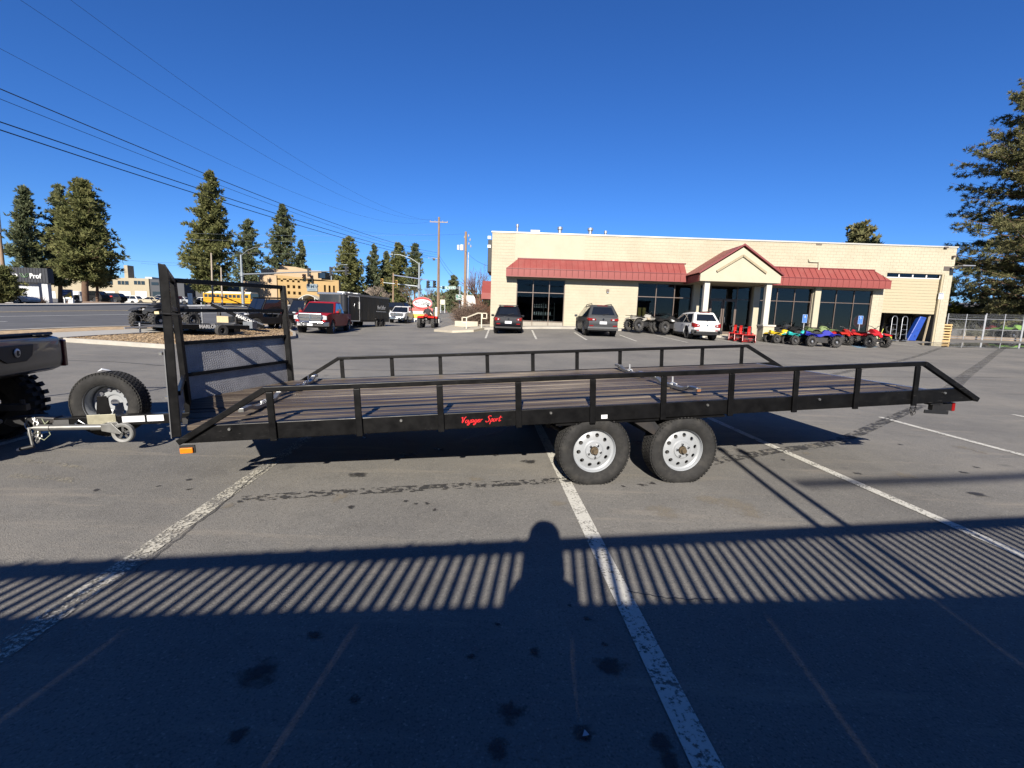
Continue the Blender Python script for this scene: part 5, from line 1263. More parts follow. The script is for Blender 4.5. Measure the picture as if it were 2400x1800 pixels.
# the three cars nosed in to the dealership
def park(px, py, Y, L): q = at(px, py, Y); return Vector((q.x, Y+L/2, G(q.x, Y+L*.4)))
t, hw, dm = vehicle('station_wagon', 'dark navy estate car with roof bars parked at the left end of the dealership', 'car', park(1188, 784, 27.3, 4.6), 91.5, 'suv', dark_blue, 4.6, 1.80, 1.58, .34, 2.65, group='cars parked at the dealership', rails=black_plastic)
rear_end(t, hw, dm, 0, lamp_w=.30)
g = MB(); 
for x in (-.9, .1): g.bar((x, -.6, 1.66), (x, .6, 1.66), .06, .03)
g.build('roof_cross_bars', black_plastic, t)
t, hw, dm = vehicle('crossover_car', 'gunmetal grey crossover with roof rails parked facing the dealership wall', 'car', park(1412, 790, 25.8, 4.95), 90, 'suv', grey_p, 4.95, 1.93, 1.70, .37, 2.85, group='cars parked at the dealership', rails=black_plastic)
rear_end(t, hw, dm, 0, lamp_w=.44, lamp_h=.15, bumper=mat('grey_trim', (.07, .073, .077), .5))
t, hw, dm = vehicle('crossover_car', 'white crossover with black cladding and roof rails parked by the entrance', 'car', park(1655, 801, 27.2, 4.45), 90, 'suv', white_p, 4.45, 1.80, 1.60, .37, 2.64, rimc=black_plastic, group='cars parked at the dealership', rails=black_plastic, trim=black_plastic)
rear_end(t, hw, dm, 0, lamp_w=.34, lamp_h=.26, bumper=black_plastic)
for s in (-1, 1): MB().b2((dm[1]-.02, s*.62, dm[3]+.02), (dm[1]+.14, s*.90, dm[3]+.26)).build('corner_cladding', black_plastic, t, bevel=.02)
# pick-ups
def pickup(label, col, loc, heading, group=None, chrome_b=True, L=5.95, Wd=2.02, Hh=1.95, R=.41, tow=False):
    t, hw, dm = vehicle('pickup_truck', label, 'pickup truck', loc, heading, 'pickup', col, L, Wd, Hh, R, 3.75, group=group, belt=1.22, hoodz=1.24)
    f, b, belt, sill, W2, hz_ = dm
    g = MB(); g.b2((b+.12, -W2+.16, .62), (f-L*.615, W2-.16, belt+.012)); g.build('bed_interior', black_plastic, t)
    # grille with cross bars, headlamps, bumper
    g = MB(); P = [(f-.005, -.62, 1.16), (f-.005, .62, 1.16), (f-.005, .70, .98), (f-.005, .58, .72), (f-.005, -.58, .72), (f-.005, -.70, .98)]; g.prism(P, (.035, 0, 0)); g.build('grille', mat('grille_grey', (.13, .13, .13), .4, .5), t, bevel=.01)
    g = MB(); g.tube([(f+.04, -.62, 1.16), (f+.04, .62, 1.16), (f+.04, .70, .98), (f+.04, .58, .72), (f+.04, -.58, .72), (f+.04, -.70, .98)], .035, 6, closed=True); g.b2((f+.02, -.64, .93), (f+.05, .64, .97)); g.b2((f+.02, -.05, .74), (f+.05, .05, 1.14)); g.build('grille_surround', chrome if chrome_b else white_p, t)
    MB().prism([(f+.05, -.06, 1.0), (f+.05, .06, 1.0), (f+.05, .03, .90), (f+.05, -.03, .90)], (.012, 0, 0)).build('emblem', chrome, t)
    for s in (-1, 1):
        MB().prism([(f-.06, s*.70, 1.10), (f-.06, s*.93, 1.05), (f-.06, s*.93, .84), (f-.06, s*.64, .82)], (.06, 0, 0)).build('headlamp', white_lens, t, bevel=.01)
        MB().b2((f-.5, s*(W2-.02), 1.45), (f-.46, s*(W2-.01), 1.46)).build('trim_pin', chrome, t)
        mx = f-1.75; MB().box((mx, s*(W2+.18), 1.36), (.12, .22, .30)).build('tow_mirror', black_plastic, t, bevel=.03)
    g = MB(); g.prism([(f-.12, -W2+.02, .70), (f+.08, -.75, .70), (f+.12, 0, .70), (f+.08, .75, .70), (f-.12, W2-.02, .70), (f-.3, W2-.02, .70), (f-.3, -W2+.02, .70)], (0, 0, -.26)); g.build('front_bumper', chrome, t, bevel=.03, seg=3)
    MB().b2((f+.06, -.45, .60), (f+.125, .45, .66)).build('bumper_slot', black_plastic, t)
    MB().b2((f+.115, -.16, .47), (f+.135, .16, .60)).build('number_plate', plate_mat, t)
    MB().b2((b-.16, -W2+.08, .50), (b+.02, W2-.08, .68)).build('rear_bumper', chrome, t, bevel=.02)
    return t
q = at(757, 787, 27); hd = -90+5.5
loc = Vector((q.x-1.0, 27+2.95, 0)); loc.z = G(q.x, 27.6)+.02
pickup('red pickup truck with chrome bumper facing the lot', red_p, loc, hd)
q = at(930, 759, 52); loc = Vector((q.x, 52+2.95, G(q.x, 53)))
pickup('white pickup truck parked behind the black enclosed trailer', white_p, loc, -90)
q = at(1115, 744, 68); loc = Vector((q.x, 68+2.95, G(q.x, 69)))
van_t = pickup('white pickup towing a pale camper up the driveway', white_p, loc, -84)
# pale camper behind the last pick-up
q = at(1098, 742, 78); cmp_ = thing('camper_trailer', 'tall cream camper trailer behind the white pickup on the driveway', 'camper', (q.x, q.y, G(q.x, q.y)), rad(-84))
g = MB(); g.prism([(-3, -1.2, .5), (2.8, -1.2, .5), (3.1, -1.2, 1.2), (2.9, -1.2, 2.75), (2.6, -1.2, 3.0), (-3, -1.2, 3.0)], (0, 2.4, 0)); g.build('shell', mat('camper_white', (.74, .72, .64), .5), cmp_, bevel=.12)
MB().b2((-2.9, -1.215, .55), (3.0, 1.215, .95)).build('skirt', mat('camper_tan', (.50, .40, .22), .6), cmp_)
for s in (-1, 1): car_wheel(cmp_, -.3, s*1.05, .34, .2, alu, s)
# black enclosed cargo trailer
q = at(806, 767, 33.4); r_ = at(912, 760, 40.0); a_ = math.atan2(q.y-r_.y, q.x-r_.x)
ct = thing('enclosed_trailer', 'black enclosed cargo trailer with rounded front corners and white lettering', 'trailer', (0, 0, 0), a_)
ln = (q.xy-r_.xy).length; wd = 2.15; nrm = Vector((math.sin(a_), -math.cos(a_)))      # away from the camera side
mid_ = (q.xy+r_.xy)/2; side = Vector((-math.sin(a_), math.cos(a_)));
sgn = 1 if side.dot(Vector((-1, 0))) > 0 else -1
cen = mid_+side*(sgn*wd/2); ct.location = (cen.x, cen.y, G(cen.x, cen.y)-.02)
ys = -sgn*wd/2      # local y of the side facing us
ztr, zbt = 2.52, .45
blk = mat('trailer_black', (.020, .019, .018), .35, 0, .25, 2, coat=.5, dirt=(.12, .09, .06), dirt_amt=.5, dscale=1.5, stretch=(4, 1, .6))
g = MB(); P = []
for x, y in ((-ln/2, -wd/2), (-ln/2, wd/2), (ln/2-.35, wd/2), (ln/2-.1, wd/2-.12), (ln/2, wd/2-.4), (ln/2, -wd/2+.4), (ln/2-.1, -wd/2+.12), (ln/2-.35, -wd/2)): P.append((x, y, zbt))
g.prism(P, (0, 0, ztr-zbt)); g.build('shell', blk, ct, smooth=50)
np_ = 12
for k in range(np_):
    x0 = -ln/2+.03+k*(ln-.45)/np_; MB().b2((x0+.01, ys*1.0, zbt+.12), (x0+(ln-.45)/np_-.01, ys*1.012, ztr-.12)).build('side_panel', blk, ct)
for y in (ys*1.006, -ys*1.006): MB().b2((-ln/2-.02, y-.03, ztr-.14), (ln/2-.2, y+.03, ztr+.02)).build('roof_rail', alu, ct)
MB().b2((ln/2-.2, -wd/2, ztr-.16), (ln/2+.02, wd/2, ztr+.015)).build('front_rail', alu, ct, bevel=.05)
MB().cyl((ln/2-.20, ys*.91, zbt+.75), (ln/2-.20, ys*.91, ztr-.17), .22, n=18).build('corner_guard', mat('guard_black', (.03, .03, .032), .3), ct, smooth=40)
MB().b2((ln/2-.05, -wd/2+.3, zbt+.02), (ln/2+.03, wd/2-.3, zbt+.65)).build('stone_guard', alu, ct)
dx0, dx1 = ln/2-2.05, ln/2-.62; g = MB(); yy = ys*1.02
g.b2((dx0-.05, yy-.012, zbt+.10), (dx0, yy+.012, ztr-.20)); g.b2((dx1, yy-.012, zbt+.10), (dx1+.05, yy+.012, ztr-.20)); g.b2((dx0-.05, yy-.012, ztr-.20), (dx1+.05, yy+.012, ztr-.15)); g.b2((dx0-.05, yy-.012, zbt+.05), (dx1+.05, yy+.012, zbt+.10)); g.build('door_frame', white_paint, ct)
MB().b2((dx0, yy-.006, zbt+.10), (dx1, yy+.006, ztr-.20)).build('side_door', blk, ct)
MB().tube([(dx0+.75, yy*1.03, ztr-.55), (dx0+.70, yy*1.05, ztr-.7), (dx0+.75, yy*1.03, ztr-.9)], .02, 6).build('door_handle', chrome, ct)
MB().b2((dx0-.02, yy*1.03-.02, ztr-1.1), (dx0+.06, yy*1.03+.02, ztr-.55)).build('latch', white_paint, ct)
for x in (-ln/2+1.1, -ln/2+1.9):
    for s in (-1, 1): car_wheel(ct, x, s*(wd/2-.02), .34, .22, dark_steel, s)
MB().b2((-ln/2+.6, ys*1.0-.12, .68), (-ln/2+2.4, ys*1.0+.12, .74)).build('mudguard', dark_steel, ct)
g = MB(); 
for x in (-.2, .9, 1.6): g.b2((x, -.3, ztr), (x+.45, .3, ztr+.16))
g.build('roof_vents', white_paint, ct)
g = MB(); g.bar((ln/2, -.7, .45), (ln/2+1.1, 0, .47), .08, .1); g.bar((ln/2, .7, .45), (ln/2+1.1, 0, .47), .08, .1); g.build('drawbar', dark_steel, ct)
rz = 0 if ys < 0 else math.pi
wt_ = mat('lettering_grey', (.52, .52, .52), .5)
text('Pro Caliber', .46, wt_, ct, (-ln/2+1.35, ys*1.024, 1.62), (math.pi/2, 0, rz), shear=.35, xs=.62, bold=.006)
MB().b2((-ln/2+.55, ys*1.022-.004, 1.27), (-ln/2+2.2, ys*1.022+.004, 1.33)).build('lettering_line', wt_, ct)
# school bus and far parked cars
bus_y = mat('bus_yellow', (.70, .36, .015), .4, 0, .05, 3)
q = at(488, 715.5, 95); r_ = at(614, 716, 93); bus = thing('school_bus', 'yellow school bus with white roof parked across the street', 'bus', (*((q.xy+r_.xy)/2), 0), math.atan2(r_.y-q.y, r_.x-q.x)); bus.location.z = G(q.x, q.y)-.1
bl = (q.xy-r_.xy).length; hb_ = 2.75
g = MB(); g.prism([(-bl/2, -1.2, .55), (bl/2-1.6, -1.2, .55), (bl/2-1.6, -1.2, 2.45), (-bl/2, -1.2, 2.45)], (0, 2.4, 0)); g.build('body', bus_y, bus, bevel=.08)
g = MB(); g.prism([(-bl/2+.02, -1.18, 2.4), (-bl/2+.1, -.9, 2.85), (-bl/2+.1, .9, 2.85), (-bl/2+.02, 1.18, 2.4)], (bl-1.65, 0, 0)); g.build('roof', mat('bus_roof', (.78, .74, .58), .5), bus, smooth=40)
MB().b2((bl/2-1.6, -1.0, .55), (bl/2, 1.0, 1.45)).build('bonnet', bus_y, bus, bevel=.12)
MB().b2((bl/2-1.65, -1.05, 1.5), (bl/2-1.55, 1.05, 2.5)).build('windscreen', car_glass, bus)
nw = 11
for k in range(nw):
    x = -bl/2+.35+k*(bl-2.2)/nw
    for s in (-1, 1): MB().b2((x, s*1.2-.012, 1.62), (x+(bl-2.2)/nw-.18, s*1.2+.012, 2.22)).build('window', car_glass, bus)
for z in (1.3, 1.0): MB().b2((-bl/2, -1.215, z), (bl/2-1.6, 1.215, z+.05)).build('rub_rail', black_plastic, bus)
for x in (-bl/2+2.6, bl/2-.9):
    for s in (-1, 1): car_wheel(bus, x, s*1.08, .48, .26, dark_steel, s)
far = [(305, 711.5, 92, 178, 'suv', white_p, 'white sport utility car parked before the tan warehouse'), (355, 711.5, 92, 180, 'sedan', beige_p, 'champagne saloon car parked before the tan warehouse'), (282, 708.5, 97, 176, 'sedan', silver_p, 'silver car half hidden behind the white sport utility car'),
       (262, 707.5, 84, 182, 'suv', black_p, 'black car parked near the pine trunks'), (247, 707, 88, 180, 'sedan', blue_p, 'dark blue car parked beside the black car by the pines'), (378, 709, 99, 175, 'suv', silver_p, 'silver wagon parked behind the champagne saloon'), (425, 711, 96, 180, 'sedan', silver_p, 'silver saloon beside the small red sign'),
       (446, 711, 97, 180, 'sedan', black_p, 'black saloon parked left of the school bus'), (474, 712, 98, 178, 'sedan', white_p, 'white saloon nosed up to the school bus'), (215, 706, 72, 180, 'suv', black_p, 'black wagon standing between two pine trunks'), (20, 711, 46, 10, 'sedan', white_p, 'white car under the small pine at the left edge')]
for (px, py, Y, hd, kd, col, lb) in far:
    q = at(px, py, Y)
    vehicle('parked_car', lb, 'car', (q.x, q.y, q.z-.1), hd, kd, col, 4.6, 1.8, 1.68 if kd == 'suv' else 1.45, .33, 2.7, group='cars parked across the street')
q = at(925, 747, 66); vehicle('parked_car', 'black sport utility car parked behind the white pickup', 'car', (q.x, q.y, G(q.x, q.y)), 160, 'suv', black_p, 4.8, 1.9, 1.8, .36, 2.8)
# mulch-side utility vehicles and small trailers
def utv_cab(label, px, py, Y, heading, col=black_p, group='utility vehicles for sale'):
    q = at(px, py, Y); t = thing('utility_vehicle', label, 'utility vehicle', (q.x, q.y, G(q.x, q.y)), rad(heading), group)
    def hw(x, z): return .74 if z < 1.1 else .74-.10*(z-1.1)/.85
    low = [(-1.5, .50), (-1.55, .95), (-.4, .98), (-.35, .80), (.55, .80), (.6, 1.02), (1.35, .95), (1.55, .80), (1.52, .45), (1.30, .42)]+arch(1.02, .40, .42, .36)+[(0, .36)]+arch(-1.0, .40, .42, .36)+[(-1.45, .44)]
    side_shell(low, hw).build('body', col, t, bevel=.03, tri=True, smooth=30)
    g = MB()
    for s in (-1, 1): g.tube([(.72, s*.70, 1.0), (.25, s*.62, 1.90), (-.75, s*.62, 1.92), (-.95, s*.68, .95)], .035, 6)
    g.build('roll_cage', black_plastic, t)
    MB().prism([(-.85, -.66, 1.90), (.30, -.66, 1.90), (.36, -.64, 1.95), (-.8, -.64, 1.99)], (0, 1.32, 0)).build('roof', black_plastic, t, bevel=.03)
    MB().add([(.74, -.62, 1.04), (.74, .62, 1.04), (.30, .56, 1.86), (.30, -.56, 1.86)], [(0,1,2,3)]).build('windscreen', car_glass, t)
    for s in (-1, 1): MB().add([(.66, s*.715, 1.03), (.24, s*.645, 1.84), (-.70, s*.645, 1.86), (-.85, s*.70, 1.0)], [(0,1,2,3)]).build('side_window', car_glass, t)
    for s in (-1, 1):
        MB().box((1.46, s*.52, .93), (.16, .26, .10)).build('headlamp', white_lens, t, bevel=.02)
        for x in (1.02, -1.0):
            e = bpy.data.objects.new('wheel', None); C.objects.link(e); e.parent = t; e.location = (x, s*.62, .36); e.scale = (.97, .95, .97)
            link('tyre', KN, rubber_far, e); MB().lathe([(0, s*.08), (.16, s*.10), (.19, s*.12)], n=20).build('rim', black_plastic, e)
    MB().tube([(1.56, -.45, .55), (1.66, -.40, .62), (1.66, .40, .62), (1.56, .45, .55)], .03, 6).build('bull_bar', black_plastic, t)
    MB().b2((1.50, -.35, .62), (1.56, .35, .82)).build('grille', mat('grille_blk', (.04, .04, .04), .4), t)
    return t
utv_cab('black enclosed utility vehicle with windscreen on the bark island', 622, 772, 28.0, -118)
utv_cab('black utility vehicle mostly hidden behind the red pickup', 710, 768, 36.0, -105)
# ---------------------------------------------------------------- quads, snow blowers, small trailers
QT = {}
def quad(label, loc, heading, col, sc=1.0, sport=False, group='quads lined up at the dealership', seatc=None, accent=None, rackb=True, name='quad_bike'):
    """local x forward"""
    t = thing(name, label, 'quad bike', loc, rad(heading), group); R = (.31 if not sport else .27)*sc; wb = 1.28*sc; tr = .47*sc; w_ = .24*sc
    key = round(R, 3)
    if key not in QT: QT[key] = knobby(R, R*.48, w_, 'tyre', 26, 18)
    for x in (wb/2, -wb/2):
        for s in (-1, 1):
            e = bpy.data.objects.new('wheel', None); C.objects.link(e); e.parent = t; e.location = (x, s*tr, R)
            link('tyre', QT[key], rubber_far, e); MB().lathe([(0, s*.05*sc), (R*.3, s*.07*sc), (R*.48, s*.10*sc), (R*.5, s*.11*sc)], n=18).build('rim', black_plastic, e, smooth=40); MB().lathe([(0, s*.09*sc), (R*.16, s*.09*sc), (R*.2, s*.07*sc)], n=12).build('hub_cap', alu, e)
    k = sc; z0 = R
    g = MB(); g.box((.0, 0, z0+.06*k), (.75*k, .30*k, .26*k)); g.box((.35*k, 0, z0+.05*k), (.5*k, .24*k, .16*k)); g.cyl((-.15*k, .17*k, z0-.02), (-.7*k, .2*k, z0+.16*k), .05*k, n=10)
    for s in (-1, 1):
        for x in (wb/2, -wb/2): g.bar((x*.85, s*.1*k, z0+.05*k), (x, s*tr*.9, z0), .04*k, .04*k); g.cyl((x*.8, s*.12*k, z0+.30*k), (x*.95, s*tr*.62, z0+.03), .025*k, n=8)
        g.b2((-.25*k, s*.20*k, z0-.06*k), (.25*k, s*.42*k, z0-.03*k))
    g.build('chassis', dark_steel, t)
    # plastics: tank and nose, then one arched mudguard per wheel
    zt = z0+.42*k
    g = MB(); rings = []
    for x, hw, zb, z1 in ((.78, .10, .22, .30), (.62, .20, .26, .40), (.40, .17, .32, .54), (.18, .12, .30, .56), (0, .09, .22, .38), (-.35, .11, .26, .36), (-.60, .16, .32, .44), (-.82, .14, .38, .50)):
        rings.append([(x*k, -hw*k, z0+zb*k), (x*k, -hw*.8*k, z0+z1*k), (x*k, 0, z0+(z1+.03)*k), (x*k, hw*.8*k, z0+z1*k), (x*k, hw*k, z0+zb*k), (x*k, 0, z0+(zb-.04)*k)])
    g.loft(rings); g.build('bodywork', col, t, smooth=40)
    for xc in (wb/2, -wb/2):
        for s in (-1, 1):
            g = MB(); rr = R*1.30; out = []
            for j in range(7):
                a = rad(44+j*16) if xc > 0 else rad(40+j*16)
                out.append((xc+rr*math.cos(a), z0+rr*math.sin(a)*.92+(.02 if not sport else .05)))
            vs = []
            for (x, z) in out: vs += [(x, s*.14*k, z+.03*k), (x, s*(tr+.10*k), z)]
            g.add(vs, [(2*i, 2*i+1, 2*i+3, 2*i+2) for i in range(6)]); o = g.build('mudguard', col, t)
            sm = o.modifiers.new('solid', 'SOLIDIFY'); sm.thickness = .015
    MB().prism([(.12*k, -.13*k, zt-.02), (.0, -.13*k, zt+.03*k), (-.45*k, -.13*k, zt+.01), (-.62*k, -.12*k, zt+.07*k), (-.66*k, -.12*k, zt-.02), (-.3*k, -.13*k, zt-.08*k)], (0, .26*k, 0)).build('seat', seatc or black_plastic, t, bevel=.03*k)
    g = MB(); g.tube([(.30*k, -.38*k, zt+.30*k), (.36*k, -.2*k, zt+.27*k), (.40*k, -.06*k, zt+.18*k), (.40*k, .06*k, zt+.18*k), (.36*k, .2*k, zt+.27*k), (.30*k, .38*k, zt+.30*k)], .014*k, 6); g.cyl((.48*k, 0, z0+.2*k), (.38*k, 0, zt+.2*k), .03*k, n=8)
    g.build('handlebar', black_plastic, t)
    for s in (-1, 1): MB().box((.70*k, s*.12*k, z0+.34*k), (.06*k, .10*k, .07*k)).build('headlamp', white_lens, t, bevel=.01)
    MB().tube([(wb/2+.28*k, -.22*k, z0-.05*k), (wb/2+.36*k, -.2*k, z0+.18*k), (wb/2+.36*k, .2*k, z0+.18*k), (wb/2+.28*k, .22*k, z0-.05*k)], .016*k, 6).build('bumper', dark_steel, t)
    if not sport and rackb:
        for xc, L in ((wb/2+.02, .5), (-wb/2-.05, .6)):
            g = MB(); zr = z0+R*1.22+.10*k
            for j in range(5): y = (-.36+.18*j)*k; g.cyl((xc-L/2*k, y, zr), (xc+L/2*k, y, zr), .010*k, n=6)
            for x in (xc-L/2*k, xc+L/2*k): g.cyl((x, -.36*k, zr), (x, .36*k, zr), .012*k, n=6)
            g.build('rack', black_plastic, t)
    else: MB().tube([(-.62*k, -.12*k, z0+.30*k), (-.86*k, -.1*k, z0+.36*k), (-.86*k, .1*k, z0+.36*k), (-.62*k, .12*k, z0+.30*k)], .014*k, 6).build('grab_bar', dark_steel, t)
    t.scale = (1, 1, 1.12)
    if accent: MB().prism([(.55*k, -.215*k, z0+.30*k), (.15*k, -.19*k, z0+.42*k), (.2*k, -.19*k, z0+.30*k)], (0, .43*k, 0)).build('graphic_panel', accent, t)
    return t
def Q(px, py, Y): q = at(px, py, Y); return Vector((q.x, q.y, G(q.x, q.y)))
qc = lambda n, c: mat('quad_'+n, c, .5, 0, .06, 4, coat=.03, spec=.15)
camo = qc('camo', (.40, .38, .33)); 
l = Q(1505, 778, 30.6); l.z += .13; quad('grey and tan camouflage quad nearest the wall under the second window', l, 20, camo, 1.12, accent=qc('tan', (.52, .42, .30)))
l = Q(1562, 780, 30.3); l.z += .13; quad('black and white quad between the camouflage quad and the white car', l, 25, qc('black', (.02, .02, .02)), 1.1, accent=white_paint)
quad('small yellow sport quad beside the entrance pedestal', Q(1828, 795, 29.6), 8, qc('yellow', (.78, .55, .02)), .92, True, accent=white_paint)
quad('turquoise sport quad between the yellow and the blue ones', Q(1872, 800, 28.8), 5, qc('teal', (.03, .50, .46)), .95, True)
quad('dark blue sport quad at the front of the row', Q(1920, 806, 28.0), -8, qc('blue', (.012, .02, .36)), 1.06, True)
quad('olive green quad behind the blue sport quad', Q(1915, 797, 31.3), 10, qc('olive', (.22, .29, .12)), 1.15)
quad('dark grey utility quad behind the yellow one', Q(1832, 790, 31.6), 15, qc('charcoal', (.045, .047, .05)), 1.15, accent=qc('violet', (.12, .13, .40)))
quad('black utility quad behind the turquoise one', Q(1874, 792, 31.5), 12, qc('black2', (.03, .03, .03)), 1.12)
quad('red quad with a white tag facing the lot', Q(1972, 797, 30.2), -95, qc('red', (.50, .03, .02)), 1.02)
quad('red and white sport quad nearest the garage', Q(2030, 800, 29.0), -78, qc('red2', (.55, .02, .03)), 1.18, True, accent=white_paint)
# more quads behind the chain-link fence
quad('black quad left behind the chain link fence', Q(2270, 785, 42), 10, qc('black3', (.02, .02, .022)), 1.25, group='quads behind the fence')
quad('dark quad in the middle behind the chain link fence', Q(2315, 785, 42), 12, qc('dkred', (.12, .02, .02)), 1.25, group='quads behind the fence')
quad('lime green quad behind the right chain link gate', Q(2372, 782, 40), 8, qc('lime', (.20, .36, .08)), 1.35, group='quads behind the fence')
# rider on a red quad
lq = Q(1003, 770, 36.8); rq = quad('red quad ridden across the lot away from the camera', lq, 90, qc('red3', (.55, .03, .02)), 1.15, group='ridden quad')
def rider():
    p = thing('person', 'rider in a black jacket and dark cap seated on the red quad', 'person', (lq.x, lq.y-.25, lq.z), rad(90))
    V = [(0, 0, .92), (.03, 0, 1.12), (.10, 0, 1.36), (.13, 0, 1.47), (.16, 0, 1.54), (.08, .20, 1.38), (.22, .34, 1.14), (.50, .34, 1.12), (.08, -.20, 1.38), (.22, -.34, 1.14), (.50, -.34, 1.12),
         (.05, .13, .90), (.42, .24, .86), (.22, .28, .48), (.36, .29, .44), (.05, -.13, .90), (.42, -.24, .86), (.22, -.28, .48), (.36, -.29, .44)]
    E = [(0,1),(1,2),(2,3),(3,4),(2,5),(5,6),(6,7),(2,8),(8,9),(9,10),(0,11),(11,12),(12,13),(13,14),(0,15),(15,16),(16,17),(17,18)]
    R_ = [(.17,.15),(.18,.15),(.20,.14),.065,.06,.09,.07,.05,.09,.07,.05,.10,.085,.06,.05,.10,.085,.06,.05]
    skin_body('body', V, E, R_, cloth, p)
    MB().lathe([(0, -.12), (.05, -.11), (.078, -.05), (.085, .02), (.07, .08), (0, .12)], (.17, 0, 1.66), 'z', 18).build('head', skin, p, smooth=60)
    MB().lathe([(.12, .0), (.10, .01), (.095, .05), (.08, .11), (0, .13)], (.17, 0, 1.68), 'z', 18).build('cap', cloth, p, smooth=60)
rider()
# bark-island quad on the left, seen past the gate post
l = gp(392, 778); quad('camouflage quad parked at the left end of the bark island', Vector((l.x, l.y, l.z+.1)), -105, qc('charcoal', (.045, .047, .05)), 1.2, accent=qc('tan', (.52, .42, .30)), group='machines on the bark island')
# red snow blowers
def blower(label, loc, heading):
    t = thing('snow_blower', label, 'snow blower', loc, rad(heading), 'red snow blowers by the entrance'); rd = mat('blower_red', (.62, .015, .012), .35, 0, .05, 3, coat=.3)
    g = MB(); P = [(.05, 0), (.50, .02), (.56, .12), (.48, .46), (.15, .52), (.02, .40)]
    for s in (-1, 1): g.prism([(x, s*.36, z) for x, z in P], (0, -s*.02, 0))
    g.prism([(.03, -.34, .05), (.03, -.34, .45), (.10, -.34, .52), (.40, -.34, .48), (.40, -.34, .46), (.12, -.34, .48), (.07, -.34, .42), (.07, -.34, .05)], (0, .68, 0)); g.build('auger_housing', rd, t)
    g = MB(); g.cyl((.28, -.33, .22), (.28, .33, .22), .03, n=8)
    for k in range(10): a = k*.7; y = -.30+.066*k; g.box((.28+.1*math.cos(a), y, .22+.1*math.sin(a)), (.12, .02, .12))
    g.build('auger', dark_steel, t)
    g = MB(); g.cyl((.05, 0, .50), (.05, 0, .62), .10, n=14); g.prism([(-.02, -.08, .60), (.10, -.08, .60), (.14, -.08, .85), (.22, -.08, .98), (.10, -.08, 1.0), (.02, -.08, .86)], (0, .16, 0)); g.build('chute', rd, t, bevel=.01)
    MB().box((-.20, 0, .48), (.42, .40, .32)).build('engine', black_plastic, t, bevel=.04)
    MB().cyl((-.2, .22, .5), (-.2, .30, .5), .09, n=14).build('starter_cover', rd, t)
    g = MB(); 
    for s in (-1, 1): g.tube([(-.32, s*.20, .38), (-.75, s*.24, .86), (-.98, s*.26, .95)], .016, 6)
    g.cyl((-.78, -.24, .88), (-.78, .24, .88), .014, n=6); g.build('handles', dark_steel, t); MB().box((-.74, 0, .92), (.18, .36, .06)).build('control_panel', black_plastic, t)
    for s in (-1, 1): MB().lathe([(.09, -.06), (.19, -.06), (.20, 0), (.19, .06), (.09, .06)], (-.18, s*.28, .20), 'y', 18, True).build('wheel', rubber_far, t, smooth=40)
for (px, py, Y, lb) in ((1720, 796, 29.6, 'red snow blower at the left, beside the white car'), (1733, 799, 28.9, 'red snow blower in the middle of the row beside the white car'), (1752, 803, 28.2, 'red snow blower at the right front of the row')):
    blower(lb, Q(px, py, Y), -110)
# low black snowmobile trailers on the bark
def low_trailer(label, p, q, w, z0, z1, word=None, grp='black trailers on the bark island', wl=True):
    p, q = Vector(p), Vector(q); a = math.atan2(q.y-p.y, q.x-p.x); L = (q.xy-p.xy).length; t = thing('snowmobile_trailer', label, 'trailer', p, a, grp)
    sl = math.atan2((q.z+z1)-(p.z+z0), L); dz = (q.z-p.z)+z1-z0
    M = lambda x, z: z0+dz*x/L+z
    for y in (0, w): MB().bar((0, y, M(0, 0)), (L, y, M(L, 0)), .05, .16).build('side_rail', black_paint, t)
    MB().prism([(0, .03, M(0, .02)), (L, .03, M(L, .02)), (L, w-.03, M(L, .02)), (0, w-.03, M(0, .02))], (0, 0, -.03)).build('deck', mat('deck_dark', (.05, .05, .055), .5), t)
    for k in range(6): x = L*(k+.5)/6; MB().bar((x, 0, M(x, -.05)), (x, w, M(x, -.05)), .05, .06).build('crossmember', alu, t)
    for y in (.0, w): MB().bar((L*.02, y, M(L*.02, .10)), (L*.98, y, M(L*.98, .10)), .03, .02).build('trim_strip', alu, t)
    if wl:
        for y in (-.12, w+.12): MB().lathe([(.12, -.08), (.25, -.09), (.27, 0), (.25, .09), (.12, .08)], (L*.55, y, .27), 'y', 20, True).build('wheel', rubber_far, t, smooth=40)
        MB().cyl((L*.55, -.12, .27), (L*.55, w+.12, .27), .03).build('axle', galv, t)
    MB().bar((0, w/2, M(0, -.03)), (-1.1, w/2, M(0, -.1)), .07, .07).build('tongue', galv, t)
    MB().cyl((-.5, w/2+.08, .02), (-.5, w/2+.08, M(0, .1)), .03).build('jack', galv, t)
    if word: text(word, .20, white_paint, t, (L*.62 if z1 != z0 else L*.4, -.03, M(L*.62 if z1 != z0 else L*.4, 0)), (math.pi/2, -sl, 0), bold=.008)
    return t
p, q = gp(415, 792), gp(585, 790)
low_trailer('flat black snowmobile trailer lying low on the bark island', p, q, 2.4, .45, .45, 'MARLON')
p, q = gp(480, 778), gp(605, 784)
tt = low_trailer('tilted black snowmobile trailer with lettered side on the bark island', p+Vector((0, .6, 0)), q+Vector((0, .6, 0)), 1.6, 1.35, .35, 'MARLON', wl=False)
g = MB(); 
for x in (.25, 1.0): g.bar((x, .1, 0), (x, .1, 1.2-x*.3), .06, .06); g.bar((x, 1.5, 0), (x, 1.5, 1.2-x*.3), .06, .06)
g.build('stand', dark_steel, tt)
g = MB(); g.tube([(0, 0, 1.42), (.1, 0, 1.75), (.6, 0, 1.72), (2.5, 0, .95)], .025, 6); g.build('side_hoop', black_paint, tt)
l = gp(455, 785); bxm = thing('machine_crate', 'small tan crate on a dark cart at the bark island', 'crate', (l.x, l.y+1.6, G(l.x, l.y+1.6)))
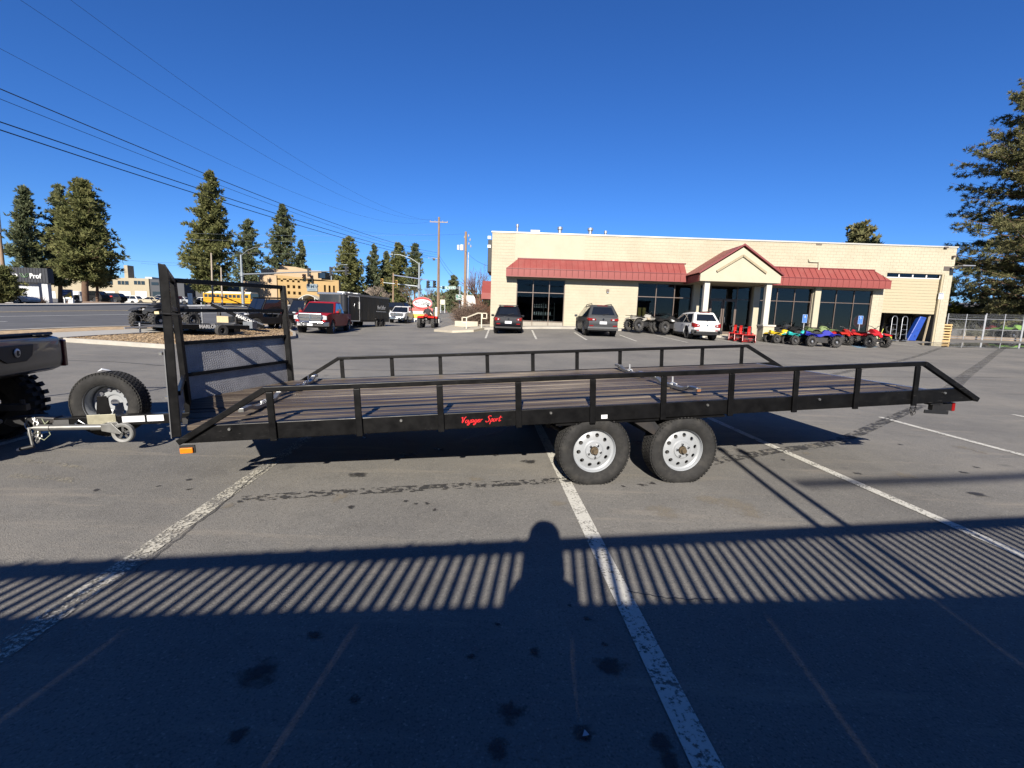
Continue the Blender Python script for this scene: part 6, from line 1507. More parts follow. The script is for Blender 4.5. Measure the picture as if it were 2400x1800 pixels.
MB().b2((0, 0, .55), (.55, .4, .85)).build('crate_box', mat('crate_tan', (.55, .44, .25), .7), bxm); g = MB(); g.b2((-.1, 0, .1), (.8, .5, .5)); g.build('cart', dark_steel, bxm); 
MB().b2((1.0, .4, .3), (1.45, .8, .62)).build('grey_bin', mat('bin_grey', (.16, .175, .19), .5), bxm)
# ---------------------------------------------------------------- utility poles, wires, signals, signs
pole_wood = mat('pole_wood', (.30, .20, .125), .9, 0, .3, 3, stretch=(5, 5, .4), bump=.3, bscale=12)
pole_bleach = mat('pole_bleached', (.42, .35, .28), .9, 0, .25, 3, stretch=(5, 5, .4))
def upole(label, px, pyb, pyt, Y, r0, r1, m, arms=(), dx_top=0, lean=True):
    b = at(px, pyb, Y); tp = at(px+dx_top, pyt, Y); z0 = min(b.z, G(b.x, b.y)); t = thing('utility_pole', label, 'utility pole', (b.x, b.y, z0))
    h = tp.z-z0; top = Vector((tp.x-b.x, 0, h)); MB().cyl((0, 0, 0), top, r0, r1, 14).build('shaft', m, t, smooth=40)
    for (dz, hl, yaw) in arms:
        c = top*(1-dz/h); d = Vector((math.cos(yaw), math.sin(yaw), 0))*hl; MB().bar(c-d+Vector((0, -.15, 0)), c+d+Vector((0, -.15, 0)), .10, .12).build('crossarm', pole_bleach, t)
        for s in (-1, -.45, .45, 1): MB().lathe([(0, 0), (.05, 0), (.06, .1), (.03, .16), (0, .17)], c+d*(s*.95)+Vector((0, -.15, .06)), 'z', 8).build('insulator', mat('insulator', (.4, .4, .4), .3), t)
    return t, Vector((b.x, b.y, z0)), h
YP = 72.0
t1, b1, h1 = upole('tall wooden utility pole with single crossarm behind the oval sign', 1027, 737, 509, YP, .24, .15, pole_wood, [(.75, 1.35, .0)], 2)
g = MB(); q = at(1022, 606, YP)-b1; g.bar((0, 0, q.z), (-1.6, -.3, q.z+.05), .06, .06); g.build('lamp_arm', galv, t1); MB().b2((-.9, -.2, q.z-.3), (-.55, .0, q.z-.02)).build('lamp_box', black_plastic, t1)
t2, b2_, h2 = upole('brown utility pole carrying a pale transformer can', 1089, 760, 543, 60, .22, .15, pole_wood, [], 3)
q = at(1083, 581, 60)-b2_; MB().cyl((q.x, -.25, q.z-.35), (q.x, -.25, q.z+.35), .24, n=14).build('transformer', mat('transformer', (.66, .70, .72), .4), t2, smooth=40); MB().cyl((q.x-.45, -.25, q.z-.3), (q.x-.45, -.25, q.z+.3), .17, n=12).build('transformer', mat('transformer'), t2, smooth=40)
MB().cyl((.30, -.1, 0), (.33, -.1, h2*.78), .06, n=8).build('conduit', mat('conduit', (.62, .62, .6), .5), t2, smooth=40)
g = MB(); 
for k, (dx, dz) in enumerate(((.3, .3), (.5, .8), (.35, 1.3), (.6, 1.6), (-.2, .5))): g.lathe([(0, 0), (.09, 0), (.1, .12), (.05, .3), (0, .3)], (dx, 0, h2-dz-.3), 'z', 8)
g.build('insulator', mat('insulator'), t2)
t3, _, _ = upole('leaning bare pole in front of the school bus, the taller of two', 499, 713, 593, 84, .17, .12, pole_bleach, [], -4)
t4, _, _ = upole('shorter bare pole in front of the school bus', 521, 713, 627, 84, .15, .11, pole_bleach, [], -3)
t5, _, _ = upole('leaning wooden pole at the left edge behind the low shop', 8, 640, 545, 62, .25, .18, pole_wood, [], -10)
MB().cyl((.4, -.3, 9), (.45, -.3, 12), .25, n=10).build('transformer', mat('transformer'), t5)
t6, _, _ = upole('small far pole beyond the chain link fence', 2278, 735, 700, 120, .18, .13, pole_bleach, [(.8, 1.0, 0)], 0)
t7, _, _ = upole('brown pole behind the traffic signals', 921, 728, 640, 90, .18, .14, pole_wood, [], 1)
t8, _, _ = upole('far pole showing through the large right conifer', 2326, 720, 676, 100, .2, .15, pole_wood, [(.5, 1.2, 0)], 6)
# overhead wires lie in the vertical plane of the pole line and sag along it
wire_m = mat('wire_black', (.012, .012, .013), .6)
wire_p = mat('wire_pale', (.22, .25, .28), .6)
def plane_pt(px, py, dxl):
    d = _f + _r*((px-1200)/FPX) - _u*((py-900)/FPX)
    # X(Y) = x1 + k (Y - YP)
    k = (b1.x+dxl-(-16.6))/(YP-14.5); x1 = b1.x+dxl
    s = d.x/d.y; Y = (x1-k*YP)/(s-k); q = d*(Y/d.y); return Vector((q.x, q.y, q.z+CAMH))
def wire(label, pix, dxl, r, grp='overhead wires', m=wire_m):
    P = [plane_pt(px, py, dxl) for px, py in pix]; Ys = np.array([p.y for p in P]); Zs = np.array([p.z for p in P]); co = np.polyfit(Ys, Zs, 2 if len(P) > 2 else 1); k = (b1.x+dxl-(-16.6))/(YP-14.5)
    path = []
    for Y in np.linspace(P[-1].y, 3.0, 46): Y = float(Y); path.append((b1.x+dxl+k*(Y-YP), Y, float(np.polyval(co, Y))))
    g = MB(); g.tube(path, r, 5); o = g.build('overhead_wire', m, None); return tag(o, label, 'wire', grp)
wire('highest thick overhead wire of the lower bundle', [(0,212),(467,396),(651,477),(944,575),(1024,592)], .0, .017)
wire('thin overhead wire just below the thick upper one', [(0,236),(480,415),(660,490),(940,580),(1024,597)], .0, .009)
wire('upper of the two lowest heavy overhead wires', [(0,289),(467,443),(660,500),(900,578),(1024,603)], .0, .019)
wire('lowest heavy overhead wire above the trees', [(0,309),(467,455),(660,512),(900,585),(1024,606)], .0, .019)
wire('faint left primary wire running to the crossarm end', [(0,105),(400,330),(700,452),(1012,519)], -1.2, .006)
wire('faint middle primary wire running to the crossarm', [(60,0),(430,260),(700,405),(1030,512)], .0, .006)
wire('faint right primary wire running to the crossarm end', [(170,0),(480,232),(740,398),(1046,519)], 1.2, .006)
def wire2(label, A, B, sag, r, grp='far overhead wires', m=wire_m):
    A, B = Vector(A), Vector(B); g = MB(); g.tube([A.lerp(B, k/14)-Vector((0, 0, sag*4*(k/14)*(1-k/14))) for k in range(15)], r, 5); o = g.build('overhead_wire', m, None); return tag(o, label, 'wire', grp)
wire2('wire sloping from the crossarm pole down to the transformer pole', at(1029, 598, YP), at(1089, 668, 60), .4, .016); wire2('lower wire sloping from the crossarm pole to the transformer pole', at(1029, 606, YP), at(1089, 672, 60), .6, .018)
wire2('wire from the transformer pole down to the dealership corner', at(1091, 588, 60), at(1150, 625, 40), .3, .012); wire2('lower service wire from the transformer pole to the dealership', at(1091, 668, 60), at(1135, 690, 44), .3, .012)
wire2('pale far wire crossing before the pines, upper', at(430, 546, 88), at(1020, 549, 92), .4, .011, m=wire_p); wire2('pale far wire crossing before the pines, middle', at(430, 560, 88), at(1020, 563, 92), .4, .011, m=wire_p); wire2('pale far wire crossing before the pines, lowest', at(520, 592, 88), at(1020, 588, 92), .4, .011, m=wire_p)
wire2('faint far wire left of the gate post', at(200, 598, 88), at(470, 617, 86), .4, .015); wire2('second faint far wire left of the gate post', at(330, 617, 88), at(490, 622, 86), .2, .012)
wire2('faint wire between the crossarm pole and the transformer pole top', at(760, 525, 82), at(1091, 548, 60), .8, .008)
# traffic signals
sig_grey = mat('signal_grey', (.33, .365, .385), .4, .4, .06, 5)
sig_yel = mat('signal_yellow', (.62, .38, .04), .5); sig_blk = mat('signal_black', (.015, .015, .016), .5)
def head(parent, p, face, shell, k=1.0, amber=False):
    """a three-lamp head; face is the direction it looks"""
    d = Vector(face).normalized(); a = math.atan2(d.y, d.x); e = bpy.data.objects.new('signal_head', None); C.objects.link(e); e.parent = parent; e.location = p; e.rotation_euler = (0, 0, a)
    MB().b2((-.12*k, -.19*k, -.55*k), (.10*k, .19*k, .55*k)).build('housing', shell, e, bevel=.02)
    for i, (z, c) in enumerate(((.36, (.10, .01, .01)), (0, (.16, .09, .01)), (-.36, (.01, .06, .04)))):
        MB().cyl((.10*k, 0, z*k), (.12*k, 0, z*k), .14*k, n=14).build('lamp', mat('sig_%d%d' % (i, amber and i == 1), c if not (amber and i == 1) else (.9, .6, .05), .3), e)
        MB().lathe([(.155*k, .12*k), (.155*k, .32*k)], (0, 0, z*k), 'x', 14).build('visor', sig_blk, e)
    return e
def mast(label, px, pyb, Y, hpole, lum=None, arm=None, arm_z=5.6, heads=(), r=.16):
    b = at(px, pyb, Y); z0 = G(b.x, b.y); t = thing('traffic_signal', label, 'traffic signal', (b.x, b.y, z0)); 
    MB().cyl((0, 0, 0), (0, 0, hpole), r, r*.62, 14).build('pole', sig_grey, t, smooth=40)
    MB().cyl((0, 0, 0), (0, 0, .12), r*1.9, n=14).build('base_plate', sig_grey, t)
    if lum:
        P = [(0, 0, hpole-.2), (lum[0]*.35, lum[1]*.35, hpole+.75), (lum[0]*.75, lum[1]*.75, hpole+1.25), (lum[0], lum[1], hpole+1.3)]
        MB().tube(P, .06, 8, .04).build('lamp_arm', sig_grey, t, smooth=40); MB().box((lum[0]*1.12, lum[1]*1.12, hpole+1.26), (.8, .35, .14)).build('luminaire', sig_grey, t, bevel=.04)
    if arm:
        a = Vector(arm); MB().tube([(0, 0, arm_z), a*.5+Vector((0, 0, arm_z+.25)), a+Vector((0, 0, arm_z+.45))], .14, 10, .07).build('mast_arm', sig_grey, t, smooth=40)
        MB().cyl((0, 0, arm_z-.35), (0, 0, arm_z+.35), r*1.25, n=14).build('clamp', sig_grey, t)
        for (f, face, shell, k) in heads: head(t, tuple(a*f+Vector((0, 0, arm_z+.45*f))), face, shell, k)
    return t
# big mast left of the DMV: the arm reaches right and towards us
b = at(570, 713, 80); e = at(812, 634, 72); zb2 = G(b.x, b.y)
az = at(567, 643, 80).z-zb2; hp = at(566, 597, 80).z-zb2
mast('tall grey signal mast with long arm in front of the tan office', 570, 713, 80, hp, (3.6, -.5), (e.x-b.x, e.y-b.y, 0), az, [(.66, (.9, .4, 0), sig_blk, 1.25), (.86, (.9, .4, 0), sig_blk, 1.25), (.995, (.9, .4, 0), sig_blk, 1.25)], .26)
b = at(778, 713, 112); e = at(712, 648, 106); zb2 = G(b.x, b.y)
mast('second grey signal mast with street lamp right of the office', 778, 713, 112, at(775, 632, 112).z-zb2, (3.2, 0), (e.x-b.x, e.y-b.y, 0), at(778, 662, 112).z-zb2, [(.72, (-.2, -1, 0), sig_blk, 1.5), (.98, (-.2, -1, 0), sig_blk, 1.5)], .22)
b = at(982, 735, 84); e = at(915, 724, 82); zb2 = G(b.x, b.y)
mast('tall grey street lamp mast behind the oval sign with yellow signal heads', 982, 735, 84, at(982, 616, 84).z-zb2, (-4.4, -.3), (-6.6, -1.0, 0), at(982, 669, 84).z-zb2-.2, [(.60, (-.05, -1, 0), sig_yel, 1.2), (.97, (-.05, -1, 0), sig_yel, 1.2)], .26)
b = at(1077, 735, 76); zb2 = G(b.x, b.y); e = at(1012, 671, 82)
sm = mast('right hand signal mast carrying the green street signs', 1077, 735, 76, at(1077, 671, 76).z-zb2, None, (e.x-b.x-1, e.y-b.y, 0), at(1077, 676, 76).z-zb2, [], .2)
green = mat('sign_green', (.01, .22, .15), .4, 0, .05)
def wsign(px0, px1, py, Y, hgt, words, lab, size):
    a, c = at(px0, py, Y), at(px1, py, Y); t = thing('street_sign', lab, 'sign', ((a.x+c.x)/2, Y-.25, (a.z+c.z)/2), 0, 'green street signs'); w = (c-a).length
    tilt = math.atan2(c.z-a.z, c.x-a.x); t.rotation_euler = (0, -tilt, 0)
    MB().b2((-w/2, -.02, -hgt/2), (w/2, .02, hgt/2)).build('plate', green, t); g = MB()
    for z in (-hgt/2, hgt/2-.05): g.b2((-w/2, -.026, z), (w/2, -.021, z+.05))
    for x in (-w/2, w/2-.05): g.b2((x, -.026, -hgt/2+.05), (x+.05, -.021, hgt/2-.05))
    g.build('border', white_paint, t)
    for (s_, z, sz) in words: text(s_, sz, white_paint, t, (0, -.024, z), (math.pi/2, 0, 0), xs=.9, bold=.01)
    return t
wsign(1034, 1068, 674.5, 75.5, .48, [('Murray  Sampels', 0, .33)], 'long green street name sign hung on the right signal arm', .3)
wsign(1069, 1083, 697, 75, .85, [('20', .18, .40), ('Business', -.15, .24)], 'square green route sign on the right signal mast', .3)
q = at(925, 667, 86); hd_ = thing('signal_head_pair', 'pair of dark signal heads hung right of the street lamp mast', 'traffic signal', at(1009, 667, 80))
head(hd_, (-.5, 0, 0), (1, -.3, 0), sig_blk, 1.1); head(hd_, (.6, 0, .1), (1, -.3, 0), sig_blk, 1.1); MB().bar((-.4, 0, .75), (-6.6, 1.2, 1.5), .14, .14).build('arm', mat('arm_blue', (.20, .24, .36), .5), hd_); MB().bar((-.5, 0, .65), (.6, 0, .65), .08, .08).build('hanger', sig_blk, hd_)
# oval dealer sign on its plinth
Y = 56.0; c_ = at(990, 711, Y); sg = thing('oval_sign', 'red and white oval dealer sign on a white pedestal', 'sign', (c_.x, Y, G(c_.x, Y)))
wO, hO = at(1013, 711, Y).x-c_.x, (at(990, 696, Y).z-at(990, 726, Y).z)/2; zc = c_.z-G(c_.x, Y)
def oval(a, b, y0, y1, n=40, dz=0): 
    g = MB(); g.prism([(a*math.cos(2*math.pi*k/n), y0, zc+dz+b*math.sin(2*math.pi*k/n)) for k in range(n)], (0, y1-y0, 0)); return g
oval(wO, hO, .0, .35).build('sign_box', mat('sign_edge', (.7, .68, .66), .5), sg, smooth=40); oval(wO*.985, hO*.985, -.012, -.001).build('red_field', mat('oval_red', (.60, .03, .022), .4, 0, .04), sg); oval(wO*.92, hO*.62, -.026, -.014).build('white_field', white_paint, sg)
text('Pro Caliber', .60, black_plastic, sg, (0, -.030, zc+.02), (math.pi/2, 0, 0), shear=.3, xs=.70, bold=.008)
MB().b2((-1.25, .02, .95), (1.25, .33, zc-hO*.72)).build('sign_base', mat('sign_base', (.55, .12, .10), .5), sg); MB().b2((-1.2, .0, .9), (1.2, .36, 1.35)).build('message_board', mat('msg_white', (.72, .68, .58), .5), sg)
MB().b2((-1.15, -.02, .55), (1.2, .30, 1.0)).build('yellow_banner', mat('banner_yellow', (.72, .52, .05), .5), sg)
for x in (-1.7, 1.55): MB().b2((x, .0, .1), (x+.25, .3, 1.9)).build('leg', white_paint, sg)
MB().b2((-1.9, -.3, -.1), (2.1, .7, .5)).build('plinth', white_paint, sg, bevel=.02)
for k, px in enumerate((1021, 1024.5)):
    p = gp(px, 748); bo = thing('bollard', ('yellow bollard left of the pair by the wooden pole', 'yellow bollard right of the pair by the wooden pole')[k], 'bollard', (p.x, p.y, p.z), group='yellow bollards'); h = at(px, 731, p.y).z-p.z
    MB().cyl((0, 0, 0), (0, 0, h), .13, n=14).lathe([(.13, 0), (.11, .06), (.05, .1), (0, .11)], (0, 0, h), 'z', 14).build('post', mat('bollard_yellow', (.72, .50, .03), .5), bo, smooth=40)
# accessible parking signs
for k, (px, pt, pb, Y) in enumerate(((1884.5, 737, 786, 30.6), (2014.5, 740, 790, 30.4))):
    p = at(px, (pt+pb)/2, Y); z0 = G(p.x, Y); s = thing('parking_sign', ('blue accessible parking sign on a post behind the blue quad', 'blue accessible parking sign in front of the round red sign')[k], 'sign', (p.x, Y, z0), group='blue parking signs')
    zt_s = at(px, pt, Y).z-z0; MB().cyl((0, .03, 0), (0, .03, zt_s-.05), .03, n=8).build('post', galv, s); bl_ = mat('sign_blue', (.02, .16, .52), .4, 0, .05)
    MB().b2((-.16, -.012, zt_s-.55), (.16, .012, zt_s)).build('plate', bl_, s, bevel=.01)
    g = MB(); g.b2((-.15, -.016, zt_s-.54), (-.14, -.013, zt_s-.01)); g.b2((.14, -.016, zt_s-.54), (.15, -.013, zt_s-.01)); g.b2((-.14, -.016, zt_s-.54), (.14, -.013, zt_s-.53)); g.b2((-.14, -.016, zt_s-.02), (.14, -.013, zt_s-.01)); g.build('border', white_paint, s)
    g = MB(); c2 = zt_s-.14; g.cyl((-.01, -.016, c2+.07), (-.01, -.013, c2+.07), .02, n=10); g.bar((-.01, -.0145, c2+.05), (0, -.0145, c2), .003, .02); g.bar((0, -.0145, c2), (.05, -.0145, c2-.005), .003, .018); g.bar((.05, -.0145, c2-.005), (.07, -.0145, c2-.05), .003, .018)
    g.lathe([(.045, -.003), (.06, -.003), (.06, 0), (.045, 0)], (0, -.013, c2-.03), 'y', 18, True); g.build('wheelchair_symbol', white_paint, s)
    g = MB(); 
    for z in (.30, .36, .42, .48): g.b2((-.10, -.016, zt_s-z-.012), (.10, -.013, zt_s-z+.012))
    g.build('text_lines', mat('sign_text', (.16, .28, .60), .5), s)
# ---------------------------------------------------------------- far buildings
def hollow_windows(parent, wins, depth, fm, gm=car_glass):
    pass
# tan public office with square openings and a DMV sign
YD = 108.0; tan = mat('dmv_tan', (.44, .295, .125), .9, 0, .08, .6); tan2 = mat('dmv_pale', (.50, .36, .22), .9, 0, .06, .6); dark_in = mat('dark_opening', (.035, .03, .03), .9)
o0 = at(651, 716, YD); dmv = thing('office_building', 'tan three storey public office with rows of square openings', 'building', (o0.x, YD, o0.z-.5))
def D(px, py, Y=YD): q = at(px, py, Y); return q.x-o0.x, q.z-(o0.z-.5)
def facade(px0, px1, py0a, py0b, holes, m, Y=YD, th=1.2, name='wall', zb=-1.0):
    """front wall with square openings that have real depth"""
    x0, x1 = D(px0, 700, Y)[0], D(px1, 700, Y)[0]; zt0, zt1 = D(px0, py0a, Y)[1], D(px1, py0b, Y)[1]; H_ = []
    for (a, b, c, d) in holes: H_.append((D(a, c, Y)[0], D(b, c, Y)[0], D(a, d, Y)[1], D(a, c, Y)[1]))
    xs = sorted({x0, x1}|{h[0] for h in H_}|{h[1] for h in H_}); zm = min(zt0, zt1); zs = sorted({zb, zm}|{h[2] for h in H_}|{h[3] for h in H_}); g = MB()
    for i in range(len(xs)-1):
        for j in range(len(zs)-1):
            cx, cz = (xs[i]+xs[i+1])/2, (zs[j]+zs[j+1])/2
            if any(a < cx < b and c < cz < d for a, b, c, d in H_): continue
            g.b2((xs[i], Y-YD, zs[j]), (xs[i+1], Y-YD+th, zs[j+1]))
    if abs(zt0-zt1) > .02: g.prism([(x0, Y-YD, zm), (x1, Y-YD, zm), (x1, Y-YD, zt1), (x0, Y-YD, zt0)], (0, th, 0))
    g.build(name, m, dmv)
    for (a, b, c, d) in H_: MB().b2((a-.02, Y-YD+th*.8, c-.02), (b+.02, Y-YD+th*.8+.1, d+.02)).build('window', dark_in, dmv)
sq = []
for r, py in enumerate((652.5, 667, 681.5)):
    for k in range(4):
        if r > 0 and k == 0: continue
        px = (657.5, 671.5, 684.5, 697)[k]+r*1.2; sq.append((px, px+(6 if r else 5.5), py+k*.8, py+k*.8+7.2))
sq += [(759, 763.5, 668, 684), (770, 774.5, 669, 685), (780.5, 784.5, 669.5, 685), (760, 764.5, 690, 696.5), (770.5, 775, 690.5, 697), (781, 785, 691, 697), (791, 794.5, 690, 696)]
facade(650, 788, 644, 660, sq, tan)
g = MB(); a = D(623, 643, YD+3); b = D(650, 646, YD); g.prism([(a[0], 0, -1), (b[0], 0, -1), (b[0], 0, b[1]), (a[0], 0, b[1]+.2)], (0, 4, 0)); g.build('stair_tower', tan2, dmv)
g = MB(); a = D(617, 631, YD+6); b = D(757, 640, YD+6); g.b2((a[0], 5, -1), (b[0], 16, a[1])); g.build('upper_storey', tan2, dmv)
g = MB(); a = D(652, 622, YD+9); b = D(690, 625, YD+9); c = D(757, 640, YD+9); g.prism([(a[0], 9.5, 0), (c[0], 9.5, 0), (c[0], 9.5, c[1]), (b[0], 9.5, b[1]), (a[0], 9.5, a[1])], (0, 8, 0)); g.build('roof_block', tan2, dmv)
g = MB(); a = D(572, 656, YD+5); b = D(623, 659, YD+5); g.b2((a[0], 4.2, -1), (b[0], 14, a[1]-.3)); g.build('rear_wing', tan2, dmv)
g = MB(); a = D(578, 671, YD+2); b = D(622, 671, YD+2); g.b2((a[0], 2, -1), (b[0], 4, a[1]))
g.build('low_wall', mat('dmv_sand', (.52, .38, .24), .9), dmv)
for k in range(14): x = a[0]+.5+k*(b[0]-a[0]-1)/14; MB().b2((x, 1.95, 0), (x+.12, 1.999, a[1]-.2)).build('wall_rib', tan2, dmv)
g = MB(); a = D(745, 639, YD+4.9); b = D(762, 652, YD+4.9); g.b2((a[0], 4.9, b[1]), (b[0], 4.98, a[1])); g.build('corner_window', car_glass, dmv)
g = MB(); x0, zz = D(720, 665); x1, z1 = D(745, 683); g.b2((x0, -.25, z1), (x1, -.01, zz)); sgd = g.build('office_sign', mat('dmv_sign', (.20, .25, .275), .5), dmv)
text('DMV', (zz-z1)*.66, mat('dmv_text', (.02, .07, .12), .5), dmv, ((x0+x1)/2, -.27, z1+(zz-z1)*.62), (math.pi/2, 0, 0), xs=1.15, bold=.02)
MB().b2((x0+.4, -.27, z1+(zz-z1)*.14), (x1-.4, -.252, z1+(zz-z1)*.22)).build('sign_line', mat('dmv_text'), dmv)
g = MB(); xa, za = D(714, 703); xb, zb = D(758, 703); n = 14; P = [(xa+(xb-xa)*k/n, za+1.0*math.sin(math.pi*k/n)) for k in range(n+1)]
for k in range(n): g.prism([(P[k][0], -3.2, P[k][1]), (P[k+1][0], -3.2, P[k+1][1]), (P[k+1][0], -3.2, P[k+1][1]+.15), (P[k][0], -3.2, P[k][1]+.15)], (0, 3.1, 0))
for x in (xa+.8, xb-.8): g.b2((x, -3.1, -1), (x+.2, -2.9, za+.5))
g.build('entrance_canopy', mat('canopy_white', (.55, .55, .50), .5), dmv); MB().b2((xa+1.2, -.06, -.8), (xb-1.2, -.02, za+.2)).build('entrance', dark_in, dmv)
x0, z1 = D(671, 698); x1, z0 = D(703, 716); MB().b2((x0, -.05, z0), (x1, -.02, z1)).build('undercroft', dark_in, dmv)
g = MB(); a = D(673, 702); b = D(682, 716)
for k in range(6): t_ = k/6; g.bar((a[0]+(b[0]-a[0])*t_, -1, a[1]+(b[1]-a[1])*t_-.4), (a[0]+(b[0]-a[0])*t_, -1, a[1]+(b[1]-a[1])*t_+.6), .08, .08)
g.bar((a[0], -1, a[1]+.6), (b[0], -1, b[1]+.6), .08, .08); g.bar((a[0], -1, a[1]-.4), (b[0], -1, b[1]-.4), .1, .25); g.build('stair_rail', mat('rail_tan', (.45, .30, .14), .7), dmv)
# tan warehouse with white roller doors
YW = 118.0; o1 = at(330, 712, YW); wh = thing('warehouse', 'tan warehouse with white roller doors and dark grey annex', 'building', (o1.x, YW, o1.z-.3)); sand = mat('warehouse_tan', (.42, .36, .25), .9, 0, .05, .5); annex = mat('annex_grey', (.055, .06, .07), .7)
def Wp(px, py, Y=YW): q = at(px, py, Y); return q.x-o1.x, q.z-(o1.z-.3)
a, b = Wp(90, 653), Wp(348, 653); MB().b2((a[0], 0, -1), (b[0], 30, b[1])).build('wall', sand, wh)
c = Wp(600, 656); a2 = Wp(430, 682); MB().b2((b[0]+.02, .3, -1), (a2[0], 30, b[1]-.1)).build('annex', annex, wh); a3 = Wp(520, 682); MB().b2((a2[0], 4, -1), (a3[0], 30, a2[1]+.3)).build('low_annex', annex, wh)
for (p0, p1) in ((100, 130), (140, 165), (170, 205), (241, 269), (279, 306), (317, 344)):
    x0, z1 = Wp(p0, 682); x1, _z = Wp(p1, 682); MB().b2((x0, -.08, -.5), (x1, -.01, z1)).build('roller_door', white_paint, wh)
for (p0, p1) in ((241, 265), (276, 302), (314, 340)):
    x0, z1 = Wp(p0, 658); x1, z0 = Wp(p1, 667.5); MB().b2((x0, -.06, z0), (x1, -.01, z1)).build('window', car_glass, wh)
    for k in range(1, 3): MB().b2((x0+(x1-x0)*k/3-.05, -.09, z0), (x0+(x1-x0)*k/3+.05, -.061, z1)).build('mullion', sand, wh)
x0, z1 = Wp(353, 661); x1, z0 = Wp(370, 668); MB().b2((x0, .2, z0), (x1, .28, z1)).build('window', car_glass, wh); x0, z1 = Wp(356, 683); x1, z0 = Wp(376, 696); MB().b2((x0, .2, z0), (x1, .28, z1)).build('window', car_glass, wh)
x0, z1 = Wp(266, 618); x1, z0 = Wp(278, 655); MB().b2((x0, 3, 0), (x1, 5, z1)).build('chimney', sand, wh)
x0, z1 = Wp(325, 647); x1, z0 = Wp(342, 653); MB().b2((x0, 2, z0-1), (x1, 6, z1)).build('roof_unit', mat('unit_grey'), wh) if 'unit_grey' in MT else None
# low shop with dark sign fascia
YS = 50.0; o2 = at(60, 713, YS); shp = thing('beauty_supply_shop', 'low white shop with a black sign fascia behind the small pine', 'building', (o2.x, YS, o2.z-.2), 0); fas = mat('fascia_black', (.022, .024, .030), .6, 0, .2, 3)
def Sp(px, py, Y=YS): q = at(px, py, Y); return q.x-o2.x, q.z-(o2.z-.2)
x1, zb = Sp(122, 664); x0 = Sp(-60, 640)[0]; zt = Sp(60, 628)[1]
MB().b2((x0, -.4, zb), (x1, .25, zt)).build('fascia', fas, shp)
for k in range(26): x = x0+(x1-x0)*k/26; MB().b2((x, -.43, zb), (x+.06, -.401, zt)).build('fascia_rib', fas, shp)
text('Cosmo', .72, white_paint, shp, (Sp(47, 646)[0]-.85, -.46, Sp(40, 645)[1]), (math.pi/2, 0, 0), bold=.02); text('Prof', .72, white_paint, shp, (Sp(82, 649)[0]+.5, -.46, Sp(82, 648)[1]), (math.pi/2, 0, 0), bold=.02)
g = MB(); cx, cz = Sp(58, 645); cx += .45
for s in (-1, 1): g.tube([(cx, -.46, cz-.25), (cx+s*.3, -.46, cz-.15), (cx+s*.48, -.46, cz+.18), (cx+s*.2, -.46, cz+.12), (cx, -.46, cz-.25)], .025, 5)
g.build('leaf_emblem', mat('leaf_green', (.12, .25, .10), .5), shp)
xw = Sp(86, 690)[0]; MB().b2((x0, .3, -.5), (xw, .9, zb)).build('wall', mat('shop_white', (.55, .56, .58), .8), shp); xc0, xc1 = Sp(104, 690)[0], Sp(118, 690)[0]; MB().b2((xc0, -.2, -.4), (xc1, .2, zb)).build('pillar', mat('shop_white'), shp)
MB().b2((Sp(88, 700)[0], 3, -.5), (Sp(300, 700, YS+3)[0]*.9, 3.4, .75)).build('low_wall', mat('brown_wall', (.17, .12, .09), .9), shp)
# sign boards across the street
def board(label, px0, px1, py0, py1, Y, m, post=galv, extra=None, cat='sign', foot=None):
    a, c = at(px0, py0, Y), at(px1, py1, Y); zg_ = G((a.x+c.x)/2, Y); t = thing('sign_board', label, cat, ((a.x+c.x)/2, Y, zg_)); w = c.x-a.x
    MB().b2((-w/2, -.05, c.z-zg_), (w/2, .05, a.z-zg_)).build('panel', m, t)
    if extra: extra(t, w, c.z-zg_, a.z-zg_)
    for x in (-w/2, w/2-.1): MB().b2((x, .06, -.2), (x+.1, .16, a.z-zg_)).build('post', post, t)
    return t
def diag(t, w, z0, z1): MB().prism([(-w/2, -.06, z0), (w/2, -.06, z0), (w/2, -.06, z0+(z1-z0)*.75)], (0, .009, 0)).build('yellow_corner', mat('board_yellow', (.55, .38, .06), .6), t); g = MB(); [g.b2((-w/2+.15, -.058, z1-.25-k*.28), (w*.1, -.051, z1-.12-k*.28)) for k in range(3)]; g.build('text_lines', mat('sign_text'), t)
board('blue and yellow notice board beside the low shop', 146, 169, 678, 697, 52, mat('board_blue', (.05, .08, .17), .5), white_paint, diag)
board('small red sign before the tan warehouse', 258, 264, 693, 699, 74, mat('board_red', (.55, .05, .05), .5))
board('small red sign right of the gate post', 418, 426, 694, 701, 80, mat('board_red'))
board('tall blank white sign slab beside the school bus', 439.5, 451, 687, 714, 78, white_paint)
board('yellow plate at the kerb in front of the school bus', 472, 481, 706, 714.5, 80, mat('banner_yellow'))
board('white sandwich board on the far pavement', 160, 172, 702, 713, 48, white_paint)
board('grey road sign beside the large pine trunk', 184, 189, 683, 692, 57, galv)
board('cream square sign beyond the oval sign', 1032, 1043, 702, 714, 80, mat('cream_sign', (.66, .62, .46), .6))
q = at(805, 690, 120); lb = thing('low_building', 'low cream building behind the black enclosed trailer', 'building', (q.x, q.y, G(q.x, q.y)-.5)); a = at(800, 681, 120); c = at(834, 681, 120); MB().b2((a.x-q.x, 0, 0), (c.x-q.x, 12, a.z-G(q.x, q.y)+.5)).build('wall', mat('dmv_sand'), lb); MB().b2((a.x-q.x-.3, -.3, a.z-G(q.x, q.y)+.5), (c.x-q.x+.3, 12.3, a.z-G(q.x, q.y)+.9)).build('roof', tan2, lb)
